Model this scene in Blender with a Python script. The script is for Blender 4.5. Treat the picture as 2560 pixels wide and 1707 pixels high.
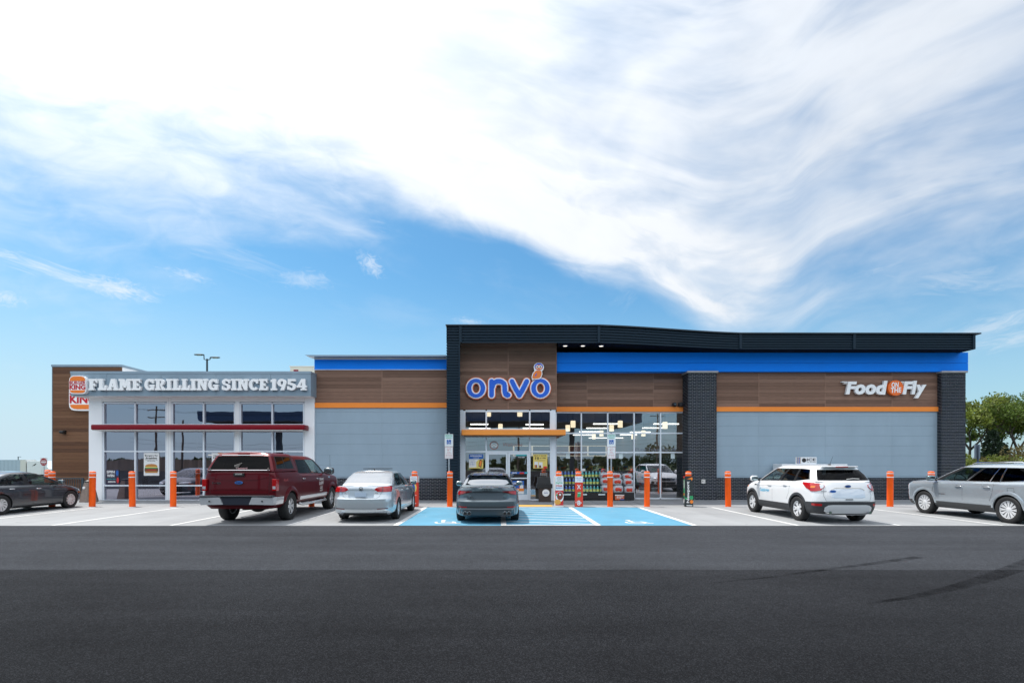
import bpy, bmesh, math, random
from mathutils import Vector, Matrix

random.seed(7)
for o in list(bpy.data.objects):
    bpy.data.objects.remove(o, do_unlink=True)
SC = bpy.context.scene
COL = SC.collection
R = math.radians

# ------------------------------------------------------------------ camera
# photograph of 2560 x 1707: focal length 1290 px, level camera 1.70 m up, vanishing point at (1250, 1156)
FPX, VX, VY, HC = 1290.0, 1250.0, 1156.0, 1.70
cam = bpy.data.cameras.new('camera')
cam.sensor_fit = 'HORIZONTAL'
cam.sensor_width = 36.0
cam.lens = 36.0 * FPX / 2560.0
cam.shift_x = (1280.0 - VX) / 2560.0
cam.shift_y = (VY - 853.5) / 2560.0
cam.clip_start = 0.1
cam.clip_end = 2000.0
cam_o = bpy.data.objects.new('camera', cam)
COL.objects.link(cam_o)
cam_o.location = (0, 0, HC)
cam_o.rotation_euler = (R(90), 0, 0)
SC.camera = cam_o

SC.view_settings.view_transform = 'Standard'
SC.view_settings.look = 'None'
SC.view_settings.gamma = 1.0
SC.view_settings.use_curve_mapping = False
SC.view_settings.exposure = 1.12
SC.cycles.use_denoising = True
SC.cycles.max_bounces = 8
SC.cycles.transparent_max_bounces = 16
SC.cycles.caustics_reflective = False
SC.cycles.caustics_refractive = False
SC.cycles.sample_clamp_indirect = 6.0

# ------------------------------------------------------------------ sun
TO_SUN = Vector((-0.38, 0.23, 1.0)).normalized()
sl = bpy.data.lights.new('sun', 'SUN')
sl.energy = 2.1
sl.angle = R(0.53)
sl.color = (1.0, 0.95, 0.88)
so = bpy.data.objects.new('sun', sl)
COL.objects.link(so)
so.location = (-20, 10, 60)
so.rotation_euler = (-TO_SUN).to_track_quat('-Z', 'Y').to_euler()

# ------------------------------------------------------------------ node helper
class NT:
    def __init__(s, tree):
        s.t = tree
    def n(s, typ, **kw):
        nd = s.t.nodes.new(typ)
        for k, v in kw.items():
            setattr(nd, k, v)
        return nd
    def put(s, sock, v):
        if v is None:
            return
        if isinstance(v, bpy.types.NodeSocket):
            s.t.links.new(v, sock)
        else:
            sock.default_value = v
    def math(s, op, a, b=None, c=None, clamp=False):
        nd = s.n('ShaderNodeMath', operation=op, use_clamp=clamp)
        for i, v in enumerate((a, b, c)):
            if v is not None:
                s.put(nd.inputs[i], v)
        return nd.outputs[0]
    def add(s, a, b): return s.math('ADD', a, b)
    def sub(s, a, b): return s.math('SUBTRACT', a, b)
    def mul(s, a, b): return s.math('MULTIPLY', a, b)
    def div(s, a, b): return s.math('DIVIDE', a, b)
    def smooth(s, x, e0, e1):
        nd = s.n('ShaderNodeMapRange', interpolation_type='SMOOTHSTEP')
        s.put(nd.inputs[0], x); s.put(nd.inputs[1], e0); s.put(nd.inputs[2], e1)
        nd.inputs[3].default_value = 0.0; nd.inputs[4].default_value = 1.0
        return nd.outputs[0]
    def maprange(s, x, a, b, c, d):
        nd = s.n('ShaderNodeMapRange')
        for i, v in enumerate((x, a, b, c, d)):
            s.put(nd.inputs[i], v)
        return nd.outputs[0]
    def comb(s, x, y, z):
        nd = s.n('ShaderNodeCombineXYZ')
        for i, v in enumerate((x, y, z)):
            s.put(nd.inputs[i], v)
        return nd.outputs[0]
    def noise(s, vec, scale, detail=4, rough=0.55, dist=0.0):
        nd = s.n('ShaderNodeTexNoise')
        if vec is not None:
            s.put(nd.inputs['Vector'], vec)
        nd.inputs['Scale'].default_value = scale
        nd.inputs['Detail'].default_value = detail
        nd.inputs['Roughness'].default_value = rough
        nd.inputs['Distortion'].default_value = dist
        return nd.outputs[0]
    def mix(s, fac, a, b):
        nd = s.n('ShaderNodeMix', data_type='RGBA')
        s.put(nd.inputs[0], fac); s.put(nd.inputs[6], a); s.put(nd.inputs[7], b)
        return nd.outputs[2]
    def curve(s, x, pts):
        nd = s.n('ShaderNodeFloatCurve')
        c = nd.mapping.curves[0]
        pts = sorted(pts)
        c.points[0].location = pts[0]
        c.points[1].location = pts[-1]
        for p in pts[1:-1]:
            c.points.new(*p)
        nd.mapping.extend = 'HORIZONTAL'
        nd.mapping.update()
        s.put(nd.inputs['Value'], x)
        return nd.outputs[0]

# ------------------------------------------------------------------ sky: Nishita with high thin clouds
w = bpy.data.worlds.new('World')
SC.world = w
w.use_nodes = True
T = NT(w.node_tree)
w.node_tree.nodes.clear()
sky = T.n('ShaderNodeTexSky', sky_type='NISHITA')
sky.sun_disc = False
sky.sun_elevation = math.asin(TO_SUN.z)
sky.sun_rotation = math.atan2(TO_SUN.x, TO_SUN.y)
sky.air_density = 1.0
sky.dust_density = 1.6
sky.ozone_density = 2.0
SKY_STRENGTH = 0.135
tc = T.n('ShaderNodeTexCoord')
sep = T.n('ShaderNodeSeparateXYZ')
w.node_tree.links.new(tc.outputs['Generated'], sep.inputs[0])
X, Y, Z = sep.outputs
rr = T.math('SQRT', T.add(T.add(T.mul(X, X), T.mul(Y, Y)), 1e-6))
az = T.math('ARCTAN2', X, Y)
el = T.div(Z, rr)
AMAX = math.pi
def sky_uv(px, py):                       # pixel of the 2352 px wide view -> azimuth (0..1 of the circle) and tan(elevation)
    px *= 2560 / 2352; py *= 2560 / 2352
    a = math.atan((px - VX) / FPX)
    return (a + AMAX) / (2 * AMAX), (VY - py) / FPX * math.cos(a)
azn = T.maprange(az, -AMAX, AMAX, 0.0, 1.0)
edge_pts = [sky_uv(*p) for p in ((0, 300), (300, 330), (600, 375), (850, 430), (1000, 480), (1150, 520), (1300, 590), (1450, 640), (1560, 690),
                                 (1680, 722), (1790, 705), (1900, 620), (2050, 570), (2200, 530), (2352, 500))]
edge_pts = [(0.0, 0.30), (0.2, 0.36)] + edge_pts + [(0.74, 0.36), (1.0, 0.30)]
edge = T.curve(azn, edge_pts)
s_ = T.sub(el, edge)
ux = T.div(X, rr); uy = T.div(Y, rr)
big = T.noise(T.comb(T.mul(ux, 1.0), T.mul(uy, 1.0), T.mul(el, 1.6)), 2.6, 4, 0.5, 0.4)
s2_ = T.sub(el, T.mul(edge, 0.75))
streak = T.noise(T.comb(T.mul(ux, 1.2), T.mul(uy, 1.2), T.mul(s2_, 4.2)), 2.6, 5, 0.52, 0.35)
fine = T.noise(T.comb(T.mul(ux, 2.6), T.mul(uy, 2.6), T.mul(s2_, 5.0)), 4.2, 6, 0.58, 0.8)
# how soft the lower edge is: a long veil on the left, crisp in the middle
soft = T.curve(azn, [(0.0, 0.2), (0.3, 0.24), sky_uv(0, 0)[:1] + (0.34,), sky_uv(700, 0)[:1] + (0.20,), sky_uv(1150, 0)[:1] + (0.06,), sky_uv(1700, 0)[:1] + (0.06,),
                     sky_uv(1950, 0)[:1] + (0.20,), (0.72, 0.24), (1.0, 0.2)])
wob = T.add(T.mul(T.sub(streak, 0.5), T.mul(T.add(soft, 0.02), 1.45)), T.mul(T.sub(fine, 0.5), T.mul(soft, 0.7)))
sd = T.div(T.add(T.add(s_, wob), T.mul(soft, 0.25)), soft)
body = T.smooth(sd, -0.6, 0.9)
full = T.curve(azn, [(0.0, 0.85), (0.3, 0.9), sky_uv(0, 0)[:1] + (1.0,), sky_uv(600, 0)[:1] + (0.98,), sky_uv(950, 0)[:1] + (0.93,), sky_uv(1200, 0)[:1] + (0.84,), sky_uv(1450, 0)[:1] + (0.70,), sky_uv(1700, 0)[:1] + (0.55,),
                     sky_uv(2352, 0)[:1] + (0.52,), (0.8, 0.7), (1.0, 0.85)])
holes = T.smooth(T.add(T.mul(big, 0.55), T.mul(streak, 0.6)), 0.36, 0.72)
holes2 = T.add(full, T.mul(T.sub(holes, 0.5), T.mul(T.sub(1.24, full), 1.0)))
# brighter strip along the crisp lower edge
rim = T.mul(T.smooth(sd, 0.1, 1.0), T.sub(1.0, T.smooth(s_, 0.05, 0.28)))
rim = T.mul(rim, T.curve(azn, [(0.0, 0.0), sky_uv(800, 0)[:1] + (0.0,), sky_uv(1150, 0)[:1] + (0.5,), sky_uv(1720, 0)[:1] + (0.62,), sky_uv(1880, 0)[:1] + (0.05,), (1.0, 0.0)]))
dens = T.mul(body, T.math('ADD', holes2, T.mul(rim, fine), clamp=True))
veil = T.mul(T.smooth(T.add(T.mul(streak, 0.7), T.mul(fine, 0.3)), 0.46, 0.75), T.mul(T.smooth(el, 0.16, 0.34), 0.14))
dens = T.math('MAXIMUM', dens, veil)
def wisp(px, py, lx, ly, ang, amt, th=0.45):
    a0, e0 = sky_uv(px, py)
    a0 = a0 * 2 * AMAX - AMAX
    k = 2560 / 2352 / FPX
    dx = T.sub(az, a0); dy = T.sub(el, e0)
    c, sn = math.cos(ang), math.sin(ang)
    p = T.div(T.add(T.mul(dx, c), T.mul(dy, sn)), lx * k)
    q = T.div(T.sub(T.mul(dy, c), T.mul(dx, sn)), ly * k)
    g = T.sub(1.0, T.math('SQRT', T.add(T.mul(p, p), T.mul(q, q))))
    nz = T.noise(T.comb(T.mul(p, 1.4), T.mul(q, 0.9), px * 0.013), 1.7, 5, 0.65, 1.6)
    return T.mul(T.smooth(T.add(g, T.mul(T.sub(nz, 0.5), 2.1)), 0.0, 1.35), amt * 0.85)
for args in ((1640, 655, 200, 46, -0.24, 0.85), (1585, 585, 110, 22, 0.62, 0.5), (1760, 640, 120, 20, 0.30, 0.5), (620, 420, 330, 46, -0.22, 0.42), (250, 480, 420, 40, -0.2, 0.32), (110, 620, 170, 20, -0.18, 0.75), (270, 662, 75, 26, -0.05, 0.85), (430, 634, 62, 16, -0.12, 0.55), (700, 642, 80, 26, 0.0, 0.40),
             (852, 606, 44, 26, -0.75, 0.65), (985, 470, 34, 15, 0.05, 0.6), (10, 682, 40, 20, 0, 0.6), (1075, 738, 48, 13, -0.1, 0.5),
             (2200, 640, 190, 34, -0.22, 0.42), (2040, 610, 160, 20, 0.25, 0.36), (2260, 755, 120, 24, 0.25, 0.5), (2330, 780, 90, 20, 0.1, 0.5), (1560, 570, 220, 40, 0.7, 0.25)):
    dens = T.math('MAXIMUM', dens, wisp(*args))
hz = T.sub(1.0, T.smooth(el, -0.02, 0.42))                       # paler towards the horizon
skyc = T.n('ShaderNodeHueSaturation')
skyc.inputs['Saturation'].default_value = 1.12
skyc.inputs['Value'].default_value = 1.0
w.node_tree.links.new(sky.outputs[0], skyc.inputs['Color'])
tint = T.n('ShaderNodeMix', data_type='RGBA', blend_type='MULTIPLY'); tint.inputs[0].default_value = 1.0
tint.inputs[7].default_value = (0.295, 0.505, 0.545, 1)
w.node_tree.links.new(skyc.outputs[0], tint.inputs[6])
lefty = T.curve(azn, [(0.0, 0.42), sky_uv(0, 0)[:1] + (0.74,), sky_uv(700, 0)[:1] + (0.54,), sky_uv(1500, 0)[:1] + (0.30,), sky_uv(2352, 0)[:1] + (0.36,), (1.0, 0.42)])
hz = T.math('POWER', hz, 1.3)
base = T.mix(T.mul(hz, T.add(lefty, 0.22)), tint.outputs[2], (2.15, 2.75, 3.15, 1))
shade = T.maprange(T.add(T.mul(fine, 0.5), T.mul(big, 0.5)), 0.3, 0.7, 0.93, 1.03)
lit = T.curve(azn, [(0.0, 0.85), sky_uv(0, 0)[:1] + (0.395,), sky_uv(700, 0)[:1] + (0.39,), sky_uv(1100, 0)[:1] + (0.395,), sky_uv(1400, 0)[:1] + (0.40,), sky_uv(1800, 0)[:1] + (0.385,), sky_uv(2352, 0)[:1] + (0.39,), (0.8, 0.72), (1.0, 0.8)])  # cloud out of view behind the camera kept brighter to fill the shaded front
# thin cloud brightens towards the sun
sunv = T.n('ShaderNodeVectorMath', operation='DOT_PRODUCT')
w.node_tree.links.new(tc.outputs['Generated'], sunv.inputs[0]); sunv.inputs[1].default_value = tuple(TO_SUN)
aureole = T.math('POWER', T.math('MAXIMUM', sunv.outputs['Value'], 0.0), 5.0)
cl = T.mul(shade, T.add(lit, T.mul(aureole, 0.4)))
ccol = T.n('ShaderNodeCombineColor')
T.put(ccol.inputs[0], T.mul(cl, 8.0)); T.put(ccol.inputs[1], T.mul(cl, 8.35)); T.put(ccol.inputs[2], T.mul(cl, 8.8))
final = T.mix(dens, base, ccol.outputs[0])
bg = T.n('ShaderNodeBackground')
bg.inputs['Strength'].default_value = SKY_STRENGTH
w.node_tree.links.new(final, bg.inputs['Color'])
wo = T.n('ShaderNodeOutputWorld')
w.node_tree.links.new(bg.outputs[0], wo.inputs['Surface'])

# ------------------------------------------------------------------ materials
MATS = {}
def pmat(name, col, rough=0.5, metal=0.0, spec=0.5, coat=0.0, var=0.0, vscale=3.0, bump=0.0, bscale=40.0, stretch=None, emis=None, estr=0.0, dirt=0.0):
    """principled material; var = brightness variation by noise, bump = fine relief"""
    if name in MATS:
        return MATS[name]
    m = bpy.data.materials.new(name)
    m.use_nodes = True
    t = NT(m.node_tree)
    b = m.node_tree.nodes['Principled BSDF']
    c4 = (*col, 1) if len(col) == 3 else col
    b.inputs['Base Color'].default_value = c4
    b.inputs['Roughness'].default_value = rough
    b.inputs['Metallic'].default_value = metal
    b.inputs['Specular IOR Level'].default_value = spec
    if coat:
        b.inputs['Coat Weight'].default_value = coat
        b.inputs['Coat Roughness'].default_value = 0.03
    geo = None
    if var or bump or dirt:
        geo = t.n('ShaderNodeNewGeometry')
        vec = geo.outputs['Position']
        if stretch:
            mp = t.n('ShaderNodeMapping')
            mp.inputs['Scale'].default_value = stretch
            m.node_tree.links.new(vec, mp.inputs[0])
            vec = mp.outputs[0]
    if var:
        nz = t.noise(vec, vscale, 5, 0.6)
        f = t.maprange(nz, 0.25, 0.75, 1.0 - var, 1.0 + var)
        mx = t.n('ShaderNodeMix', data_type='RGBA', blend_type='MULTIPLY')
        mx.inputs[0].default_value = 1.0
        mx.inputs[6].default_value = c4
        cc = t.n('ShaderNodeCombineColor')
        for i in range(3):
            m.node_tree.links.new(f, cc.inputs[i])
        m.node_tree.links.new(cc.outputs[0], mx.inputs[7])
        m.node_tree.links.new(mx.outputs[2], b.inputs['Base Color'])
        rg = t.maprange(nz, 0.25, 0.75, max(0.02, rough - 0.06), min(1, rough + 0.06))
        m.node_tree.links.new(rg, b.inputs['Roughness'])
    if bump:
        bn = t.n('ShaderNodeBump')
        bn.inputs['Strength'].default_value = bump
        bn.inputs['Distance'].default_value = 0.01
        m.node_tree.links.new(t.noise(vec, bscale, 4, 0.6), bn.inputs['Height'])
        m.node_tree.links.new(bn.outputs[0], b.inputs['Normal'])
    if emis:
        b.inputs['Emission Color'].default_value = (*emis, 1)
        b.inputs['Emission Strength'].default_value = estr
    MATS[name] = m
    return m

def glassmat(name, tint, refl=0.06, rough=0.0, power=4.0, gcol=(0.95, 0.97, 1.0), wave=0.0):
    if name in MATS:
        return MATS[name]
    m = bpy.data.materials.new(name)
    m.use_nodes = True
    m.node_tree.nodes.clear()
    t = NT(m.node_tree)
    lw = t.n('ShaderNodeLayerWeight')
    lw.inputs['Blend'].default_value = 0.5
    fac = t.math('ADD', refl, t.mul(t.math('POWER', lw.outputs['Facing'], power), 1.0 - refl), clamp=True)
    tr = t.n('ShaderNodeBsdfTransparent'); tr.inputs[0].default_value = (*tint, 1)
    gl = t.n('ShaderNodeBsdfGlossy'); gl.inputs['Roughness'].default_value = rough
    gl.inputs[0].default_value = (*gcol, 1)
    if wave:
        bn = t.n('ShaderNodeBump'); bn.inputs['Strength'].default_value = wave; bn.inputs['Distance'].default_value = 0.02
        g_ = t.n('ShaderNodeNewGeometry')
        m.node_tree.links.new(t.noise(g_.outputs['Position'], 0.9, 2, 0.4), bn.inputs['Height'])
        m.node_tree.links.new(bn.outputs[0], gl.inputs['Normal'])
    mx = t.n('ShaderNodeMixShader')
    t.put(mx.inputs[0], fac)
    m.node_tree.links.new(tr.outputs[0], mx.inputs[1]); m.node_tree.links.new(gl.outputs[0], mx.inputs[2])
    out = t.n('ShaderNodeOutputMaterial')
    m.node_tree.links.new(mx.outputs[0], out.inputs[0])
    MATS[name] = m
    return m

def paint(name, col, metal=0.0, rough=0.35, coat=1.0, spec=0.5):
    return pmat(name, col, rough, metal, spec, coat)

# ------------------------------------------------------------------ mesh builder
def px(p, d): return (p - VX) * d / FPX          # column of the photograph at depth d -> world X
def pz(p, d): return HC - (p - VY) * d / FPX     # row of the photograph at depth d -> world Z
ORG = {}
def world_of(o):
    v = Vector((0, 0, 0))
    while o is not None:
        v += Vector(ORG.get(o.name, (0, 0, 0)))
        o = o.parent
    return v
_gl = {}
def glyphs(body, bold=0.0, shear=0.0, ext=0.0, space=1.0, line=1.0):
    k = (body, bold, shear, ext, space, line)
    if k not in _gl:
        cu = bpy.data.curves.new('lettering', 'FONT')
        cu.body = body; cu.size = 1.0; cu.offset = bold; cu.shear = shear; cu.extrude = ext
        cu.align_x = 'CENTER'; cu.align_y = 'CENTER'; cu.space_character = space; cu.space_line = line
        cu.resolution_u = 3
        ob = bpy.data.objects.new('lettering', cu)
        me = bpy.data.meshes.new_from_object(ob)
        _gl[k] = ([tuple(v.co) for v in me.vertices], [tuple(p.vertices) for p in me.polygons])
        bpy.data.objects.remove(ob); bpy.data.meshes.remove(me); bpy.data.curves.remove(cu)
    return _gl[k]

class MB:
    def __init__(s):
        s.v = []; s.f = []; s.m = []
    def add(s, vs, fs, mi=0):
        b = len(s.v)
        s.v += [tuple(v) for v in vs]
        for f in fs:
            s.f.append(tuple(b + i for i in f)); s.m.append(mi)
        return s
    def box(s, x0, x1, y0, y1, z0, z1, mi=0):
        if x0 > x1: x0, x1 = x1, x0
        if y0 > y1: y0, y1 = y1, y0
        if z0 > z1: z0, z1 = z1, z0
        return s.add([(x0, y0, z0), (x1, y0, z0), (x1, y1, z0), (x0, y1, z0), (x0, y0, z1), (x1, y0, z1), (x1, y1, z1), (x0, y1, z1)],
                     [(0, 3, 2, 1), (4, 5, 6, 7), (0, 1, 5, 4), (1, 2, 6, 5), (2, 3, 7, 6), (3, 0, 4, 7)], mi)
    def bbox(s, x0, x1, y0, y1, z0, z1, b=0.01, mi=0):
        """box with chamfered edges"""
        bm = bmesh.new()
        bmesh.ops.create_cube(bm, size=1.0)
        for v in bm.verts:
            v.co = Vector(((x0 + x1) / 2 + v.co.x * (x1 - x0), (y0 + y1) / 2 + v.co.y * (y1 - y0), (z0 + z1) / 2 + v.co.z * (z1 - z0)))
        bmesh.ops.bevel(bm, geom=bm.edges[:], offset=b, segments=2, profile=0.5, affect='EDGES')
        bm.verts.index_update()
        s.add([v.co for v in bm.verts], [[v.index for v in f.verts] for f in bm.faces], mi)
        bm.free()
        return s
    def prism(s, pts, y0, y1, mi=0, flat=False):
        """polygon in x,z (counter-clockwise seen from the camera side) from depth y0 (front) back to y1"""
        n = len(pts)
        vs = [(a, y0, b) for a, b in pts] + [(a, y1, b) for a, b in pts]
        fs = [tuple(range(n))]
        if not flat:
            fs += [tuple(range(2 * n - 1, n - 1, -1))] + [(i, i + n, (i + 1) % n + n, (i + 1) % n) for i in range(n)]
        return s.add(vs, fs, mi)
    def plan(s, pts, z0, z1, mi=0):
        """polygon in x,y (counter-clockwise from above), extruded z0..z1"""
        n = len(pts)
        vs = [(a, b, z0) for a, b in pts] + [(a, b, z1) for a, b in pts]
        fs = [tuple(range(n - 1, -1, -1)), tuple(range(n, 2 * n))] + [(i, (i + 1) % n, (i + 1) % n + n, i + n) for i in range(n)]
        return s.add(vs, fs, mi)
    def sheet(s, pts, z, mi=0):
        return s.add([(a, b, z) for a, b in pts], [tuple(range(len(pts)))], mi)
    def ring(s, cx, cz, rx, rz, ix, iz, y0, y1, n=40, mi=0, a0=0.0, a1=2 * math.pi):
        full = abs(a1 - a0 - 2 * math.pi) < 1e-6
        m = n if full else n + 1
        vs = []
        for i in range(m):
            a = a0 + (a1 - a0) * i / n
            c, q = math.cos(a), math.sin(a)
            vs += [(cx + rx * c, y0, cz + rz * q), (cx + ix * c, y0, cz + iz * q), (cx + rx * c, y1, cz + rz * q), (cx + ix * c, y1, cz + iz * q)]
        fs = []
        for i in range(n):
            a, b = 4 * i, 4 * ((i + 1) % m)
            fs += [(a, b, b + 1, a + 1)[::-1], (a, a + 2, b + 2, b)[::-1], (a + 1, b + 1, b + 3, a + 3)[::-1], (a + 2, a + 3, b + 3, b + 2)[::-1]]
        if not full:
            e = 4 * n
            fs += [(0, 1, 3, 2), (e, e + 2, e + 3, e + 1)]
        return s.add(vs, fs, mi)
    def disc(s, cx, cz, rx, rz, y0, y1, n=32, mi=0):
        return s.prism([(cx + rx * math.cos(2 * math.pi * i / n), cz + rz * math.sin(2 * math.pi * i / n)) for i in range(n)], y0, y1, mi)
    def cyl(s, p0, p1, r0, r1=None, n=14, mi=0, caps=True):
        r1 = r0 if r1 is None else r1
        p0, p1 = Vector(p0), Vector(p1)
        d = (p1 - p0).normalized()
        u = d.orthogonal().normalized(); v = d.cross(u)
        vs = []
        for p, r in ((p0, r0), (p1, r1)):
            for i in range(n):
                a = 2 * math.pi * i / n
                vs.append(p + u * (r * math.cos(a)) + v * (r * math.sin(a)))
        fs = [(i, (i + 1) % n, (i + 1) % n + n, i + n) for i in range(n)]
        if caps:
            fs += [tuple(range(n - 1, -1, -1)), tuple(range(n, 2 * n))]
        return s.add(vs, fs, mi)
    def tube(s, pts, r, n=8, mi=0):
        pts = [Vector(p) for p in pts]
        rs = r if isinstance(r, (list, tuple)) else [r] * len(pts)
        vs = []; fs = []
        u = None
        for k, p in enumerate(pts):
            d = (pts[min(k + 1, len(pts) - 1)] - pts[max(k - 1, 0)]).normalized()
            u = d.orthogonal().normalized() if u is None else (u - d * u.dot(d)).normalized()
            v = d.cross(u)
            for i in range(n):
                a = 2 * math.pi * i / n
                vs.append(p + u * (rs[k] * math.cos(a)) + v * (rs[k] * math.sin(a)))
        for k in range(len(pts) - 1):
            for i in range(n):
                fs.append((k * n + i, k * n + (i + 1) % n, (k + 1) * n + (i + 1) % n, (k + 1) * n + i))
        e = (len(pts) - 1) * n
        fs += [tuple(range(n - 1, -1, -1)), tuple(range(e, e + n))]
        return s.add(vs, fs, mi)
    def lathe(s, prof, c=(0, 0, 0), axis='z', n=24, mi=0, closed=False):
        vs = []; fs = []
        for r, h in prof:
            for i in range(n):
                a = 2 * math.pi * i / n
                x, y = r * math.cos(a), r * math.sin(a)
                q = (x, y, h) if axis == 'z' else (x, h, y)
                vs.append((c[0] + q[0], c[1] + q[1], c[2] + q[2]))
        m = len(prof)
        flip = axis != 'z'
        for k in range(m if closed else m - 1):
            k2 = (k + 1) % m
            for i in range(n):
                q = (k * n + i, k * n + (i + 1) % n, k2 * n + (i + 1) % n, k2 * n + i)
                fs.append(q[::-1] if flip else q)
        if not closed:
            a = tuple(range(n)); b = tuple(range((m - 1) * n, m * n))
            fs += ([a, b[::-1]] if flip else [a[::-1], b])
        return s.add(vs, fs, mi)
    def blob(s, c, r, e=0.6, nu=16, nv=10, mi=0):
        """superellipsoid: e=1 ellipsoid, smaller = boxier"""
        pw = lambda t: math.copysign(abs(t) ** e, t)
        vs = []
        for j in range(nv + 1):
            ph = -math.pi / 2 + math.pi * j / nv
            for i in range(nu):
                th = 2 * math.pi * i / nu
                vs.append((c[0] + r[0] * pw(math.cos(ph)) * pw(math.cos(th)), c[1] + r[1] * pw(math.cos(ph)) * pw(math.sin(th)), c[2] + r[2] * pw(math.sin(ph))))
        fs = []
        for j in range(nv):
            for i in range(nu):
                fs.append((j * nu + i, j * nu + (i + 1) % nu, (j + 1) * nu + (i + 1) % nu, (j + 1) * nu + i))
        return s.add(vs, fs, mi)
    def text(s, body, x, z, y, size, bold=0.0, shear=0.0, ext=0.0, space=1.0, width=None, line=1.0, rot=0.0, mi=0, fn=None):
        """lettering centred at x,z on the plane y, facing the camera; size = cap height"""
        vs, fs = glyphs(body, bold, shear, ext / max(size / 0.7, 1e-6), space, line)
        k = size / 0.7
        x0 = min(v[0] for v in vs); x1 = max(v[0] for v in vs); z0 = min(v[1] for v in vs); z1 = max(v[1] for v in vs)
        kx = k if width is None else width / (x1 - x0)
        out = []
        for a, b, c in vs:
            a = (a - (x0 + x1) / 2) * kx; b = (b - (z0 + z1) / 2) * k
            if rot:
                a, b = a * math.cos(rot) - b * math.sin(rot), a * math.sin(rot) + b * math.cos(rot)
            q = (x + a, y - c * k, z + b)
            out.append(fn(q) if fn else q)
        return s.add(out, fs, mi)
    def xform(s, M):
        s.v = [tuple(M @ Vector(v)) for v in s.v]
        return s
    def build(s, name, mats, parent=None, local=False, smooth=None):
        me = bpy.data.meshes.new(name)
        off = Vector((0, 0, 0)) if (local or parent is None) else world_of(parent)
        me.from_pydata([(v[0] - off.x, v[1] - off.y, v[2] - off.z) for v in s.v], [], s.f)
        if not isinstance(mats, (list, tuple)):
            mats = [mats]
        for m in mats:
            me.materials.append(m)
        if len(mats) > 1:
            me.polygons.foreach_set('material_index', s.m)
        me.update()
        if smooth is not None:
            me.shade_smooth()
            if smooth < 179:
                me.set_sharp_from_angle(angle=R(smooth))
        o = bpy.data.objects.new(name, me)
        COL.objects.link(o)
        if parent is not None:
            o.parent = parent
        return o

def thing(name, label, cat, loc=(0, 0, 0), group=None, rz=0.0):
    o = bpy.data.objects.new(name, None)
    o.empty_display_size = 0.2
    COL.objects.link(o)
    o.location = loc
    o.rotation_euler = (0, 0, rz)
    ORG[o.name] = tuple(loc)
    o['label'] = label; o['category'] = cat
    if group:
        o['group'] = group
    return o
def holder(name, parent):
    o = bpy.data.objects.new(name, None)
    o.empty_display_size = 0.1
    COL.objects.link(o)
    o.parent = parent
    return o
def tag(o, label, cat, group=None):
    o['label'] = label; o['category'] = cat
    if group:
        o['group'] = group
    return o
def struct(o):
    o['kind'] = 'structure'
    return o
def stuff(o):
    o['kind'] = 'stuff'
    return o
KIDS = {}
def copy_tree(root, loc, label, group=None):
    r = root.copy(); COL.objects.link(r)
    r.location = loc; r['label'] = label
    if root.name.startswith('bollard'):
        r.rotation_euler = (R(random.uniform(-.8, .8)), R(random.uniform(-.8, .8)), R(random.uniform(0, 360)))
    if group:
        r['group'] = group
    for ch in root.children:
        c = ch.copy(); COL.objects.link(c); c.parent = r
        for g in ch.children:
            d = g.copy(); COL.objects.link(d); d.parent = c
    return r

# ------------------------------------------------------------------ palette
WHITE = pmat('white_metal', (0.80, 0.82, 0.84), 0.35, var=0.03)
WPLASTER = pmat('white_wall_panel', (0.87, 0.885, 0.90), 0.4, var=0.02, vscale=1.2)
ALU = pmat('aluminium_frame', (0.74, 0.79, 0.85), 0.35, 0.0)
BLACK = pmat('black_plastic', (0.012, 0.012, 0.013), 0.45)
BLACKM = pmat('black_matte', (0.02, 0.02, 0.022), 0.75)
NAVYRIB = pmat('dark_slate_metal', (0.011, 0.026, 0.042), 0.55, 0.0, spec=0.2, var=0.08)
SOFFIT = pmat('black_soffit', (0.004, 0.005, 0.006), 0.8, spec=0.1)
BLUEP = pmat('blue_panel', (0.002, 0.225, 0.92), 0.5, spec=0.15, var=0.04, vscale=1.0)
ORANGEP = pmat('orange_band', (0.92, 0.28, 0.05), 0.5, spec=0.2, var=0.03)
REDP = pmat('dark_red_metal', (0.20, 0.001, 0.010), 0.45, spec=0.25)
GREYP = pmat('grey_blue_panel', (0.31, 0.40, 0.475), 0.45, 0.05, spec=0.3, var=0.06, vscale=1.3, stretch=(1, 1, .35))
FASCIAP = pmat('silver_fascia_panel', (0.255, 0.335, 0.405), 0.4, 0.1, spec=0.3, var=0.05, vscale=0.9)
CAPM = pmat('coping_metal', (0.28, 0.36, 0.43), 0.4, 0.3, var=0.06)
MORTAR = pmat('mortar', (0.62, 0.64, 0.65), 0.9, var=0.15, vscale=12)
BRICKS = [pmat('glazed_brick_%s' % n, c, 0.5, spec=0.18, var=0.25, vscale=9, bump=0.3, bscale=60) for n, c in
          (('black', (0.008, 0.010, 0.015)), ('ink', (0.012, 0.016, 0.030)), ('slate', (0.018, 0.022, 0.034)))]
WOODS = [pmat('brown_plank_%d' % i, c, 0.65, spec=0.12, var=0.22, vscale=5.0, bump=0.15, bscale=8, stretch=(0.6, 8, 14)) for i, c in
         enumerate(((0.245, 0.148, 0.108), (0.215, 0.129, 0.094), (0.272, 0.166, 0.122), (0.175, 0.104, 0.076), (0.235, 0.141, 0.103)))]
WOODS2 = [pmat('warm_plank_%d' % i, c, 0.65, spec=0.15, var=0.22, vscale=5.0, bump=0.15, bscale=8, stretch=(0.6, 8, 14)) for i, c in
          enumerate(((0.165, 0.085, 0.048), (0.145, 0.073, 0.042), (0.190, 0.100, 0.058), (0.112, 0.058, 0.036)))]
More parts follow.
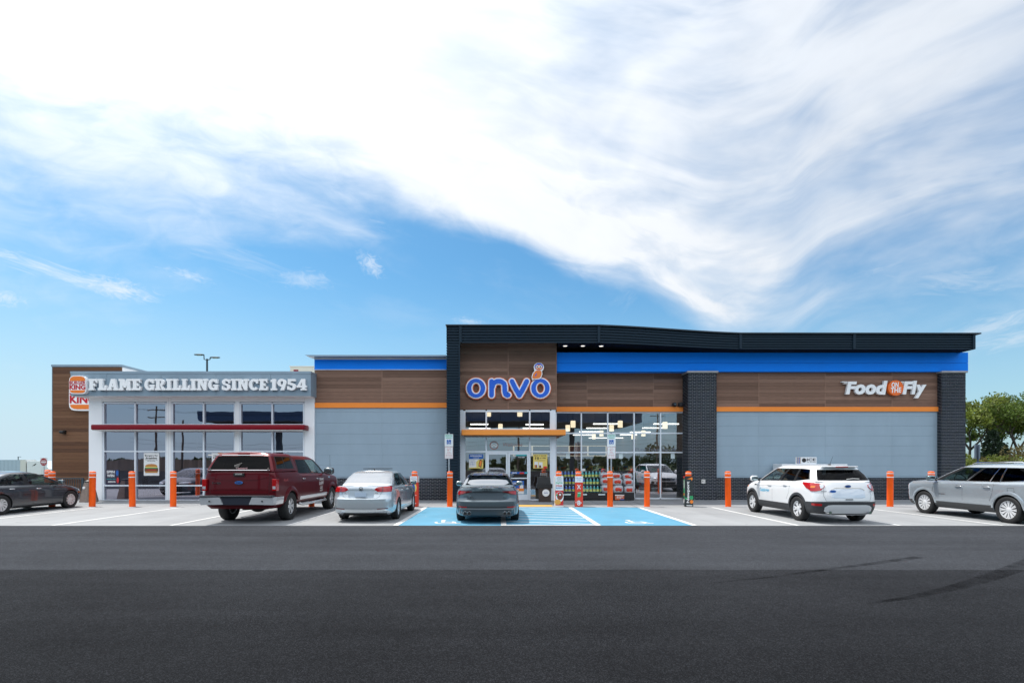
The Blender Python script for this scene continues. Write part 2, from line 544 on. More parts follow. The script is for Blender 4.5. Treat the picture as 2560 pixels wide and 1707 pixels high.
PANE = glassmat('shop_glass', (0.72, 0.79, 0.81), 0.34, gcol=(0.88, 0.90, 1.0), wave=0.06)
BKPANE = glassmat('tinted_window_glass', (0.36, 0.42, 0.54), 0.39, gcol=(0.86, 0.84, 1.0), wave=0.10)
ORNG = pmat('orange_plastic', (0.95, 0.115, 0.005), 0.45, spec=0.3, var=0.09, vscale=6)
REFLW = pmat('white_reflective_band', (0.82, 0.80, 0.78), 0.4)
PRINTW = pmat('white_print', (0.80, 0.80, 0.79), 0.5)
PRINTK = pmat('black_print', (0.02, 0.02, 0.022), 0.5)
PRINTR = pmat('red_print', (0.62, 0.03, 0.025), 0.5)
PRINTB = pmat('blue_print', (0.015, 0.11, 0.42), 0.5)
PRINTG = pmat('green_print', (0.03, 0.34, 0.13), 0.5)
PRINTT = pmat('teal_print', (0.05, 0.42, 0.45), 0.5)
PRINTO = pmat('orange_print', (0.85, 0.24, 0.03), 0.5)
PRINTY = pmat('yellow_print', (0.80, 0.62, 0.16), 0.5)
PRINTN = pmat('brown_print', (0.16, 0.06, 0.025), 0.6)
GALV = pmat('galvanised_steel', (0.42, 0.45, 0.48), 0.42, 0.7, var=0.08)
DKSTEEL = pmat('dark_steel', (0.05, 0.07, 0.085), 0.45, 0.4)
BCHROME = pmat('bright_chrome', (0.74, 0.76, 0.79), 0.16, 0.55)
CHROME = pmat('chrome', (0.82, 0.84, 0.86), 0.08, 1.0)
SILVERW = pmat('silver_wheel_alloy', (0.76, 0.77, 0.79), 0.30, 0.2)
RUBBER = pmat('tyre_rubber', (0.014, 0.014, 0.015), 0.75, bump=0.3, bscale=90)
LAMPR = pmat('red_lamp_lens', (0.42, 0.006, 0.008), 0.12, coat=1.0)
LAMPD = pmat('dark_red_lamp_lens', (0.13, 0.003, 0.006), 0.1, coat=1.0)
LAMPW = pmat('clear_lamp_lens', (0.62, 0.66, 0.70), 0.12, 0.3, coat=1.0)
LAMPO = pmat('amber_lamp_lens', (0.75, 0.20, 0.02), 0.15, coat=1.0)
CARGLASS = glassmat('car_glass', (0.42, 0.52, 0.50), 0.05)
PRIVGLASS = glassmat('privacy_glass', (0.03, 0.034, 0.042), 0.010, power=5.0)
REARGLASS = glassmat('rear_screen_glass', (0.20, 0.25, 0.26), 0.36, power=2.2)
SEATM = pmat('car_seat_cloth', (0.025, 0.025, 0.027), 0.85)
SEATL = pmat('pale_car_trim', (0.25, 0.25, 0.25), 0.8)
# ================================================================== ground
def asphalt(name, col, speck, rough):
    m = bpy.data.materials.new(name); m.use_nodes = True
    t = NT(m.node_tree); b = m.node_tree.nodes['Principled BSDF']
    g = t.n('ShaderNodeNewGeometry').outputs['Position']
    big = t.noise(g, 0.45, 4, 0.6)
    mid = t.noise(g, 7.0, 4, 0.7)
    mp = t.n('ShaderNodeMapping'); mp.inputs['Scale'].default_value = (0.12, 1.6, 1.0)
    m.node_tree.links.new(g, mp.inputs[0])
    lane = t.noise(mp.outputs[0], 1.0, 4, 0.55)
    vo = t.n('ShaderNodeTexVoronoi'); vo.inputs['Scale'].default_value = 120.0
    m.node_tree.links.new(g, vo.inputs['Vector'])
    vs = t.n('ShaderNodeSeparateColor'); m.node_tree.links.new(vo.outputs['Color'], vs.inputs[0])
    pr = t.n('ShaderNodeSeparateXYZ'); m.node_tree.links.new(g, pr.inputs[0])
    vignette = t.smooth(t.add(pr.outputs[1], t.mul(t.sub(t.noise(g, 0.35, 4, 0.6), 0.5), 5.0)), 2.6, 9.5)  # lens darkening painted into the colour: darker towards the camera, ragged by noise
    stone = t.smooth(vs.outputs[0], 0.55, 1.0)
    f = t.add(t.add(t.mul(t.sub(big, 0.5), 0.9), t.mul(t.sub(mid, 0.5), 0.8)), t.mul(t.sub(lane, 0.5), 1.0))
    f = t.maprange(f, -0.6, 0.6, 0.62, 1.38)
    f = t.mul(f, t.maprange(stone, 0, 1, 1.0 - speck * 0.35, 1.0 + speck))
    f = t.mul(f, t.maprange(vignette, 0, 1, 0.62, 1.22))
    cc = t.n('ShaderNodeCombineColor')
    for i in range(3):
        t.put(cc.inputs[i], t.mul(f, col[i]))
    m.node_tree.links.new(cc.outputs[0], b.inputs['Base Color'])
    b.inputs['Roughness'].default_value = rough
    b.inputs['Specular IOR Level'].default_value = 0.06
    bn = t.n('ShaderNodeBump'); bn.inputs['Strength'].default_value = 0.55; bn.inputs['Distance'].default_value = 0.008
    m.node_tree.links.new(t.add(vo.outputs['Distance'], t.mul(t.noise(g, 160, 3, 0.6), 0.5)), bn.inputs['Height'])
    m.node_tree.links.new(bn.outputs[0], b.inputs['Normal'])
    return m
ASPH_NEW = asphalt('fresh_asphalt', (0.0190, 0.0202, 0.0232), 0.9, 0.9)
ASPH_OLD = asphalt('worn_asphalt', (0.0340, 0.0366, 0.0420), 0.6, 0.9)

def concrete(name, col):
    m = bpy.data.materials.new(name); m.use_nodes = True
    t = NT(m.node_tree); b = m.node_tree.nodes['Principled BSDF']
    g = t.n('ShaderNodeNewGeometry').outputs['Position']
    big = t.noise(g, 0.5, 5, 0.62, 0.3)
    fine_ = t.noise(g, 22.0, 4, 0.7)
    spot = t.noise(g, 1.7, 3, 0.5, 0.6)
    st = t.smooth(spot, 0.66, 0.76)
    f = t.add(t.maprange(big, 0.25, 0.75, 0.86, 1.10), t.mul(t.sub(fine_, 0.5), 0.22))
    f = t.mul(f, t.maprange(st, 0, 1, 1.0, 0.80))
    f = t.mul(f, t.maprange(t.smooth(t.noise(g, 3.3, 4, 0.62, 0.8), 0.66, 0.78), 0, 1, 1.0, 0.62))
    mp = t.n('ShaderNodeMapping'); mp.inputs['Scale'].default_value = (2.2, 0.16, 1.0); m.node_tree.links.new(g, mp.inputs[0])
    f = t.mul(f, t.maprange(t.noise(mp.outputs[0], 1.0, 4, 0.6), 0.3, 0.7, 0.90, 1.07))
    cc = t.n('ShaderNodeCombineColor')
    for i in range(3):
        t.put(cc.inputs[i], t.mul(f, col[i]))
    m.node_tree.links.new(cc.outputs[0], b.inputs['Base Color'])
    b.inputs['Roughness'].default_value = 0.8
    bn = t.n('ShaderNodeBump'); bn.inputs['Strength'].default_value = 0.25; bn.inputs['Distance'].default_value = 0.005
    m.node_tree.links.new(fine_, bn.inputs['Height'])
    m.node_tree.links.new(bn.outputs[0], b.inputs['Normal'])
    return m
CONC = concrete('parking_concrete', (0.265, 0.273, 0.282))
CONC2 = concrete('pavement_concrete', (0.215, 0.225, 0.238))

def worn(name, col, under, amount):
    """paint on concrete, scuffed through in places"""
    m = bpy.data.materials.new(name); m.use_nodes = True
    t = NT(m.node_tree); b = m.node_tree.nodes['Principled BSDF']
    g = t.n('ShaderNodeNewGeometry').outputs['Position']
    a = t.add(t.mul(t.noise(g, 2.2, 5, 0.65, 0.4), 0.6), t.mul(t.noise(g, 26, 4, 0.7), 0.4))
    k = t.mul(t.smooth(a, 0.53, 0.66), amount)
    shade_ = t.maprange(t.noise(g, 0.9, 4, 0.6), 0.25, 0.75, 0.88, 1.12)
    cc = t.n('ShaderNodeCombineColor')
    for i in range(3):
        t.put(cc.inputs[i], t.mul(shade_, col[i]))
    m.node_tree.links.new(t.mix(k, cc.outputs[0], (*under, 1)), b.inputs['Base Color'])
    b.inputs['Roughness'].default_value = 0.65
    return m
LINEW = worn('white_line_paint', (0.66, 0.66, 0.65), (0.42, 0.42, 0.42), 0.7)
BLUEG = worn('light_blue_ground_paint', (0.082, 0.265, 0.395), (0.20, 0.32, 0.40), 0.75)
YELG = pmat('yellow_dome_mat', (0.62, 0.36, 0.06), 0.7)

Y_AS, Y_OLD, Y_SW, Y_W = 13.92, 8.20, 20.75, 23.6

def ground_h(x, y):
    t = min(1.0, max(0.0, (y - 34.0) / 45.0)); t = t * t * (3 - 2 * t)
    left = 1.0 if x < -5 else max(0.0, 1 - (x + 5) / 30.0)
    return -0.02 - 1.9 * t * left
mb = MB()
xs = [-420, -300, -200, -140, -100, -80, -60, -45, -30, -15, -5, 10, 25, 40, 60, 90, 140, 220, 420]
ys = [-420, -250, -140, -80, -61, 40, 48, 56, 64, 72, 80, 100, 140, 200, 300, 420]
idx = {}
for j, y in enumerate(ys):
    for i, x in enumerate(xs):
        idx[i, j] = len(mb.v); mb.v.append((x, y, ground_h(x, y)))
for j in range(len(ys) - 1):
    for i in range(len(xs) - 1):
        mb.f.append((idx[i, j], idx[i + 1, j], idx[i + 1, j + 1], idx[i, j + 1])); mb.m.append(0)
GRASS = pmat('verge_grass', (0.062, 0.085, 0.028), 0.9, var=0.35, vscale=0.6, bump=0.4, bscale=12)
struct(mb.build('ground', GRASS, smooth=180))
_r = random.Random(3)
SEAM = [(-120 + i * .4, Y_OLD + .016 * math.sin(i * .21) + .012 * math.sin(i * .93) + _r.uniform(-.007, .007)) for i in range(601)]
def seam_sheet(y_far):
    b = MB()
    for x, y in SEAM: b.v += [(x, y, 0.0), (x, y_far, 0.0)]
    for i in range(600):
        q = (2 * i, 2 * i + 2, 2 * i + 3, 2 * i + 1); b.f.append(q if y_far > Y_OLD else q[::-1]); b.m.append(0)
    return b
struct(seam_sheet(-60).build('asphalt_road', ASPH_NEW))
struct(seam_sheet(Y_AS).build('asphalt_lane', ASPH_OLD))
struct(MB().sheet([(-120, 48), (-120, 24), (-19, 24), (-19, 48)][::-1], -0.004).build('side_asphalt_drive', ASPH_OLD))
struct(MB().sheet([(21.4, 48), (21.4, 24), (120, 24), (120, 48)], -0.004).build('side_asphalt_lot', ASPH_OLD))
# parking bay slabs: separate pours with recessed joints between them
JX = [-60, -45, -30, -24, -18.3, -12.1, -5.75, 0.1, 5.24, 10.8, 16.3, 22, 28, 40, 60]
mbs = MB()
struct(MB().sheet([(-60, Y_AS), (60, Y_AS), (60, 24.0), (-60, 24.0)], -0.012).build('parking_pavement', BLACKM))
root_pk = bpy.data.objects['parking_pavement']
for i in range(len(JX) - 1):
    for (ya, yb) in ((Y_AS, 17.1), (17.1, 19.95), (19.95, Y_SW)):
        MB().sheet([(JX[i] + 0.008, ya + 0.006), (JX[i + 1] - 0.008, ya + 0.006), (JX[i + 1] - 0.008, yb - 0.006), (JX[i] + 0.008, yb - 0.006)], 0.0).build(
            'concrete_slab', CONC, root_pk)
SX = [-60, -45, -30, -24] + [-20.5 + 1.75 * i for i in range(25)] + [30, 45, 60]
for i in range(len(SX) - 1):
    MB().sheet([(SX[i] + 0.007, Y_SW + 0.006), (SX[i + 1] - 0.007, Y_SW + 0.006), (SX[i + 1] - 0.007, 24.0), (SX[i] + 0.007, 24.0)], 0.001).build(
        'pavement_slab', CONC2, root_pk)

def line(x0, y0, x1, y1, wd=0.10, z=0.006, name='parking_line'):
    d = Vector((x1 - x0, y1 - y0)).normalized(); n = Vector((-d.y, d.x)) * wd / 2
    return struct(MB().sheet([(x0 + n.x, y0 + n.y), (x0 - n.x, y0 - n.y), (x1 - n.x, y1 - n.y), (x1 + n.x, y1 + n.y)], z).build(name, LINEW))
struct(MB().sheet([(-2.83, Y_AS + .02), (5.30, Y_AS + .02), (5.30, 19.6), (-2.83, 19.6)], 0.004).build('blue_bay_marking', BLUEG))
for x in (-18.3, -15.2, -12.1, -8.9, -5.75, 8.06, 10.82, 13.6, 16.4, 19.2):
    line(x, Y_AS + .02, x, 19.6)
for x in (-2.82, 0.10, 2.66, 5.26):
    line(x, Y_AS + .02, x, 19.55, 0.15, 0.009)
line(0.18, Y_AS + .09, 2.58, Y_AS + .09, 0.10, 0.009, 'access_aisle_stripe')
for i in range(7):
    y = 14.7 + i * 0.78
    line(0.19, y + 0.16, 2.57, y - 0.50, 0.085, 0.009, 'access_aisle_stripe')
def isa(cx, cy, s):
    b = MB()
    Z0 = 0.009
    def seg(x0, y0, x1, y1, wd, z):
        d = Vector((x1 - x0, y1 - y0)).normalized(); n = Vector((-d.y, d.x)) * wd / 2
        b.sheet([(cx + s * (x0 + n.x), cy + s * (y0 + n.y)), (cx + s * (x0 - n.x), cy + s * (y0 - n.y)), (cx + s * (x1 - n.x), cy + s * (y1 - n.y)), (cx + s * (x1 + n.x), cy + s * (y1 + n.y))], z)
    n = 20
    for i in range(n):
        a0 = R(150) + R(260) * i / n; a1 = R(150) + R(260) * (i + 1) / n
        q = [(cx + s * rr_ * math.cos(a), cy + s * rr_ * math.sin(a)) for rr_, a in ((0.36, a0), (0.36, a1), (0.28, a1), (0.28, a0))]
        b.sheet(q[::-1], Z0)
    seg(-0.08, 0.02, -0.12, 0.5, 0.12, Z0 + 0.001); seg(-0.1, 0.1, 0.24, 0.1, 0.09, Z0 + 0.002); seg(0.22, 0.12, 0.40, -0.3, 0.09, Z0 + 0.003); seg(0.38, -0.28, 0.52, -0.24, 0.08, Z0 + 0.004)
    b.sheet([(cx + s * (-0.12 + 0.09 * math.cos(i * 0.524)), cy + s * (0.62 + 0.09 * math.sin(i * 0.524))) for i in range(12)], Z0 + 0.001)
    return struct(b.build('accessible_bay_marking', LINEW))
isa(-1.55, 14.62, 0.85); isa(3.85, 14.62, 0.85)
# tactile mat with raised domes
mb = MB().box(0.72, 2.05, 20.02, 20.62, 0.002, 0.010)
for i in range(22):
    for j in range(9):
        x, y = 0.76 + i * 0.06, 20.06 + j * 0.064
        mb.add([(x - .013, y - .013, .010), (x + .013, y - .013, .010), (x + .013, y + .013, .010), (x - .013, y + .013, .010), (x, y, .017)], [(0, 1, 4), (1, 2, 4), (2, 3, 4), (3, 0, 4)])
struct(mb.build('tactile_paving', YELG))
# tyre marks on the fresh asphalt
SKID = bpy.data.materials.new('tyre_mark'); SKID.use_nodes = True
t_ = NT(SKID.node_tree); SKID.node_tree.nodes.clear()
_g = t_.n('ShaderNodeNewGeometry').outputs['Position']
_f = t_.maprange(t_.add(t_.mul(t_.noise(_g, 3.0, 4, .6), .6), t_.mul(t_.noise(_g, 70.0, 3, .7), .4)), .35, .62, 1.0, .66)
_c = t_.n('ShaderNodeCombineColor')
for i in range(3): t_.put(_c.inputs[i], _f)
_b = t_.n('ShaderNodeBsdfTransparent'); SKID.node_tree.links.new(_c.outputs[0], _b.inputs[0])
SKID.node_tree.links.new(_b.outputs[0], t_.n('ShaderNodeOutputMaterial').inputs[0])
def skid(pts, w0, w1, z):
    b = MB(); n = len(pts); P = [Vector(p) for p in pts]
    for i, p in enumerate(P):
        d = (P[min(i + 1, n - 1)] - P[max(i - 1, 0)]).normalized(); q = Vector((-d.y, d.x)); ww = w0 + (w1 - w0) * i / (n - 1)
        b.v += [(p.x + q.x * ww / 2, p.y + q.y * ww / 2, z), (p.x - q.x * ww / 2, p.y - q.y * ww / 2, z)]
    for i in range(n - 1):
        b.f.append((2 * i, 2 * i + 1, 2 * i + 3, 2 * i + 2)); b.m.append(0)
    return struct(b.build('tyre_mark', SKID))
def gp(ax, ay):                                   # ground point under a pixel of the 2352 px view
    ax *= 2560 / 2352; ay *= 2560 / 2352
    d = HC * FPX / (ay - VY); return ((ax - VX) * d / FPX, d)
skid([gp(*p) for p in ((1640, 1338), (1780, 1324), (1900, 1307), (2010, 1293), (2110, 1279))], 0.05, 0.16, 0.004)
skid([gp(*p) for p in ((1990, 1386), (2090, 1372), (2180, 1352), (2260, 1330), (2352, 1298), (2420, 1272))], 0.05, 0.36, 0.005)

# ================================================================== shop building
shop = thing('convenience_store', 'long single storey shop with brown plank, grey panel and blue band front', 'shop building', (6.3, 24.0, 0))
D_L, D_T, D_B, D_R, D_P = 23.5, 23.3, 24.2, 23.75, 23.5
XL0, XL1 = px(786.5, D_L), px(1117, D_L)
XR1 = px(2408, 23.8)
ZTOP = 6.72
# shell
mb = MB()
mb.box(XL0, -1.95, D_L + 0.06, D_L + 0.25, 0, 6.45)                      # wall behind the left cladding
mb.box(px(1720, D_R), XR1 - 0.03, D_R + 0.06, D_R + 0.25, 0, 6.5)         # wall behind the right cladding
mb.box(XR1 - 0.24, XR1 - 0.03, D_R + 0.25, 48, 0, 6.5)
mb.box(XL0, XL0 + 0.2, D_L + 0.25, 48, 0, 6.45)
mb.box(XL0, XR1 - 0.03, 48, 48.2, 0, 6.5)
mb.box(px(1391, D_B), px(1722, D_B), D_B + 0.06, D_B + 0.25, pz(1029, D_B), 6.5)
mb.build('wall', pmat('shop_side_wall', (0.42, 0.44, 0.46), 0.6, var=0.08), shop)
MB().box(XL0 + 0.02, XR1 - 0.05, D_B + 0.25, 47.98, 6.30, 6.46).build('roof', pmat('roof_membrane', (0.5, 0.5, 0.5), 0.8), shop)

def planks(parent, x0, x1, z0, z1, d, rows, mats, joints=(), rng=1, gap=0.006, name='plank', thick=0.05, d1=None):
    rnd = random.Random(rng)
    xs_ = [x0] + list(joints) + [x1]
    h = (z1 - z0) / rows
    for c in range(len(xs_) - 1):
        for r in range(rows):
            k = rnd.uniform(-0.004, 0.004)
            a, b = xs_[c] + (0.012 if c else 0), xs_[c + 1] - (0.012 if c < len(xs_) - 2 else 0)
            MB().box(a, b, d + k, d + thick, z0 + r * h + gap / 2, z0 + (r + 1) * h - gap / 2).build(name, rnd.choice(mats), parent)

def panels(parent, x0, x1, zs, d, joints, mat_, name='panel', gap=0.0045, thick=0.05):
    xs_ = [x0] + list(joints) + [x1]
    for c in range(len(xs_) - 1):
        for r in range(len(zs) - 1):
            MB().box(xs_[c] + (gap / 2 if c else 0), xs_[c + 1] - (gap / 2 if c < len(xs_) - 2 else 0), d, d + thick, zs[r] + gap / 2, zs[r + 1] - gap / 2).build(name, mat_, parent)

# ---- left section
zb, zo0, zo1, zw1 = pz(1191, D_L), pz(1019.3, D_L), pz(1006.7, D_L), pz(925, D_L)
wood_l = MB().box(XL0 + .01, XL1, D_L + 0.05, D_L + 0.058, zo1, zw1).build('plank_wall', BLACKM, shop)
planks(wood_l, XL0, XL1, zo1, zw1, D_L, 9, WOODS, [px(955, D_L)], 3)
MB().box(px(953.6, D_L), px(956.4, D_L), D_L - 0.006, D_L + 0.04, zo1, zw1).build('joint_cover', WOODS[2], shop)
MB().box(XL0, XL1, D_L - 0.05, D_L + 0.06, zo0, zo1 - .003).build('orange_band', ORANGEP, shop)
pan_l = MB().box(XL0 + .01, XL1, D_L + 0.05, D_L + 0.058, zb, zo0).build('panel_wall', pmat('panel_joint', (0.16, 0.20, 0.24), 0.7), shop)
panels(pan_l, XL0, XL1, [zb] + [pz(y, D_L) for y in (1162, 1136.7, 1110, 1084.5, 1057, 1030)] + [zo0 - .002], D_L, [px(955, D_L)], GREYP)
MB().box(XL0, XL1, D_L - 0.05, D_L + 0.06, zb - 0.07, zb - .003).build('ledge', CAPM, shop)
MB().box(XL0, XL1, D_L - 0.02, D_L + 0.06, pz(923.6, D_L), pz(899, D_L)).build('blue_band', BLUEP, shop)
MB().box(XL0, XL1, D_L - 0.04, D_L + 0.06, zw1 + .002, pz(923.8, D_L)).build('white_trim', WHITE, shop)
MB().box(XL0, XL1, D_L - 0.06, D_L + 0.06, pz(898.8, D_L), pz(895.3, D_L)).build('white_trim', WHITE, shop)
MB().prism([(XL0 - 0.05, pz(895.2, D_L)), (XL1, pz(895.2, D_L)), (XL1, pz(888, 23.2)), (XL0 - .30, pz(888, 23.2))], D_L - 0.38, D_L + 0.3).build('coping', CAPM, shop)

# ---- bricks: real pieces on a mortar bed
BW, BH, BG = 0.2032, 0.0678, 0.0123
brick_n = [0]
def brick_face(parent, x0, x1, z0, z1, d, single, seed, rowlimit=None):
    """running bond; SINGLE bricks become objects, the others go into joined meshes by glaze"""
    rnd = random.Random(seed)
    rows = int(round((z1 - z0) / BH)); h = (z1 - z0) / rows
    mass = [MB(), MB(), MB()]
    shared = {}
    for r in range(rows):
        off = 0 if r % 2 else -BW / 2
        x = x0 + off
        while x < x1 - 0.01:
            a, b = max(x0, x) + BG / 2, min(x1, x + BW) - BG / 2
            if b - a > 0.03:
                k = rnd.uniform(-0.0025, 0.0025); mi = rnd.choice((0, 0, 1, 1, 2))
                za, zb_ = z0 + r * h + BG / 2, z0 + (r + 1) * h - BG / 2
                if single and brick_n[0] < 300:
                    brick_n[0] += 1
                    MB().box(a, b, d + k, d + 0.05, za, zb_).build('brick', BRICKS[mi], parent)
                else:
                    mass[mi].box(a, b, d + k, d + 0.05, za, zb_)
            x += BW
    return mass
def finish_bricks(parent, masses):
    allm = MB()
    for mass in masses:
        for i, m_ in enumerate(mass):
            allm.add(m_.v, m_.f, i)
    o = allm.build('brickwork', BRICKS, parent)
    return stuff(o)
def side_bricks(x_face, y0, y1, z0, z1, sgn, seed):
    """bricks on a return that faces sideways (sgn -1 faces left)"""
    rnd = random.Random(seed); mass = [MB(), MB(), MB()]
    rows = int(round((z1 - z0) / BH)); h = (z1 - z0) / rows
    for r in range(rows):
        y = y0 - (BW / 2 if r % 2 else 0)
        while y < y1 - 0.01:
            a, b = max(y0, y) + BG / 2, min(y1, y + BW) - BG / 2
            if b - a > 0.03:
                k = rnd.uniform(-0.0025, 0.0025)
                xa, xb = (x_face + k, x_face + 0.05) if sgn < 0 else (x_face - 0.05, x_face + k)
                mass[rnd.choice((0, 0, 1, 1, 2))].box(xa, xb, a, b, z0 + r * h + BG / 2, z0 + (r + 1) * h - BG / 2)
            y += BW
    return mass
def pier(x0, x1, zt, single, seed):
    bed = MB().box(x0 + 0.012, x1 - 0.012, D_P + 0.012, D_P + 0.75, 0, zt).build('brick_pier', MORTAR, shop)
    ms = [brick_face(bed, x0, x1, 0.0, zt, D_P, single, seed)]
    ms.append(side_bricks(x0, D_P + 0.055, D_P + 0.72, 0, zt, -1, seed + 1))
    ms.append(side_bricks(x1, D_P + 0.055, D_P + 0.72, 0, zt, 1, seed + 2))
    finish_bricks(bed, ms)
    MB().bbox(x0 - 0.05, x1 + 0.05, D_P - 0.06, D_P + 0.7, zt + .002, zt + 0.09, 0.008).build('pier_cap', pmat('stone_cap', (0.36, 0.37, 0.38), 0.8, var=0.1), shop)
ZP = pz(932, D_P)
PX0, PX1 = px(1720, D_P), px(1792, D_P)
pier(PX0, PX1, ZP, True, 21)
QX0, QX1 = px(2355, D_P), px(2408, D_P) + .12
pier(QX0, QX1, ZP, False, 31)
# low brick bases
def base_wall(x0, x1, d, zt, seed):
    bed = MB().box(x0 + .004, x1 - .004, d + 0.012, d + 0.2, 0, zt).build('brick_base', MORTAR, shop)
    finish_bricks(bed, [brick_face(bed, x0, x1, 0.0, zt, d, False, seed)])
base_wall(XL0 + .002, XL1, D_L - 0.03, zb - 0.073, 41)
ZBR = pz(1190, D_R)
base_wall(PX1 + .004, QX0 - .004, D_R - 0.03, ZBR - 0.073, 51)

# ---- right section
RX0, RX1 = PX1 + .002, QX0 - .002
zo0, zo1, zw1 = pz(1028.3, D_R), pz(1017, D_R), pz(930.5, D_R)
wood_r = MB().box(RX0, RX1, D_R + 0.05, D_R + 0.058, zo1, zw1).build('plank_wall', BLACKM, shop)
rj = [px(1897, D_R), px(2063, D_R), px(2230, D_R)]
planks(wood_r, RX0, RX1, zo1, zw1, D_R, 10, WOODS, rj, 5)
for x in rj:
    MB().box(x - .02, x + .02, D_R - 0.006, D_R + 0.04, zo1, zw1).build('joint_cover', WOODS[2], shop)
MB().box(RX0, RX1, D_R - 0.06, D_R + 0.06, zo0, zo1 - .003).build('orange_band', ORANGEP, shop)
pan_r = MB().box(RX0, RX1, D_R + 0.05, D_R + 0.058, ZBR, zo0).build('panel_wall', MATS['panel_joint'], shop)
panels(pan_r, RX0, RX1, [ZBR] + [pz(y, D_R) for y in (1164, 1139, 1114.3, 1089.3, 1064.3, 1039.3)] + [zo0 - .002], D_R, rj, GREYP)
MB().box(RX0, RX1, D_R - 0.05, D_R + 0.06, ZBR - 0.07, ZBR - .003).build('ledge', CAPM, shop)
MB().box(RX1 + .05, QX1 - .06, D_P + 0.03, D_P + 0.3, ZP + 0.095, ZP + 0.1).build('wall_trim', CAPM, shop)
# blue band over the right half, two courses
zt0, zt1 = pz(929, 23.6), ZTOP
zm = pz(908, 23.6)
for (a, b) in ((zt0, zm - .006), (zm + .006, zt1)):
    MB().box(px(1391, 23.6) + 0.02, XR1, 23.55, 23.98, a, b).build('blue_band', BLUEP, shop)
MB().box(px(1391, 23.6) + 0.02, XR1 - .02, 23.6, 23.95, zm - .005, zm + .005).build('band_joint', pmat('blue_joint', (0.004, 0.05, 0.25), 0.5), shop)

# ---- bay with the tall glass
BX0, BX1 = px(1391, D_B), px(1719, D_B)
zo0, zo1, zw1 = pz(1028.6, D_B), pz(1017, D_B), pz(929.5, D_B)
wood_b = MB().box(BX0, BX1, D_B + 0.05, D_B + 0.058, zo1, zw1).build('plank_wall', BLACKM, shop)
bj = [px(1467.7, D_B), px(1633.7, D_B)]
planks(wood_b, BX0, BX1, zo1, zw1, D_B, 10, WOODS, bj, 8)
for x in bj:
    MB().box(x - .02, x + .02, D_B - 0.006, D_B + 0.04, zo1, zw1).build('joint_cover', WOODS[2], shop)
MB().box(BX0, BX1, D_B - 0.08, D_B + 0.06, zo0, zo1 - .003).build('orange_band', ORANGEP, shop)

def glazing(parent, name, d, xs_, zs_, fw, depth, frame_mat, pane_mat, skip=(), mull=None, slim=None):
    """frame of bars at the given lines plus one pane per opening"""
    b = MB()
    mull = mull or fw; slim = slim or mull
    for i, x in enumerate(xs_):
        ww = fw if i in (0, len(xs_) - 1) else mull
        b.box(x - ww / 2, x + ww / 2, d, d + depth, zs_[0], zs_[-1])
    for j, z in enumerate(zs_):
        ww = fw if j in (0, len(zs_) - 1) else slim
        for i in range(len(xs_) - 1):
            wa = (fw if i == 0 else mull) / 2; wb_ = (fw if i + 1 == len(xs_) - 1 else mull) / 2
            if (i, j, 'h') in skip:
                continue
            b.box(xs_[i] + wa, xs_[i + 1] - wb_, d + 0.002, d + depth, z - ww / 2, z + ww / 2)
    fr = b.build(name, frame_mat, parent)
    for i in range(len(xs_) - 1):
        for j in range(len(zs_) - 1):
            if (i, j) in skip:
                continue
            MB().add([(xs_[i] + .01, d + depth * 0.6, zs_[j] + .01), (xs_[i + 1] - .01, d + depth * 0.6, zs_[j] + .01), (xs_[i + 1] - .01, d + depth * 0.6, zs_[j + 1] - .01), (xs_[i] + .01, d + depth * 0.6, zs_[j + 1] - .01)],
                     [(0, 1, 2, 3)]).build('pane', pane_mat, fr)
    return fr
gx = [px(v, D_B) for v in (1390, 1453.5, 1519.5, 1585.5, 1651.5, 1717)]
gz = [pz(v, D_B) for v in (1245.6, 1130.5, 1082.6, 1030.6)]
glazing(shop, 'shop_window', D_B, gx, gz, 0.06, 0.11, ALU, PANE)

# ---- entrance tower
TX0, TX1 = px(1148, D_T), px(1391, D_T)
ztw = pz(1023.5, D_T)
wood_t = MB().box(TX0, TX1 - .01, D_T + 0.05, D_T + 0.9, ztw + .01, 7.22).build('plank_wall', BLACKM, shop)
planks(wood_t, TX0, TX1, ztw, 7.22, D_T, 20, WOODS, [px(1270.6, D_T)], 13)
MB().box(px(1269, D_T), px(1272, D_T), D_T - 0.006, D_T + 0.04, ztw, 7.22).build('joint_cover', WOODS[2], shop)
MB().box(TX1 - .03, TX1 + .012, D_T - 0.012, D_T + 0.9, ztw, 7.22).build('corner_trim', WOODS[2], shop)
ex = [px(v, D_T) for v in (1160.5, 1215.5, 1324.5, 1378)]
ez_up = [pz(v, D_T) for v in (1074, 1026.5)]
ez_lo = [pz(v, D_T) for v in (1250.5, 1128.5, 1090)]
glazing(shop, 'entrance_window', D_T + 0.03, ex, ez_up, 0.10, 0.13, ALU, PANE, mull=0.065)
MB().box(px(1375.6, D_T) + .06, TX1 - .035, D_T + 0.025, D_T + 0.9, 0, ztw - .005).build('corner_post', ALU, shop)
MB().box(TX0, px(1160.5, D_T) - .052, D_T + 0.025, D_T + 0.9, 0, ztw - .005).build('corner_post', ALU, shop)
glazing(shop, 'entrance_window', D_T + 0.03, ex, ez_lo, 0.10, 0.13, ALU, PANE, skip={(1, 0), (1, 0, 'h')}, mull=0.065)
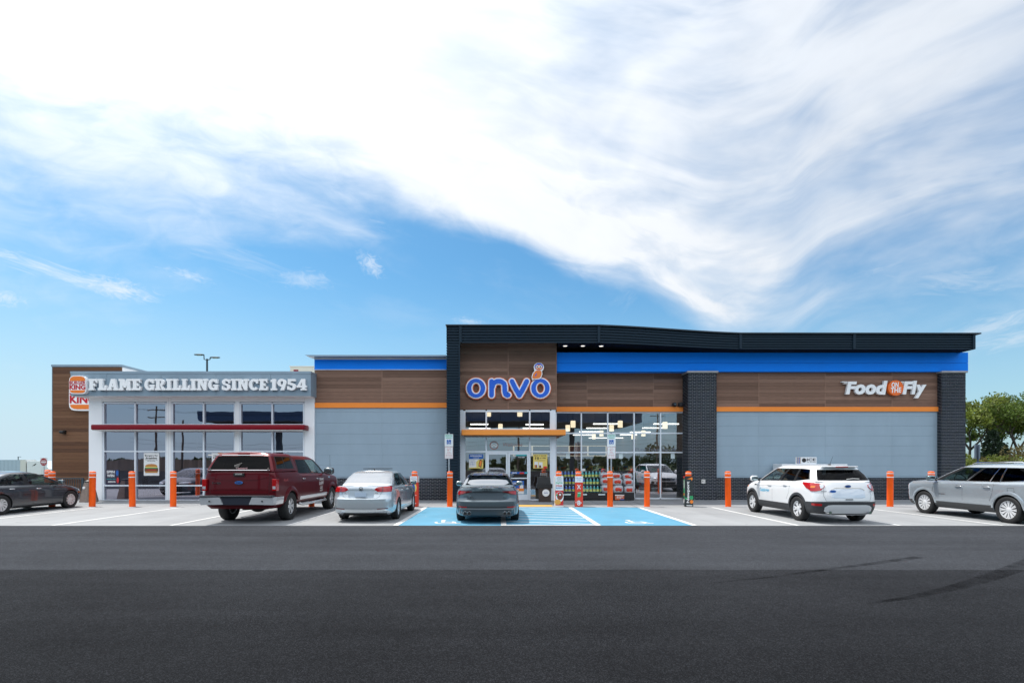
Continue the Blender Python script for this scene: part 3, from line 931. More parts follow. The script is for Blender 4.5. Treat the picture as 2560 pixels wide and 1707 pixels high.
# double door in the middle opening
dx0, dx1 = ex[1] + .035, ex[2] - .035
dm = (dx0 + dx1) / 2
dz1 = ez_lo[1] - .035
for a, b, hs in ((dx0, dm - .004, 1), (dm + .004, dx1, -1)):
    fr = MB()
    fr.box(a + .004, a + .085, D_T + 0.045, D_T + 0.09, 0.01, dz1); fr.box(b - .085, b - .004, D_T + 0.045, D_T + 0.09, 0.01, dz1)
    fr.box(a + .085, b - .085, D_T + 0.046, D_T + 0.09, 0.01, 0.26); fr.box(a + .085, b - .085, D_T + 0.046, D_T + 0.09, dz1 - .09, dz1); fr.box(a + .085, b - .085, D_T + 0.046, D_T + 0.09, 0.97, 1.02)
    dr = fr.build('door', ALU, shop)
    MB().add([(a + .08, D_T + .068, .25), (b - .08, D_T + .068, .25), (b - .08, D_T + .068, dz1 - .08), (a + .08, D_T + .068, dz1 - .08)], [(0, 1, 2, 3)]).build('pane', PANE, dr)
    hx = b - .12 if hs > 0 else a + .12
    MB().tube([(hx, D_T + .04, .9), (hx, D_T - .02, .92), (hx, D_T - .02, 1.28), (hx, D_T + .04, 1.3)], 0.013).build('handle', CHROME, dr)
# entrance canopy
cz0, cz1 = pz(1087.2, 22.75), pz(1073.6, 22.75)
MB().bbox(px(1153.6, 22.75), px(1414.5, 22.75), 22.75, D_T + .02, cz0, cz1, 0.012).build('canopy', pmat('orange_canopy', (0.88, 0.30, 0.045), 0.38, var=0.02), shop)
MB().box(px(1391, 23.3) + .02, px(1414.5, 22.75) - .02, D_T + .022, D_B - .08, cz0 + .01, cz1 - .01).build('canopy_return', MATS['orange_canopy'], shop)
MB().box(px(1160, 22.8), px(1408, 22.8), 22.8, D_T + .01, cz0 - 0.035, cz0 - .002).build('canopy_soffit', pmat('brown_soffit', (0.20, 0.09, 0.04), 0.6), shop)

# ---- ribbed portal and roof edge, angled in plan
def ribbed(path, zz, pitch, depth, b):
    """horizontal ribs along a plan polyline (points left to right, front faces the camera); zz = bottom and top height at each point"""
    P = [Vector(p) for p in path]
    n = max(1, int(round((zz[0][1] - zz[0][0]) / pitch)))
    prof = []
    for k in range(n):
        prof += [(0.0, k / n), (0.0, (k + .46) / n), (depth, (k + .54) / n), (depth, (k + .92) / n)]
    prof.append((0.0, 1.0))
    offs = []
    for i, p in enumerate(P):
        d0 = (P[i] - P[max(i - 1, 0)]); d1 = (P[min(i + 1, len(P) - 1)] - P[i])
        d = ((d0.normalized() if d0.length else Vector((0, 0))) + (d1.normalized() if d1.length else Vector((0, 0)))).normalized()
        offs.append(Vector((-d.y, d.x)))                      # points back, away from the camera for left-to-right paths
    base = len(b.v); m = len(prof)
    for i, p in enumerate(P):
        for o_, t in prof:
            q = p + offs[i] * o_
            b.v.append((q.x, q.y, lerp_(zz[i][0], zz[i][1], t)))
    for i in range(len(P) - 1):
        for k in range(m - 1):
            b.f.append((base + i * m + k, base + (i + 1) * m + k, base + (i + 1) * m + k + 1, base + i * m + k + 1)); b.m.append(0)
    return b
def lerp_(a, b, t): return a + (b - a) * t
def plan3(pts, th):
    """sheet of varying height, th thick, from its upper outline"""
    n = len(pts)
    vs = [(x, y, z - th) for x, y, z in pts] + list(pts)
    return MB().add(vs, [tuple(range(n - 1, -1, -1)), tuple(range(n, 2 * n))] + [(i, (i + 1) % n, (i + 1) % n + n, i + n) for i in range(n)])
DPT = 22.5
FA = [(px(1116, DPT), DPT), (px(1497, DPT), DPT), (px(1851, 22.75), 22.75), (px(2437, 22.8), 22.8)]
def ease(a, b, n=10):
    out = []
    for i in range(1, n):
        t = i / n; s_ = t * .55 + .45 * t * t * (3 - 2 * t); out.append((lerp_(a[0], b[0], t), lerp_(a[1], b[1], s_), s_))
    return out
ZA, ZB_ = (pz(857, DPT), pz(815, DPT)), (6.70, 7.36)
FZZ = [ZA, ZA, ZB_, ZB_]
FZ0 = ZA[0]
MIDP = ease(FA[1], FA[2])
FAS = FA[:2] + [(a, b) for a, b, c in MIDP] + FA[2:]
FZS = [ZA, ZA] + [(lerp_(ZA[0], ZB_[0], c), lerp_(ZA[1], ZB_[1], c)) for a, b, c in MIDP] + [ZB_, ZB_]
ribbed(FAS, FZS, 0.118, 0.045, MB()).build('roof_fascia', NAVYRIB, shop)
ribbed([FA[3], (FA[3][0] + .001, 24.6)], [ZB_, ZB_], 0.118, 0.045, MB()).build('roof_fascia', NAVYRIB, shop)
ribbed([(FA[0][0] + .001, 24.6), FA[0]], [ZA, ZA], 0.118, 0.045, MB()).build('roof_fascia', NAVYRIB, shop)
# column of the portal
CX1 = px(1147, DPT)
zc = (0.02, ZA[0] - .002)
ribbed([(FA[0][0], D_L + .2), (FA[0][0], DPT), (CX1, DPT), (CX1, D_T + .02)], [zc] * 4, 0.118, 0.045, MB()).build('portal_column', NAVYRIB, shop)
MB().box(FA[0][0] + .07, CX1 - .07, DPT + .07, D_T - .02, 0, 7.5).build('column_core', SOFFIT, shop)
for (x, d, z) in ((px(1151, DPT), DPT, ZA), (FA[1][0], DPT, ZA), (FA[2][0], 22.75, ZB_), (px(2135, 22.77), 22.77, ZB_), (FA[3][0] - .05, 22.8, ZB_)):
    MB().box(x - .055, x + .055, d - .035, d + .03, z[0] + .004, z[1] - .004).build('batten', NAVYRIB, shop)
MB().box(CX1 - .01, CX1 + .05, DPT - .035, DPT + .03, 0.02, ZA[0]).build('batten', NAVYRIB, shop)
# thin cap on the edge, deck and black soffit below it
zt_ = [z[1] for z in FZZ]
capf = [(FA[0][0] - .03, DPT - .07, zt_[0] + .055)] + [(a, b - .07, z[1] + .055) for (a, b), z in zip(FAS[1:-1], FZS[1:-1])] + [(FA[3][0] + .22, 22.72, zt_[3] + .055)]
mb = MB()
for p_, q_ in zip(capf[:-1], capf[1:]):
    mb.add([(p_[0], p_[1], p_[2] - .054), (q_[0], q_[1], q_[2] - .054), (q_[0], 24.65, q_[2] - .054), (p_[0], 24.65, p_[2] - .054), p_, q_, (q_[0], 24.65, q_[2]), (p_[0], 24.65, p_[2])], [(0, 3, 2, 1), (4, 5, 6, 7), (0, 1, 5, 4), (2, 3, 7, 6)])
mb.build(
    'roof_cap', pmat('edge_cap_metal', (0.018, 0.028, 0.04), 0.4, 0.2), shop)
plan3([(FA[0][0] + .06, DPT + .06, zt_[0] - .01), (FA[1][0], DPT + .06, zt_[0] - .01), (FA[2][0], 22.81, zt_[2] - .01), (FA[3][0] - .05, 22.86, zt_[3] - .01), (FA[3][0] - .05, 24.6, zt_[3] - .01), (FA[2][0], 24.6, zt_[2] - .01), (FA[1][0], 24.6, zt_[0] - .01), (FA[0][0] + .06, 24.6, zt_[0] - .01)], .05).build('roof_deck', SOFFIT, shop)
def soff(x): return ZA[0] + .05 if x <= FA[1][0] else max(ZB_[0] + .05, lerp_(ZA[0] + .05, ZB_[0] + .05, (x - FA[1][0]) / (FA[2][0] - FA[1][0])))
mb = MB()
sp = [(TX1 + .013, DPT + .07, soff(0)), (FA[1][0], DPT + .07, soff(0))] + [(p_, q_ + .07, soff(p_)) for p_, q_, _c in MIDP] + [(FA[2][0], 22.82, soff(99)), (FA[3][0] - .05, 22.87, soff(99))]
for p_, q_ in zip(sp[:-1], sp[1:]):
    mb.add([(p_[0], p_[1], p_[2] - .04), (q_[0], q_[1], q_[2] - .04), (q_[0], 24.0, q_[2] - .04), (p_[0], 24.0, p_[2] - .04), p_, q_, (q_[0], 24.0, q_[2]), (p_[0], 24.0, p_[2])], [(0, 3, 2, 1), (4, 5, 6, 7), (0, 1, 5, 4), (2, 3, 7, 6)])
mb.build('soffit', SOFFIT, shop)
MB().box(TX1 + .02, FA[2][0], 23.86, 23.97, ZTOP + .002, ZA[0]).build('upper_wall', SOFFIT, shop)
MB().box(TX1 + .02, TX1 + .8, 23.862, 23.968, ZA[0] + .002, 7.58).build('upper_wall', SOFFIT, shop)
LEDM = pmat('lit_diffuser', (0.9, 0.88, 0.8), 0.4, emis=(1.0, 0.9, 0.75), estr=.7)
for p_ in (1413, 1457, 1503):
    x = px(p_, 23.1); FZ0 = soff(x) - .04
    b = MB(); b.lathe([(0.12, FZ0 - .012), (0.13, FZ0 + .018)], (x, 23.1, 0), n=20)
    t_ = tag(b.build('soffit_light', ALU), 'round downlight in black roof soffit, %s the plank tower' % {1413: 'nearest', 1457: 'middle one beside', 1503: 'farthest of three from'}[p_], 'light', 'downlights in the roof soffit')
    MB().lathe([(0.0, FZ0 - .018), (0.085, FZ0 - .016), (0.085, FZ0 - .0125)], (x, 23.1, 0), n=16).build('lens', LEDM, t_)

# ---- floor, ceiling and back wall inside
MB().box(XL0 + .22, XR1 - .26, D_B + .25, 47.9, -0.008, 0.006).build('floor', pmat('shop_floor', (0.48, 0.46, 0.43), 0.3, var=0.1), shop)
MB().box(TX0, TX1 - .04, D_T + .2, D_B + .25, -0.009, 0.005).build('floor', MATS['shop_floor'], shop)
MB().box(XL0 + .22, XR1 - .26, D_B + .26, 47.9, 4.62, 4.68).build('ceiling', pmat('shop_ceiling', (0.34, 0.34, 0.36), 0.8), shop)
MB().box(-2.2, -2.1, D_B + .26, 47.9, 0.01, 4.6).build('inner_wall', pmat('inner_wall_paint', (0.42, 0.30, 0.22), 0.7), shop)
MB().box(10.6, 10.7, D_B + .26, 47.9, 0.01, 4.6).build('inner_wall', MATS['inner_wall_paint'], shop)
MB().box(-2.09, 10.59, 47.7, 47.85, 0.01, 4.6).build('inner_wall', pmat('rear_shop_wall', (0.30, 0.28, 0.27), 0.7), shop)

# ================================================================== restaurant
rest = thing('restaurant', 'white panelled burger restaurant with silver fascia and tall windows', 'restaurant', (-13.5, 23.4, 0))
D_K, D_F = 23.4, 22.8
KX0, KX1 = px(222, D_K), px(787, D_K) - .02
KZ = pz(989, D_F)
FX0, FX1 = px(176.5, D_F), px(777, D_F)
FZT = pz(934, D_F)
mb = MB()
bays = [(255.7, 416.5), (428, 588), (598.5, 761)]
zs_w0, zs_w1 = pz(1251.6, D_K), pz(1004, D_K)
prev = KX0
for a, b in bays:
    mb.box(prev, px(a, D_K), D_K, D_K + .2, 0, KZ + .3); prev = px(b, D_K)
    mb.box(px(a, D_K), px(b, D_K), D_K, D_K + .2, zs_w1, KZ + .3)
mb.box(prev, KX1, D_K, D_K + .2, 0, KZ + .3)
mb.box(KX0, KX0 + .2, D_K + .2, 44, 0, 5.3); mb.box(KX1 - .2, KX1, D_K + .2, 44, 0, 5.3); mb.box(KX0, KX1, 44, 44.2, 0, 5.3)
mb.build('wall', WPLASTER, rest)
for v in (255, 427.4, 761.6, 421):
    MB().box(px(v, D_K) - .004, px(v, D_K) + .004, D_K - .001, D_K + .01, 0.02, KZ - .002).build('panel_joint', pmat('white_joint', (0.45, 0.48, 0.52), 0.6), rest)
for a, b in bays:
    m_ = {255.7: 337, 428: 508.3, 598.5: 680}[a]
    fx = [px(a, D_K) + .03, px(m_, D_K), px(b, D_K) - .03]
    glazing(rest, 'restaurant_window', D_K + .012, fx, [pz(v, D_K) for v in (1250.6, 1213.4, 1128, 1077, 1061, 1007)], 0.075, 0.13, ALU, BKPANE, skip={(0, 3), (1, 3)}, mull=0.07, slim=0.06)
    MB().box(fx[0], fx[2], D_K + .03, D_K + .1, pz(1077, D_K), pz(1061, D_K)).build('transom', ALU, rest)
# fascia of separate panels round a core
core = MB()
core.box(FX0 + .02, FX1 - .02, D_F + .03, D_K + .6, KZ + .02, FZT)
fc = core.build('fascia', pmat('fascia_joint', (0.16, 0.20, 0.24), 0.6), rest)
fj = [px(v, D_F) for v in (267, 403, 540, 676)]
xs_ = [FX0] + fj + [FX1]
for i in range(len(xs_) - 1):
    MB().box(xs_[i] + (.004 if i else 0), xs_[i + 1] - (.004 if i < len(xs_) - 2 else 0), D_F, D_F + .03, KZ, FZT).build('panel', FASCIAP, fc)
MB().box(FX1 - .02, FX1, D_F + .03, D_K + .6, KZ, FZT).build('panel', FASCIAP, fc)
MB().box(FX0, FX0 + .02, D_F + .03, D_K + .6, KZ, FZT).build('panel', FASCIAP, fc)
MB().box(FX0 - .01, FX1 + .01, D_F - .015, D_K + .65, FZT + .001, pz(928, D_F)).build('coping', CAPM, rest)
MB().box(FX0 + .03, FX1 - .03, D_F + .03, D_K + .21, KZ - .02, KZ + .015).build('soffit', WPLASTER, rest)
MB().box(KX0 + .2, KX1 - .2, D_K + .6, 44, 5.2, 5.32).build('roof', MATS['roof_membrane'], rest)
# red canopy
rz0, rz1 = pz(1074, D_F), pz(1060.8, D_F)
bx = MB(); bx.bbox(px(226, D_F), px(752, D_F) + .14, D_F, D_K + .01, rz0, rz1, 0.05)
bx.build('canopy', REDP, rest, smooth=30)
MB().box(px(228, D_F), px(750, D_F) + .1, D_F + .04, D_K + .008, rz0 - .03, rz0 - .002).build('canopy_soffit', pmat('pale_soffit', (0.7, 0.7, 0.68), 0.6), rest)
# plank tower behind
D_KT = 25.5
KT0, KT1, KTZ = px(130.5, D_KT), px(303.5, D_KT), pz(917, D_KT)
tw = MB().box(KT0 + .01, KT1 - .01, D_KT + .05, D_KT + 6.5, 0, KTZ).build('plank_tower', BLACKM, rest)
planks(tw, KT0, KT1, 0.02, KTZ, D_KT, 38, WOODS2, (), 17)
MB().box(KT0 - .004, KT0 + .03, D_KT - .012, D_KT + 6.5, 0, KTZ - .002).build('corner_trim', pmat('grey_trim', (0.17, 0.17, 0.18), 0.5), rest)
MB().box(KT1 - .008, KT1 + .012, D_KT + .055, D_KT + 6.5, 4, KTZ - .002).build('side_panel', WPLASTER, rest)
MB().box(KT0 - .03, KT1 + .04, D_KT - .03, D_KT + 6.55, KTZ + .001, KTZ + .11).build('coping', CAPM, rest)
MB().box(KX0 + .22, KX1 - .22, D_K + .2, 43.9, -.006, .008).build('floor', pmat('restaurant_floor', (0.24, 0.21, 0.19), 0.35, var=.1), rest)
MB().box(KX0 + .22, KX1 - .22, D_K + .2, 43.9, 4.5, 4.55).build('ceiling', pmat('restaurant_ceiling', (0.20, 0.20, 0.21), 0.8), rest)
MB().box(KX0 + .21, KX1 - .21, 31.5, 31.6, 0.01, 4.48).build('inner_wall', pmat('restaurant_inner_wall', (0.20, 0.16, 0.14), 0.7), rest)
# ================================================================== signs
def stroke(b, pts, wd, y0, y1, caps=(True, True), mi=0):
    """flat thick line through pts (x,z), extruded from y0 (front) to y1"""
    P = [Vector(p) for p in pts]; n = len(P); L = []; Rr = []
    for i, p in enumerate(P):
        d = (P[min(i + 1, n - 1)] - P[max(i - 1, 0)]).normalized(); q = Vector((-d.y, d.x))
        L.append(p + q * wd / 2); Rr.append(p - q * wd / 2)
    d0 = (P[1] - P[0]).normalized(); d1 = (P[-1] - P[-2]).normalized()
    out = []
    def cap(c, a0):
        return [c + Vector((math.cos(a0 + math.pi * k / 8), math.sin(a0 + math.pi * k / 8))) * wd / 2 for k in range(1, 8)]
    out = list(Rr)
    if caps[1]:
        out += cap(P[-1], math.atan2(d1.y, d1.x) - math.pi / 2)
    out += L[::-1]
    if caps[0]:
        out += cap(P[0], math.atan2(d0.y, d0.x) + math.pi / 2)
    # front as strip (concave outlines stay clean), sides as quads
    vs = [(p.x, y0, p.y) for p in out] + [(p.x, y1, p.y) for p in out]
    m = len(out); fs = []
    nL = len(L)
    iR = list(range(n)); iL = list(range(n + (7 if caps[1] else 0), n + (7 if caps[1] else 0) + n))[::-1]
    for i in range(n - 1):
        fs.append((iR[i], iR[i + 1], iL[i + 1], iL[i]))
    if caps[1]:
        fs.append(tuple([iR[-1]] + list(range(n, n + 7)) + [iL[-1]]))
    if caps[0]:
        fs.append(tuple([iL[0]] + list(range(m - 7, m)) + [iR[0]]))
    fs += [(i, i + m, (i + 1) % m + m, (i + 1) % m) for i in range(m)]
    return b.add(vs, fs, mi)
def arc(cx, cz, rx, rz, a0, a1, n=14):
    return [(cx + rx * math.cos(R(a0 + (a1 - a0) * i / n)), cz + rz * math.sin(R(a0 + (a1 - a0) * i / n))) for i in range(n + 1)]

# ---- blue script sign on the tower, letter by letter, each with white and orange rims
SY = D_T - 0.12
k_ = SY / FPX / 9.408
def zx(u, v): return ((1150 + u / 9.408 - VX) * SY / FPX, HC - (880 + v / 9.408 - VY) * SY / FPX)
sign = thing('word_sign', 'blue lower case word sign with orange rim on brown plank tower', 'sign', (px(1270, SY), SY, pz(970, SY)))
SIGNB = pmat('sign_blue_face', (0.008, 0.115, 0.66), 0.35)
SIGNO = pmat('sign_orange_rim', (0.72, 0.13, 0.03), 0.4)
SIGNW = pmat('sign_white_face', (0.93, 0.935, 0.94), 0.4)
def layered(shape, name):
    o = None
    for i, (grow, dy, m_, nm) in enumerate(((0, -0.060, SIGNB, name), (27, -0.030, SIGNW, 'rim'), (45, 0.0, SIGNO, 'outer_rim'))):
        b = MB(); shape(b, grow, SY + dy, SY + 0.10 if i == 2 else SY + dy + 0.028)
        ob = b.build(nm, m_, sign if o is None else o)
        o = ob if o is None else o
def o_letter(cx, cz):
    def f(b, g, y0, y1):
        x, z = zx(cx, cz)
        b.ring(x, z, (214 + g) * k_, (219 + g) * k_, max(.01, (110 - g) * k_), max(.01, (141 - g) * k_), y0, y1, 44)
    return f
def n_letter(b, g, y0, y1):
    W_ = (108 + 2 * g) * k_
    stroke(b, [zx(743, 690), zx(743, 850), zx(743, 1015)], W_, y0, y1)
    p = [zx(760, 820)] + [zx(765 + 145 * (1 - math.cos(t)) , 800 - 115 * math.sin(t)) for t in [R(a) for a in (25, 50, 75, 100, 120)]] + \
        [zx(1035, 740), zx(1050, 800), zx(1052, 880), zx(1056, 950), zx(1075, 1000), zx(1105, 1016), zx(1135, 1008)]
    stroke(b, p, W_, y0 - 0.0015, y1)
def v_letter(b, g, y0, y1):
    W_ = (108 + 2 * g) * k_
    stroke(b, [zx(1222, 690), zx(1300, 850), zx(1396, 1018)], W_, y0, y1)
    stroke(b, [zx(1568, 690), zx(1490, 850), zx(1396, 1018)], W_, y0 - 0.0015, y1)
layered(o_letter(378, 850), 'letter'); layered(n_letter, 'letter'); layered(v_letter, 'letter'); layered(o_letter(1890, 850), 'letter')
# plain bird emblem sitting on the last letter (a generic owl shape)
def blobpath(pts):
    return [zx(u, v) for u, v in pts]
BIRD = [(1690, 665), (1680, 590), (1700, 510), (1745, 455), (1742, 420), (1730, 360), (1745, 310), (1790, 272), (1850, 260), (1910, 272), (1955, 312), (1970, 365), (1955, 425), (1925, 455),
        (1935, 520), (1915, 590), (1870, 640), (1800, 650), (1745, 645)]
bo = MB().prism(blobpath(BIRD)[::-1], SY - 0.095, SY - 0.07).build('emblem', SIGNW, sign)
ctr = Vector((1835, 460))
BODY = [(1705, 640), (1700, 585), (1720, 515), (1762, 462), (1800, 440), (1890, 440), (1912, 470), (1915, 520), (1897, 580), (1860, 620), (1800, 632), (1745, 628)]
MB().prism(blobpath(BODY)[::-1], SY - 0.103, SY - 0.096).build('emblem_body', pmat('emblem_orange', (0.88, 0.22, 0.03), 0.4), bo)
MB().disc(*zx(1850, 352), 98 * k_, 82 * k_, SY - 0.104, SY - 0.0962).build('emblem_head', SIGNB, bo)
MB().disc(*zx(1852, 368), 84 * k_, 62 * k_, SY - 0.107, SY - 0.1042).build('emblem_face', MATS['emblem_orange'], bo)
for u in (1812, 1890):
    MB().disc(*zx(u, 355), 34 * k_, 34 * k_, SY - 0.110, SY - 0.1072).build('eye_ring', SIGNW, bo)
    MB().disc(*zx(u, 357), 17 * k_, 19 * k_, SY - 0.113, SY - 0.1102).build('pupil', PRINTK, bo)
MB().prism(blobpath([(1752, 580), (1770, 540), (1802, 500), (1800, 530), (1778, 570)])[::-1], SY - 0.106, SY - 0.1032).build('emblem_wing', SIGNB, bo)

# ---- white italic sign on the right wall
FY = D_R - 0.10
kf = FY / FPX / 8.4
def fz(u, v): return ((2080 + u / 8.4 - VX) * FY / FPX, HC - (920 + v / 8.4 - VY) * FY / FPX)
fs_ = thing('food_sign', 'white italic food sign with orange disc on brown planks', 'sign', (px(2233, FY), FY, pz(970, FY)))
def word(body, u0, u1, vtop, vbase, bold=0.045, shear=0.16, ext=0.05):
    vs, _ = glyphs(body, bold, shear, 0)
    z0 = min(v[1] for v in vs); z1 = max(v[1] for v in vs)
    xa, zt_ = fz(u0, vtop); xb, zb_ = fz(u1, vbase)
    b = MB()
    # fit the glyph box exactly into the given box
    gx0 = min(v[0] for v in vs); gx1 = max(v[0] for v in vs)
    vs3, f3 = glyphs(body, bold, shear, ext)
    b.add([(xa + (v[0] - gx0) / (gx1 - gx0) * (xb - xa), FY - v[2], zb_ + (v[1] - z0) / (z1 - z0) * (zt_ - zb_)) for v in vs3], f3)
    return b
for t_, u0, u1, v0, v1 in (('F', 277, 508, 284, 552), ('o', 468, 690, 343, 558), ('o', 690, 912, 343, 558), ('d', 912, 1152, 268, 558), ('F', 1462, 1692, 282, 552), ('l', 1655, 1768, 268, 552), ('y', 1722, 1966, 350, 632)):
    word(t_, u0, u1, v0, v1).build('letter', SIGNW, fs_)
for u0, u1, v in ((192, 306, 292), (236, 300, 325), (1430, 1495, 292), (1455, 1485, 325)):
    xa, z_ = fz(u0, v); xb, _ = fz(u1, v)
    MB().box(xa, xb, FY - .05, FY + .05, z_ - 8 * kf, z_ + 8 * kf).build('speed_bar', SIGNW, fs_)
dk = MB().disc(*fz(1306, 420), 160 * kf, 160 * kf, FY - 0.10, FY + 0.05, 44).build('disc', pmat('sign_orange_disc', (0.88, 0.16, 0.015), 0.4), fs_)
MB().text('ON', *fz(1290, 358), FY - 0.104, 100 * kf, 0.03, 0.12, 0.002, width=152 * kf, rot=R(3)).build('lettering', SIGNW, dk)
MB().text('THE', *fz(1310, 468), FY - 0.104, 100 * kf, 0.03, 0.12, 0.002, width=220 * kf, rot=R(3)).build('lettering', SIGNW, dk)

# ---- slab lettering on the restaurant fascia
def rc(x0, z0, x1, z1): return ('p', [(x0, z0), (x1, z0), (x1, z1), (x0, z1)])
def pg(*pts): return ('p', list(pts))
def ag(cx, cz, rx, rz, ix, iz, a0, a1): return ('r', (cx, cz, rx, rz, ix, iz, a0, a1))
SLAB = {
 'F': (.78, [rc(.08, 0, .42, 1), rc(0, 0, .52, .13), rc(.02, .82, .76, 1), pg((.66, .66), (.78, .64), (.78, .9), (.60, .9)), rc(.40, .41, .56, .55), rc(.50, .34, .60, .60)]),
 'L': (.78, [rc(.10, 0, .42, 1), rc(0.02, .87, .50, 1), rc(0, 0, .76, .20), pg((.58, .1), (.78, .1), (.78, .46), (.62, .42))]),
 'A': (.98, [pg((.08, .1), (.36, .1), (.60, 1), (.34, 1)), pg((.62, .1), (.92, .1), (.70, 1), (.42, 1)), rc(.30, .28, .70, .44), rc(0, 0, .42, .16), rc(.56, 0, 1.0, .16)]),
 'M': (1.12, [rc(.10, .1, .36, .9), rc(.76, .1, 1.04, .9), pg((.14, 1), (.42, 1), (.66, .22), (.46, .22)), pg((.72, 1), (1.0, 1), (.66, .22), (.48, .22)), rc(0, 0, .44, .17), rc(.68, 0, 1.14, .17), rc(0, .83, .36, 1), rc(.80, .83, 1.14, 1)]),
 'E': (.80, [rc(.10, 0, .42, 1), rc(0, 0, .80, .18), rc(0, .82, .78, 1), pg((.67, .68), (.78, .66), (.78, .9), (.62, .9)), pg((.62, .1), (.82, .1), (.82, .36), (.68, .32)), rc(.40, .43, .56, .57), rc(.50, .37, .60, .63)]),
 'G': (.94, [ag(.47, .5, .47, .51, .17, .30, 40, 330), rc(.48, .34, .94, .50), rc(.66, .02, .90, .45), rc(.70, .62, .88, .98)]),
 'R': (.96, [rc(.10, 0, .42, 1), rc(0, 0, .52, .17), rc(0, .83, .56, 1), ag(.50, .71, .36, .29, .09, .12, -92, 92), pg((.46, .46), (.60, .46), (.98, .0), (.64, .0)), rc(.62, 0, 1.0, .15)]),
 'I': (.52, [rc(.10, 0, .42, 1), rc(0, 0, .52, .17), rc(0, .83, .52, 1)]),
 'N': (1.0, [rc(.10, .1, .34, .9), rc(.68, .08, .92, .9), pg((.10, 1), (.40, 1), (.92, .0), (.66, .0)), rc(0, 0, .44, .17), rc(0, .83, .36, 1), rc(.58, .83, 1.02, 1)]),
 'S': (.80, [ag(.40, .72, .38, .29, .10, .11, 20, 272), ag(.40, .29, .40, .30, .10, .11, -160, 92), rc(.60, .62, .76, .96), rc(.02, .04, .18, .38)]),
 'C': (.86, [ag(.46, .5, .46, .51, .17, .30, 42, 318), rc(.66, .60, .84, .98)]),
 '1': (.52, [rc(.14, 0, .44, 1), rc(0, 0, .56, .17), pg((0, .72), (.2, .76), (.2, .96), (0, .90))]),
 '9': (.80, [ag(.40, .66, .40, .35, .12, .16, 0, 360), pg((.52, .60), (.80, .66), (.60, .0), (.26, .0))]),
 '5': (.78, [ag(.38, .32, .40, .33, .11, .13, -160, 130), rc(.06, .5, .30, 1), rc(.06, .80, .72, 1), rc(.0, .06, .18, .36)]),
 '4': (.86, [rc(.46, 0, .74, 1), rc(.0, .24, .86, .42), pg((.0, .30), (.24, .30), (.60, 1), (.40, 1)), rc(.34, 0, .86, .14)]),
}
LY = D_F - 0.10
ls_ = thing('slogan_sign', 'white slab letter slogan along silver restaurant fascia', 'sign', (px(498, LY), LY, pz(962, LY)))
def slab_word(word_, x0, x1, z0, z1):
    tot = sum(SLAB[c][0] + .07 for c in word_) - .07
    h = z1 - z0; sx = (x1 - x0) / tot
    x = x0
    for c in word_:
        wd, parts = SLAB[c]
        b = MB()
        for i, (typ, q) in enumerate(parts):
            y0 = LY - 0.05 - i * 0.0012
            if typ == 'p':
                b.prism([(x + a * sx, z0 + e * h) for a, e in q], y0, LY + 0.07)
            else:
                cx, cz, rx, rz, ix, iz, a0, a1 = q
                b.ring(x + cx * sx, z0 + cz * h, rx * sx, rz * h, ix * sx, iz * h, y0, LY + 0.07, 22, 0, R(a0), R(a1))
        b.build('letter', SIGNW, ls_)
        x += (wd + .07) * sx
ZL0, ZL1 = pz(975.6, LY), pz(947.3, LY)
for wd_, a, b_ in (('FLAME', 223.3, 353), ('GRILLING', 362.5, 546.5), ('SINCE', 555.5, 670), ('1954', 677.5, 767)):
    slab_word(wd_, px(a, LY), px(b_, LY), ZL0, ZL1)

# ---- bun shaped signs
def bun_sign(name, label, cx, cz, w_, h_, y, thick):
    o = thing(name, label, 'sign', (cx, y, cz))
    def outline(wd, hh, n=10, top=.30, bot=.22):
        p = []
        for i in range(n + 1):            # flattened dome above, rounded pan below
            a = math.pi * i / n
            p.append((cx + wd / 2 * math.copysign(abs(math.cos(a)) ** .55, math.cos(a)), cz + hh / 2 - hh * top + hh * top * math.sin(a) ** .8))
        for i in range(n + 1):
            a = math.pi + math.pi * i / n
            p.append((cx + wd / 2 * math.copysign(abs(math.cos(a)) ** .4, math.cos(a)), cz - hh / 2 + hh * bot + hh * bot * -abs(math.sin(a)) ** .8))
        return p
    body_ = MB().prism(outline(w_, h_), y, y + thick).build('backing', SIGNW, o)
    bun = pmat('sign_bun_orange', (0.90, 0.21, 0.015), 0.4)
    iw = w_ * .9
    top = [(cx + iw / 2 * math.copysign(abs(math.cos(math.pi * i / 16)) ** .55, math.cos(math.pi * i / 16)), cz + h_ * .205 + h_ * .25 * math.sin(math.pi * i / 16) ** .8) for i in range(17)]
    MB().prism(top, y - .012, y - .001).build('bun', bun, o)
    bot = [(cx + iw / 2 * math.copysign(abs(math.cos(math.pi + math.pi * i / 16)) ** .5, math.cos(math.pi + math.pi * i / 16)), cz - h_ * .30 - h_ * .15 * abs(math.sin(math.pi * i / 16)) ** .8) for i in range(17)]
    MB().prism(bot, y - .012, y - .001).build('bun', bun, o)
    sr = pmat('sign_red_letters', (0.56, 0.008, 0.02), 0.4)
    MB().text('BURGER', cx, cz + h_ * .105, y - .008, h_ * .165, 0.015, 0, 0.004, width=w_ * .94).build('lettering', sr, o)
    MB().text('KING', cx, cz - h_ * .13, y - .008, h_ * .24, 0.035, 0, 0.004, width=w_ * .94).build('lettering', sr, o)
    return o
yb_ = D_F - .16
bun_sign('burger_sign', 'smaller bun shaped burger sign at the end of the silver fascia', px(194, yb_), pz(961.5, yb_), 42.5 * yb_ / FPX, 46 * yb_ / FPX, yb_, .158)
yb2 = D_KT - .16
bun_sign('burger_sign', 'large bun shaped burger sign on plank tower, partly behind the fascia', px(207, yb2), pz(988, yb2), 69 * yb2 / FPX, 77 * yb2 / FPX, yb2, .155)

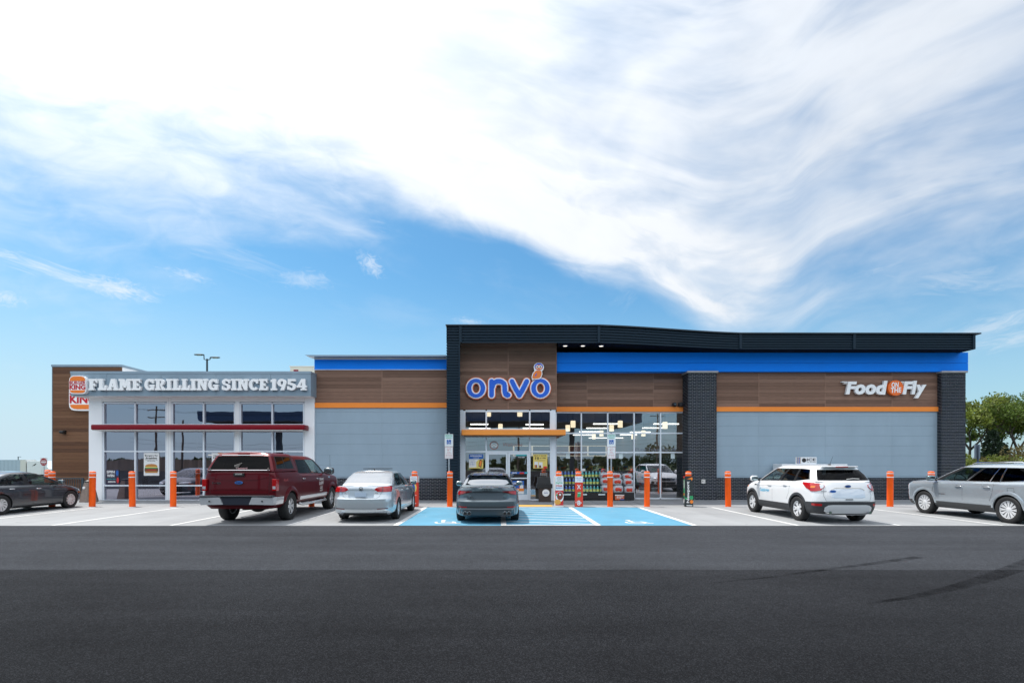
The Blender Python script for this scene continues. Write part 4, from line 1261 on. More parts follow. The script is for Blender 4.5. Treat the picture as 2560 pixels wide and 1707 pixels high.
# ================================================================== wall fittings
o = thing('wall_lamp', 'small black wall lamp on warm plank tower', 'wall lamp', (px(157, 25.4), 25.4, pz(1080, 25.4)))
x, z = px(157, 25.4), pz(1080, 25.4)
MB().box(x - .05, x + .09, 25.42, 25.495, z - .09, z + .09).build('back_plate', BLACK, o)
MB().blob((x + .02, 25.33, z), (.11, .10, .08), .7).build('housing', BLACK, o, smooth=60)
for i, (p_, w_) in enumerate(((1687, .10), (1706, .17))):
    x, z = px(p_, 24.0), pz(1010.5, 24.0)
    o = thing('security_camera', ('round black dome camera' if i == 0 else 'wider black camera housing') + ' on planks above the orange band', 'camera', (x, 24.0, z))
    MB().blob((x, 24.07, z), (w_, .12, .10), .8 if i == 0 else .45).build('housing', BLACKM, o, smooth=60)
    MB().cyl((x, 23.95, z), (x, 23.93, z), .05, n=12).build('lens', pmat('camera_lens', (0.02, 0.02, 0.03), 0.05, coat=1.0), o)
x, z = px(1758, D_P), pz(1203, D_P)
o = thing('utility_cover', 'small white square cover low on the brick pier', 'cover', (x, D_P, z))
MB().bbox(x - .09, x + .09, D_P - .03, D_P - .004, z - .09, z + .09, .008).build('plate', pmat('cover_white', (0.62, 0.60, 0.57), 0.6, var=0.15, vscale=25), o)
MB().cyl((x - .03, D_P - .038, z + .02), (x - .03, D_P - .03, z + .02), .02).build('socket', PRINTK, o)

# rooftop unit behind the restaurant fascia
x0, x1, y_ = px(725, 30), px(785, 30), 30
o = thing('rooftop_unit', 'pale rooftop air unit showing above restaurant fascia', 'air unit', ((x0 + x1) / 2, y_, 5.32))
MB().bbox(x0, x1, y_, y_ + 2.0, 5.32, pz(915.5, y_), .02).build('casing', pmat('cream_casing', (0.56, 0.55, 0.47), 0.5, var=.05), o)
MB().box(x0 - .03, x1 + .03, y_ - .03, y_ + 2.03, pz(917, y_), pz(915, y_)).build('lid', pmat('cream_lid', (0.62, 0.60, 0.52), 0.5), o)
MB().box(px(734, y_), px(746, y_), y_ - .012, y_ - .001, pz(929, y_), pz(924, y_)).build('badge', REDP, o)
for i in range(6):
    xx = x0 + .55 + i * .12
    MB().box(xx, xx + .03, y_ - .015, y_ - .001, 5.4, 6.8).build('grille_slat', CAPM, o)

# ================================================================== posters on the glass
def poster(name, label, x0, x1, z0, z1, y, base_mat, bits, cat='poster'):
    o = thing(name, label, cat, ((x0 + x1) / 2, y, z0))
    MB().box(x0, x1, y, y + .004, z0, z1).build('sheet', base_mat, o)
    for k, it in enumerate(bits):
        yy = y - .0015 - .0012 * k
        typ, m_ = it[0], it[1]
        b = MB()
        X_ = lambda u: x0 + (x1 - x0) * u
        Z_ = lambda v: z0 + (z1 - z0) * v
        if typ == 'rect':
            _, _, u0, v0, u1, v1 = it
            b.prism([(X_(u0), Z_(v0)), (X_(u1), Z_(v0)), (X_(u1), Z_(v1)), (X_(u0), Z_(v1))], yy, yy + .001)
        elif typ == 'poly':
            b.prism([(X_(u), Z_(v)) for u, v in it[2]], yy, yy + .001)
        elif typ == 'ell':
            _, _, u, v, ru, rv = it
            b.disc(X_(u), Z_(v), (x1 - x0) * ru, (z1 - z0) * rv, yy, yy + .001, 24)
        elif typ == 'text':
            _, _, s_t, u, v, hgt, wid = it[:7]
            rot = it[7] if len(it) > 7 else 0
            b.text(s_t, X_(u), Z_(v), yy, hgt * (z1 - z0), 0.035, 0, 0, width=wid * ((x1 - x0) if not rot else (z1 - z0)), rot=rot)
        b.build('lettering' if typ == 'text' else 'print', m_, o)
    return o
yk = D_K + .012 + .06
CREAM = pmat('cream_print', (0.82, 0.76, 0.62), 0.5)
poster('menu_poster', 'white breakfast burger poster in the restaurant window', px(359.5, yk), px(398, yk), pz(1188.5, yk), pz(1131, yk), yk, PRINTW, [
    ('text', PRINTK, 'Burgers for', .5, .865, .06, .86), ('text', PRINTK, 'Breakfast', .5, .765, .07, .74), ('text', PRINTK, 'Flame-grilled your way,', .5, .69, .026, .80), ('text', PRINTK, 'any time of day.', .5, .635, .026, .52),
    ('ell', pmat('bun_print', (0.50, 0.22, 0.05), .5), .49, .41, .40, .10), ('rect', PRINTW, .05, .29, .95, .37), ('rect', PRINTY, .12, .345, .88, .385), ('rect', PRINTG, .08, .315, .92, .35), ('rect', PRINTN, .06, .19, .94, .315), ('rect', PRINTR, .2, .24, .8, .27),
    ('rect', MATS['bun_print'], .10, .125, .90, .19)])
poster('window_decal', 'dark spin to win decal low in the restaurant window', px(264.5, yk), px(298, yk), pz(1210, yk), pz(1174, yk), yk, pmat('decal_dark', (0.03, 0.02, 0.05), .4), [
    ('text', PRINTW, 'SPIN', .36, .86, .17, .60), ('text', PRINTW, 'WIN', .36, .60, .18, .56), ('text', PRINTT, 'LIMITED TIME', .40, .36, .06, .66), ('text', PRINTW, 'onvo', .45, .17, .13, .56), ('ell', PRINTR, .90, .28, .09, .2), ('ell', PRINTB, .86, .78, .10, .2)])
poster('menu_poster', 'white poster with orange corner seen behind the pickup roof', px(529.5, yk), px(567, yk), pz(1187, yk), pz(1131.5, yk), yk, PRINTW, [
    ('text', PRINTK, 'Have it', .4, .87, .06, .55), ('text', PRINTK, 'MILE', .34, .78, .06, .5), ('rect', PRINTO, .4, .955, .75, .99), ('ell', MATS['bun_print'], .5, .38, .36, .13)])
yt = D_T + .03 + .06
poster('app_poster', 'blue and yellow app poster left of the shop doors', px(1172.5, yt), px(1208, yt), pz(1170.5, yt), pz(1135, yt), yt, PRINTW, [
    ('poly', PRINTY, [(0, 0), (1, 0), (1, .68), (.66, .62), (.5, .45), (.52, .08), (.06, .06)]), ('rect', PRINTB, 0, .66, 1, 1), ('text', PRINTW, 'INTRODUCING', .5, .88, .09, .80), ('text', PRINTW, 'THE NEW APP', .5, .75, .045, .42),
    ('poly', PRINTK, [(.66, .16), (.86, .06), (.96, .56), (.76, .64)]), ('poly', PRINTO, [(.70, .2), (.84, .13), (.92, .52), (.78, .58)]), ('text', PRINTB, '1. Download', .25, .56, .04, .36), ('text', PRINTB, '2. Sign up', .25, .42, .04, .36), ('text', PRINTB, '3. Earn', .25, .28, .04, .34)])
poster('fuel_poster', 'yellow fuel saving poster right of the shop doors', px(1333, yt), px(1368.3, yt), pz(1170.5, yt), pz(1135, yt), yt, PRINTY, [
    ('text', PRINTK, 'BUY 2 SAVE', .5, .90, .075, .82), ('text', PRINTK, '10', .28, .72, .15, .30), ('text', PRINTK, '¢ / GAL', .70, .73, .085, .42), ('text', PRINTK, 'ON YOUR NEXT FILL UP', .5, .56, .03, .7), ('rect', PRINTW, .08, .05, .34, .48), ('rect', PRINTW, .40, .05, .66, .44), ('rect', PRINTN, .10, .05, .28, .25),
    ('rect', PRINTN, .42, .05, .56, .22), ('rect', PRINTO, .15, .05, .20, .26), ('ell', PRINTR, .85, .08, .14, .08)])
yd = D_T + .062
poster('door_sticker', 'teal sticker strip at the top of the shop door', px(1290, yd), px(1317, yd), pz(1145, yd), pz(1135, yd), yd, PRINTK, [('rect', PRINTT, 0, .55, 1, 1), ('text', PRINTW, 'PULL HERE', .5, .28, .22, .6)], 'sticker')
poster('door_sticker', 'blue saving strip across the middle of the shop door', px(1275, yd), px(1319, yd), pz(1184, yd), pz(1179, yd), yd - .02, PRINTB, [('text', PRINTW, 'SAVE', .25, .5, .6, .26), ('rect', PRINTR, .55, .0, .8, .8), ('rect', PRINTT, .84, .1, 1, .9)], 'sticker')
poster('door_poster', 'blue price poster low on the shop door glass', px(1281, yd), px(1310, yd), pz(1234, yd), pz(1201, yd), yd, PRINTB, [('text', PRINTW, '2 FOR', .25, .8, .12, .42), ('rect', PRINTW, .55, .5, .8, .97), ('rect', PRINTW, .62, .36, .94, .66), ('rect', PRINTR, .55, .5, .66, .62), ('rect', PRINTO, 0, .2, 1, .42), ('rect', PRINTW, .3, 0, 1, .2), ('text', PRINTW, 'SALE', .35, .3, .12, .4)])
w_ = thing('welcome_decal', 'brown welcome lettering on glass above the shop doors', 'decal', (px(1270, yt), yt, pz(1110, yt)))
MB().text('Welcome', px(1282, yt), pz(1111, yt), yt - .002, .16, 0.0, 0.25, 0.0, width=48 * yt / FPX).build('lettering', pmat('welcome_print', (0.30, 0.12, 0.10), .5), w_)
cx_, cz_ = px(1235, yt), pz(1113, yt)
MB().ring(cx_, cz_, .20, .19, .16, .15, yt - .003, yt - .001, 24).build('bird_outline', MATS['welcome_print'], w_)
for s in (-1, 1):
    MB().ring(cx_ + s * .085, cz_, .075, .075, .03, .03, yt - .005, yt - .0035, 16).build('eye_ring', PRINTW, w_)
yg = D_B + .06
for p0 in (1416, 1548, 1678):
    o = poster('notice_sheet', {1416: 'pale blank notice in the first tall window pane', 1548: 'pale blank notice in the middle tall window pane', 1678: 'pale blank notice in the window pane beside the brick pier'}[p0], px(p0 - 1, yg), px(p0 + 9, yg), pz(1146, yg), pz(1133, yg), yg, pmat('pale_notice', (0.62, 0.72, 0.74), .5), [], 'notice')
d_ = thing('recharge_decal', 'grey recharge lettering across the tall window panes', 'decal', (px(1640, yg), yg, pz(1124, yg)))
MB().text('Recharge &', px(1640, yg), pz(1124.5, yg), yg - .002, .15, 0.0, 0, 0.0, width=104 * yg / FPX).build('lettering', pmat('grey_decal', (0.16, 0.18, 0.22), .5), d_)

# ================================================================== bollards
def bollard(loc, label):
    o = thing('bollard', label, 'bollard', loc, 'orange bollards along the pavement')
    b = MB(); r = .108
    b.lathe([(r + .004, 0.0), (r, .02), (r, 1.115), (r + .004, 1.12)], n=24, mi=0)
    b.build('sleeve', ORNG, o, local=True, smooth=40)
    MB().lathe([(r + .006, 1.126), (r + .006, 1.155)], n=24).build('reflective_band', REFLW, o, local=True, smooth=40)
    MB().lathe([(r + .001, 1.156), (r + .001, 1.268)], n=24).build('collar', ORNG, o, local=True, smooth=40)
    MB().lathe([(r + .006, 1.269), (r + .006, 1.295)], n=24).build('reflective_band', REFLW, o, local=True, smooth=40)
    MB().lathe([(r + .003, 1.296), (r + .003, 1.325), (r * .85, 1.352), (r * .4, 1.362), (0.001, 1.364)], n=24).build('cap', ORNG, o, local=True, smooth=50)
    return o
YB = 20.0
BOL = [(130, 'bollard partly hidden by the nose of the dark grey sedan'), (230.5, 'bollard in front of the stone litter bin'), (331, 'bollard in front of the burger poster window'),
       (433, 'bollard between the burger poster and the red pickup'), (779, 'bollard mostly hidden behind the red pickup'), (1036, 'bollard carrying the red sleeve beside the silver sedan'),
       (1124.5, 'bollard with parking sign beside the dark ribbed column'), (1397, 'bollard carrying the white food poster sleeve'), (1447.5, 'bollard carrying the red sleeve with an eight'),
       (1525.3, 'bollard with parking sign before the bottle rack'), (1617.5, 'bollard in front of the pane reflecting cars'), (1721, 'bollard carrying the black sleeve at the brick pier'),
       (1820.5, 'bollard just left of the white hatchback'), (2225, 'bollard between the white and silver cars'), (2328, 'bollard showing over the silver car hood')]
b0 = None
for p_, lab in BOL:
    loc = (px(p_, YB), YB, 0)
    b0_ = bollard(loc, 'orange ' + lab) if b0 is None else copy_tree(b0, loc, 'orange ' + lab)
    b0 = b0 or b0_
copy_tree(b0, (px(118, 24.4), 24.4, 0), 'orange bollard farther back beside the plank tower')

# sleeves over some bollards
def sleeve(name, label, p_, hw, base_mat, front, side, h=1.18, rz=0.0):
    o = thing(name, label, 'poster sleeve', (px(p_, YB), YB, 0), None, rz)
    b = MB()
    t = .006
    for (x0, x1, y0, y1) in ((-hw, hw, -hw, -hw + t), (-hw, hw, hw - t, hw), (-hw, -hw + t, -hw + t + .0005, hw - t - .0005), (hw - t, hw, -hw + t + .0005, hw - t - .0005)):
        b.box(x0, x1, y0, y1, .012, h)
    b.build('sleeve_body', base_mat, o, local=True)
    for k, it in enumerate(front + [('side',) + s_ for s_ in side]):
        on_side = it[0] == 'side'
        if on_side:
            it = it[1:]
        yy = -hw - .0015 - .0011 * k
        typ, m_ = it[0], it[1]
        b = MB()
        if typ == 'rect':
            _, _, u0, v0, u1, v1 = it
            b.prism([((u0 * 2 - 1) * hw, v0 * h), ((u1 * 2 - 1) * hw, v0 * h), ((u1 * 2 - 1) * hw, v1 * h), ((u0 * 2 - 1) * hw, v1 * h)], yy, yy + .0009)
        elif typ == 'ell':
            _, _, u, v, ru, rv = it
            b.disc((u * 2 - 1) * hw, v * h, ru * 2 * hw, rv * h, yy, yy + .0009, 22)
        elif typ == 'poly':
            b.prism([((u * 2 - 1) * hw, v * h) for u, v in it[2]], yy, yy + .0009)
        elif typ == 'text':
            _, _, s_t, u, v, hgt, wid = it[:7]
            rot = it[7] if len(it) > 7 else 0
            b.text(s_t, (u * 2 - 1) * hw, v * h, yy, hgt * (2 * hw if rot else h), .03, 0, 0, width=wid * (h if rot else 2 * hw), rot=rot)
        if on_side:
            sgn = -1 if on_side and px(p_, YB) > 0 else 1
            # turn the print from the front face on to the side that faces the camera
            b.v = [((sgn * (-q[1])), (q[0] if sgn > 0 else -q[0]), q[2]) for q in b.v]
        b.build('lettering' if typ == 'text' else 'print', m_, o, local=True)
    return o
MEAT = pmat('food_print', (0.22, 0.04, 0.02), .5)
sleeve('poster_sleeve', 'white sleeve with food picture and fajita steak lettering', 1397, .155, PRINTW, [
    ('text', PRINTK, "WE'RE", .5, .965, .016, .45), ('text', PRINTK, 'BRINGING', .5, .925, .016, .62), ('text', PRINTK, 'THE BOLD', .5, .885, .016, .62), ('text', PRINTK, 'WITH OUR', .5, .845, .016, .62), ('text', PRINTG, 'FAJITA', .5, .775, .045, .82), ('text', PRINTR, 'STEAK', .5, .685, .055, .82), ('text', PRINTB, 'BURRITO', .5, .615, .03, .82),
    ('rect', PRINTR, 0, .05, 1, .535), ('ell', PRINTW, .55, .33, .48, .17), ('ell', MEAT, .58, .36, .38, .13), ('ell', PRINTR, .42, .44, .16, .04), ('ell', PRINTG, .2, .39, .10, .03), ('ell', PRINTW, .6, .40, .12, .03), ('ell', pmat('sauce_print', (.75, .35, .06), .5), .3, .16, .40, .085), ('rect', PRINTW, 0, 0, 1, .05)], [('rect', PRINTW, 0, .5, 1, 1)])
sleeve('poster_sleeve', 'red sleeve with white eight and green pack, white header', 1447.5, .150, pmat('sleeve_red', (0.72, 0.05, 0.02), .45), [
    ('rect', PRINTW, .0, .80, 1, 1), ('text', PRINTB, 'SURGEON GENERAL', .5, .93, .014, .8), ('text', PRINTB, 'WARNING', .5, .88, .014, .5), ('text', PRINTW, 'X', .5, .65, .13, .5), ('poly', PRINTG, [(.28, .31), (.72, .33), (.78, .50), (.34, .48)]), ('rect', PRINTW, .34, .44, .74, .455), ('text', PRINTW, '8', .48, .13, .15, .42), ('text', PRINTW, '$', .14, .15, .05, .12), ('rect', PRINTW, .68, .12, .84, .15)],
    [('rect', PRINTW, .0, .80, 1, 1), ('rect', PRINTN, 0, .0, 1, .36), ('ell', PRINTG, .5, .60, .3, .13), ('ell', PRINTB, .6, .68, .2, .05)], rz=R(-10))
sleeve('poster_sleeve', 'black sleeve with upright white brand lettering at brick pier', 1721, .150, pmat('sleeve_black', (0.022, 0.03, 0.032), .4), [
    ('rect', PRINTG, .0, .24, .3, .30), ('rect', PRINTG, .60, .24, 1, .36), ('ell', PRINTO, .82, .17, .20, .06), ('poly', PRINTO, [(.25, .90), (.9, .97), (.95, .90), (.78, .845), (.78, .90)]), ('text', PRINTW, 'Newport', .42, .48, .30, .70, R(90)), ('rect', PRINTW, .2, .03, .9, .06)],
    [('rect', PRINTG, .1, .3, .9, .9), ('rect', PRINTW, .3, .6, .7, .86), ('ell', PRINTO, .5, .40, .3, .05), ('rect', PRINTW, .2, .12, .7, .26), ('rect', PRINTR, 0, .93, 1, 1)], rz=R(-12))
sleeve('poster_sleeve', 'red sleeve with colourful pack and white header beside silver sedan', 1036, .150, MATS['sleeve_red'], [
    ('rect', PRINTW, .02, .80, .96, 1), ('text', PRINTB, 'SURGEON GENERAL', .5, .95, .014, .7), ('text', PRINTB, 'SMOKING CAN CAUSE', .5, .90, .014, .75), ('text', PRINTB, 'WARNING', .5, .85, .014, .5), ('ell', PRINTY, .62, .62, .24, .13), ('ell', PRINTB, .46, .60, .22, .14), ('ell', PRINTG, .34, .58, .14, .10), ('rect', PRINTW, .4, .37, .86, .385), ('text', PRINTW, '8', .45, .22, .14, .4), ('rect', PRINTW, .3, .1, .8, .13)], [('rect', PRINTW, .0, .80, 1, 1)])

# ================================================================== accessible parking signs
def park_sign(p_, label):
    x = px(p_, YB); y = YB - .03
    o = thing('parking_sign', label, 'parking sign', (x, y, 1.36), 'accessible parking signs')
    MB().tube([(x, YB, 1.34), (x, YB, 2.86)], .03, 10).build('post', GALV, o, smooth=40)
    za, zb_ = pz(1115.5, y), pz(1085, y)
    hw = .163
    p = MB().bbox(x - hw, x + hw, y - .008, y - .004, za, zb_, .0015).build('upper_plate', PRINTW, o)
    MB().box(x - hw + .008, x + hw - .008, y - .0095, y - .0082, za + .30, zb_ - .008).build('tint_field', pmat('pale_teal_print', (.62, .76, .76), .5), p)
    MB().text('RESERVED', x, zb_ - .055, y - .011, .055, .01, 0, 0, width=.27).build('lettering', PRINTG, p)
    MB().text('PARKING', x, zb_ - .145, y - .011, .05, .01, 0, 0, width=.20).build('lettering', PRINTG, p)
    MB().box(x - .085, x + .085, y - .0105, y - .0085, za + .085, za + .255).build('blue_square', PRINTB, p)
    b = MB(); cz = za + .145
    b.ring(x + .005, cz, .052, .052, .038, .038, y - .0125, y - .0115, 20, 0, R(130), R(380))
    b.prism([(x - .022, cz + .075), (x - .008, cz + .075), (x, cz + .01), (x + .035, cz + .005), (x + .052, cz - .045), (x + .064, cz - .038), (x + .046, cz + .02), (x + .006, cz + .024)], y - .0135, y - .0128)
    b.disc(x - .015, cz + .09, .014, .014, y - .0125, y - .0115, 12)
    b.build('wheelchair_symbol', PRINTW, p)
    za, zb_ = pz(1146, y), pz(1116.3, y)
    q = MB().bbox(x - hw + .006, x + hw - .006, y - .008, y - .004, za, zb_, .0015).build('lower_plate', PRINTW, o)
    b = MB()
    for (a, c, d, e) in ((x - hw + .014, x + hw - .014, zb_ - .014, zb_ - .007), (x - hw + .014, x + hw - .014, za + .007, za + .014), (x - hw + .013, x - hw + .018, za + .014, zb_ - .014), (x + hw - .018, x + hw - .013, za + .014, zb_ - .014)):
        b.box(a, c, y - .0092, y - .0082, d, e)
    b.build('border', PRINTR, q)
    for i, (tx, wd) in enumerate((('VIOLATORS', .17), ('SUBJECT TO', .15), ('FINE AND', .12), ('TOWING', .2), ('MIN. FINE $50', .22), ('MAX. FINE $200', .23))):
        MB().text(tx, x, zb_ - .075 - i * .062, y - .0105, .028, .008, 0, 0, width=wd).build('lettering', PRINTR, q)
    return o
park_sign(1122.5, 'blue and white parking sign in front of dark ribbed column')
park_sign(1528, 'blue and white parking sign in front of tall shop window')

# ================================================================== things along the shop front
# litter bin by the doors
x, y = px(1361.5, 22.5), 22.5
o = thing('litter_bin', 'brown pebbled litter bin with black hood beside the shop doors', 'litter bin', (x, y, 0))
def frustum(b, cx, cy, w0, d0, z0, w1, d1, z1, mi=0):
    return b.add([(cx - w0, cy - d0, z0), (cx + w0, cy - d0, z0), (cx + w0, cy + d0, z0), (cx - w0, cy + d0, z0), (cx - w1, cy - d1, z1), (cx + w1, cy - d1, z1), (cx + w1, cy + d1, z1), (cx - w1, cy + d1, z1)],
                 [(0, 3, 2, 1), (4, 5, 6, 7), (0, 1, 5, 4), (1, 2, 6, 5), (2, 3, 7, 6), (3, 0, 4, 7)], mi)
PEB = pmat('brown_aggregate', (0.060, 0.042, 0.034), 0.8, var=0.6, vscale=60, bump=0.6, bscale=90)
frustum(MB(), x, y, .25, .25, .0, .275, .275, .68).build('body', PEB, o)
hb = MB(); frustum(hb, x - .02, y, .335, .30, .60, .335, .30, .78); hb.build('rim', BLACK, o)
hb = MB(); frustum(hb, x - .04, y, .29, .27, .78, .26, .24, 1.08); hb.build('hood', BLACK, o)
lb = MB().disc(x + .03, .40, .155, .155, y - .292, y - .278, 28).build('round_label', PRINTW, o)
MB().text('onvo', x + .03, .40, y - .295, .05, .02, 0, 0, width=.17).build('lettering', PRINTB, lb)

# bottle rack
yr = 23.35
rx0, rx1 = px(1402, yr), px(1519, yr)
o = thing('bottle_rack', 'black stepped rack of washer fluid below tall shop window', 'rack', ((rx0 + rx1) / 2, yr, 0))
SH = [(0.37, -.02), (0.70, .15), (1.02, .32)]
for zsh, dy in SH:
    MB().box(rx0, rx1, yr + dy - .10, yr + dy + .10, zsh - .03, zsh).build('shelf', BLACK, o)
MB().box(rx0 - .02, rx1 + .02, yr - .16, yr + .5, 0.06, .30).build('base', BLACK, o)
for xx in (rx0 + .01, rx1 - .04):
    for (a, b_) in ((.0, .37), (.15, .70), (.32, 1.02)):
        MB().box(xx, xx + .03, yr + a + .02, yr + a + .05, .3, b_ - .031).build('post', BLACK, o)
for a, b_, m_ in ((1403, 1426, 'pale_teal_print'), (1452, 1466, 'pale_teal_print'), (1494, 1511, 'pale_notice')):
    MB().box(px(a, yr), px(b_, yr), yr - .17, yr - .162, .24, .30).build('price_strip', MATS[m_], o)
JB = {k: pmat('jug_' + k, c, .25, coat=.5) for k, c in (('blue', (.010, .075, .33)), ('teal', (.02, .26, .26)))}
JL = pmat('jug_label', (.52, .56, .16), .5); JL2 = pmat('jug_label_blue', (.40, .42, .10), .5)
JC = pmat('jug_cap', (.32, .50, .62), .4)
def jug(loc, kind, label, group):
    o = thing('washer_fluid_jug', label, 'bottle', loc, group)
    MB().lathe([(.050, 0), (.062, .008), (.062, .15), (.056, .19), (.036, .235), (.022, .25), (.022, .262)], n=12).build('bottle', JB[kind], o, local=True, smooth=40)
    MB().lathe([(.026, .250), (.026, .285)], n=10).build('cap', JC, o, local=True, smooth=40)
    MB().lathe([(.0635, .03), (.0635, .135)], n=12).build('label_wrap', JL if kind == 'teal' else JL2, o, local=True, smooth=40)
    return o
jp = {}
ORD = ('first', 'second', 'third', 'fourth', 'fifth', 'sixth', 'seventh', 'eighth', 'ninth', 'tenth', 'eleventh', 'twelfth', 'thirteenth', 'fourteenth', 'fifteenth')
rows_ = (('bottom', 0), ('middle', 1), ('top', 2))
pitch = .158
for rn, ri in rows_:
    zsh, dy = SH[ri]
    n = int((rx1 - rx0 - .1) / pitch)
    for i in range(n + 1):
        xx = rx0 + .08 + i * pitch + (.03 if ri == 1 else 0)
        kind = 'blue' if i < (6 if ri < 2 else 5) + (1 if ri == 1 else 0) else 'teal'
        lab = '%s washer fluid jug, %s from the left on the %s shelf of the black rack' % (kind, ORD[i], rn)
        g = 'washer fluid jugs on the rack'
        loc = (xx, yr + dy - .02 + random.uniform(-.012, .012), zsh + .001)
        if kind not in jp:
            jp[kind] = jug(loc, kind, lab, g)
        else:
            copy_tree(jp[kind], loc, lab, g)
MB().box(px(1452, D_B), px(1463, D_B), D_B - .02, D_B - .005, pz(1177, D_B), pz(1171, D_B)).build('price_tag', PRINTW, o)

# bags of firewood / charcoal, stacked
BAGP = pmat('clear_bag_film', (0.36, 0.37, 0.40), .15, spec=.8, var=.2, vscale=14)
BAGR = pmat('red_bag_print', (0.50, 0.035, 0.015), .25, var=.25, vscale=20)
BAGK = pmat('dark_bag_print', (0.04, 0.03, 0.03), .3)
yb3 = 23.3
st = thing('bag_stand', 'low black stand under the stacked red bags', 'stand', (px(1545, yb3), yb3, 0))
MB().box(px(1520, yb3), px(1583, yb3), yb3 - .2, yb3 + .5, .05, .36).build('deck', BLACK, st)
for xx in (px(1522, yb3), px(1579, yb3)):
    MB().box(xx, xx + .05, yb3 - .18, yb3 + .45, 0, .05).build('foot', BLACK, st)
def bag(cx, cz, cy, w_, h_, rot, label):
    o = thing('charcoal_bag', label, 'bag', (cx, cy, cz - h_ / 2), 'red bags stacked by the window')
    rnd = random.Random(int(cx * 1000 + cz * 77))
    b = MB(); b.blob((cx, cy, cz), (w_ / 2, .16, h_ / 2), .62, 20, 12)
    b.v = [(v[0] + .012 * math.sin(v[2] * 31 + rot), v[1] + rnd.uniform(-.012, .012), v[2] + .02 * rot * (v[0] - cx) * 4 + rnd.uniform(-.006, .006)) for v in b.v]
    b.build('film', BAGP, o, smooth=60)
    MB().blob((cx, cy - .035, cz - .0), (w_ * .36, .135, h_ * .30), .5, 16, 8).build('printed_panel', BAGR, o, smooth=60)
    MB().blob((cx, cy - .05, cz + h_ * .02), (w_ * .20, .128, h_ * .12), .9, 12, 6).build('motif', BAGK, o, smooth=60)
    MB().blob((cx, cy - .052, cz - h_ * .2), (w_ * .22, .124, h_ * .04), .6, 12, 6).build('white_band', pmat('cream_bag_print', (.62, .5, .3), .4), o, smooth=60)
    return o
bagpos = []
for ci, (pc, zt) in enumerate(((1513, 1179), (1542, 1180), (1570, 1183))):
    for ri in range(3):
        bagpos.append((ci, ri, pc + (2 if ri == 0 else 0) + (ri == 1) * 1, [1222, 1203, 1189][ri] + ci * 1.0))
rn = ('bottom', 'middle', 'top'); cn = ('the bottle rack', 'between two columns of bags, above the price sign', 'the bare window pane')
for ci, ri, pc, py_ in bagpos:
    lab = 'red charcoal bag, %s of its stack, %s' % (rn[ri], ('beside the bottle rack', 'in the centre stack above the price sign', 'beside the pane reflecting cars')[ci])
    bag(px(pc, yb3), pz(py_, yb3), yb3 - .03 + ri * .09, .48, [.38, .34, .30][ri], (-1, .5, .2)[(ci + ri) % 3], lab)
poster('price_sign', 'orange price sign hanging below the red bags', px(1537, 23.08), px(1560, 23.08), pz(1249, 23.08), pz(1236, 23.08), 23.05, pmat('price_orange', (.55, .13, .05), .5), [('rect', PRINTW, 0, .84, 1, 1), ('text', PRINTW, '$11', .42, .46, .42, .44), ('text', PRINTW, '99', .78, .60, .2, .22), ('rect', PRINTB, .55, .0, 1, .18)], 'price sign')

# ice cabinet behind the white hatchback
yi = 23.2
ix0, ix1, iz = px(1944, yi), px(2106, yi), pz(1159.5, yi)
o = thing('ice_cabinet', 'white ice cabinet standing behind the white hatchback', 'ice cabinet', ((ix0 + ix1) / 2, yi, 0))
MB().bbox(ix0, ix1, yi - .35, yi + .40, .06, iz, .02).build('cabinet', WHITE, o)
MB().box(ix0 + .05, ix1 - .05, yi - .3, yi + .35, 0, .06).build('plinth', BLACK, o)
for a, b_ in ((ix0 + .06, (ix0 + ix1) / 2 - .02), ((ix0 + ix1) / 2 + .02, ix1 - .06)):
    d_ = MB().bbox(a, b_, yi - .39, yi - .352, .2, iz - .12, .01).build('door', WHITE, o)
    MB().box(a + .05, a + .09, yi - .43, yi - .392, .7, 1.1).build('handle', CHROME, d_)
    MB().text('ICE', (a + b_) / 2, .95, yi - .394, .35, .03, 0, 0, width=.7).build('lettering', PRINTB, d_)
t_ = thing('ice_sign', 'white and blue ice sign on top of the ice cabinet', 'sign', (px(2016, yi), yi, iz))
s0, s1, sz0, sz1 = px(1991, yi - .2), px(2041.5, yi - .2), iz + .002, pz(1142, yi - .2)
MB().box(s0, s1, yi - .2, yi - .1, sz0, sz1).build('box', WHITE, t_)
for i in range(5):
    MB().box(s0 + .01 + i * .038, s0 + .036 + i * .038, yi - .206, yi - .201, sz0 + .02, sz1 - .01).build('stripe', PRINTB if i % 2 else pmat('tan_print', (.42, .30, .2), .5), t_)
MB().disc(px(2010, yi - .2), (sz0 + sz1) / 2 + .01, .095, .095, yi - .208, yi - .201, 20).build('emblem', PRINTK, t_)
MB().text('ICE', px(2028, yi - .2), (sz0 + sz1) / 2 + .04, yi - .204, .11, .03, 0, 0, width=.40).build('lettering', PRINTK, t_)
MB().text('570 366 8444', px(2028, yi - .2), (sz0 + sz1) / 2 - .07, yi - .204, .035, .01, 0, 0, width=.40).build('lettering', PRINTK, t_)

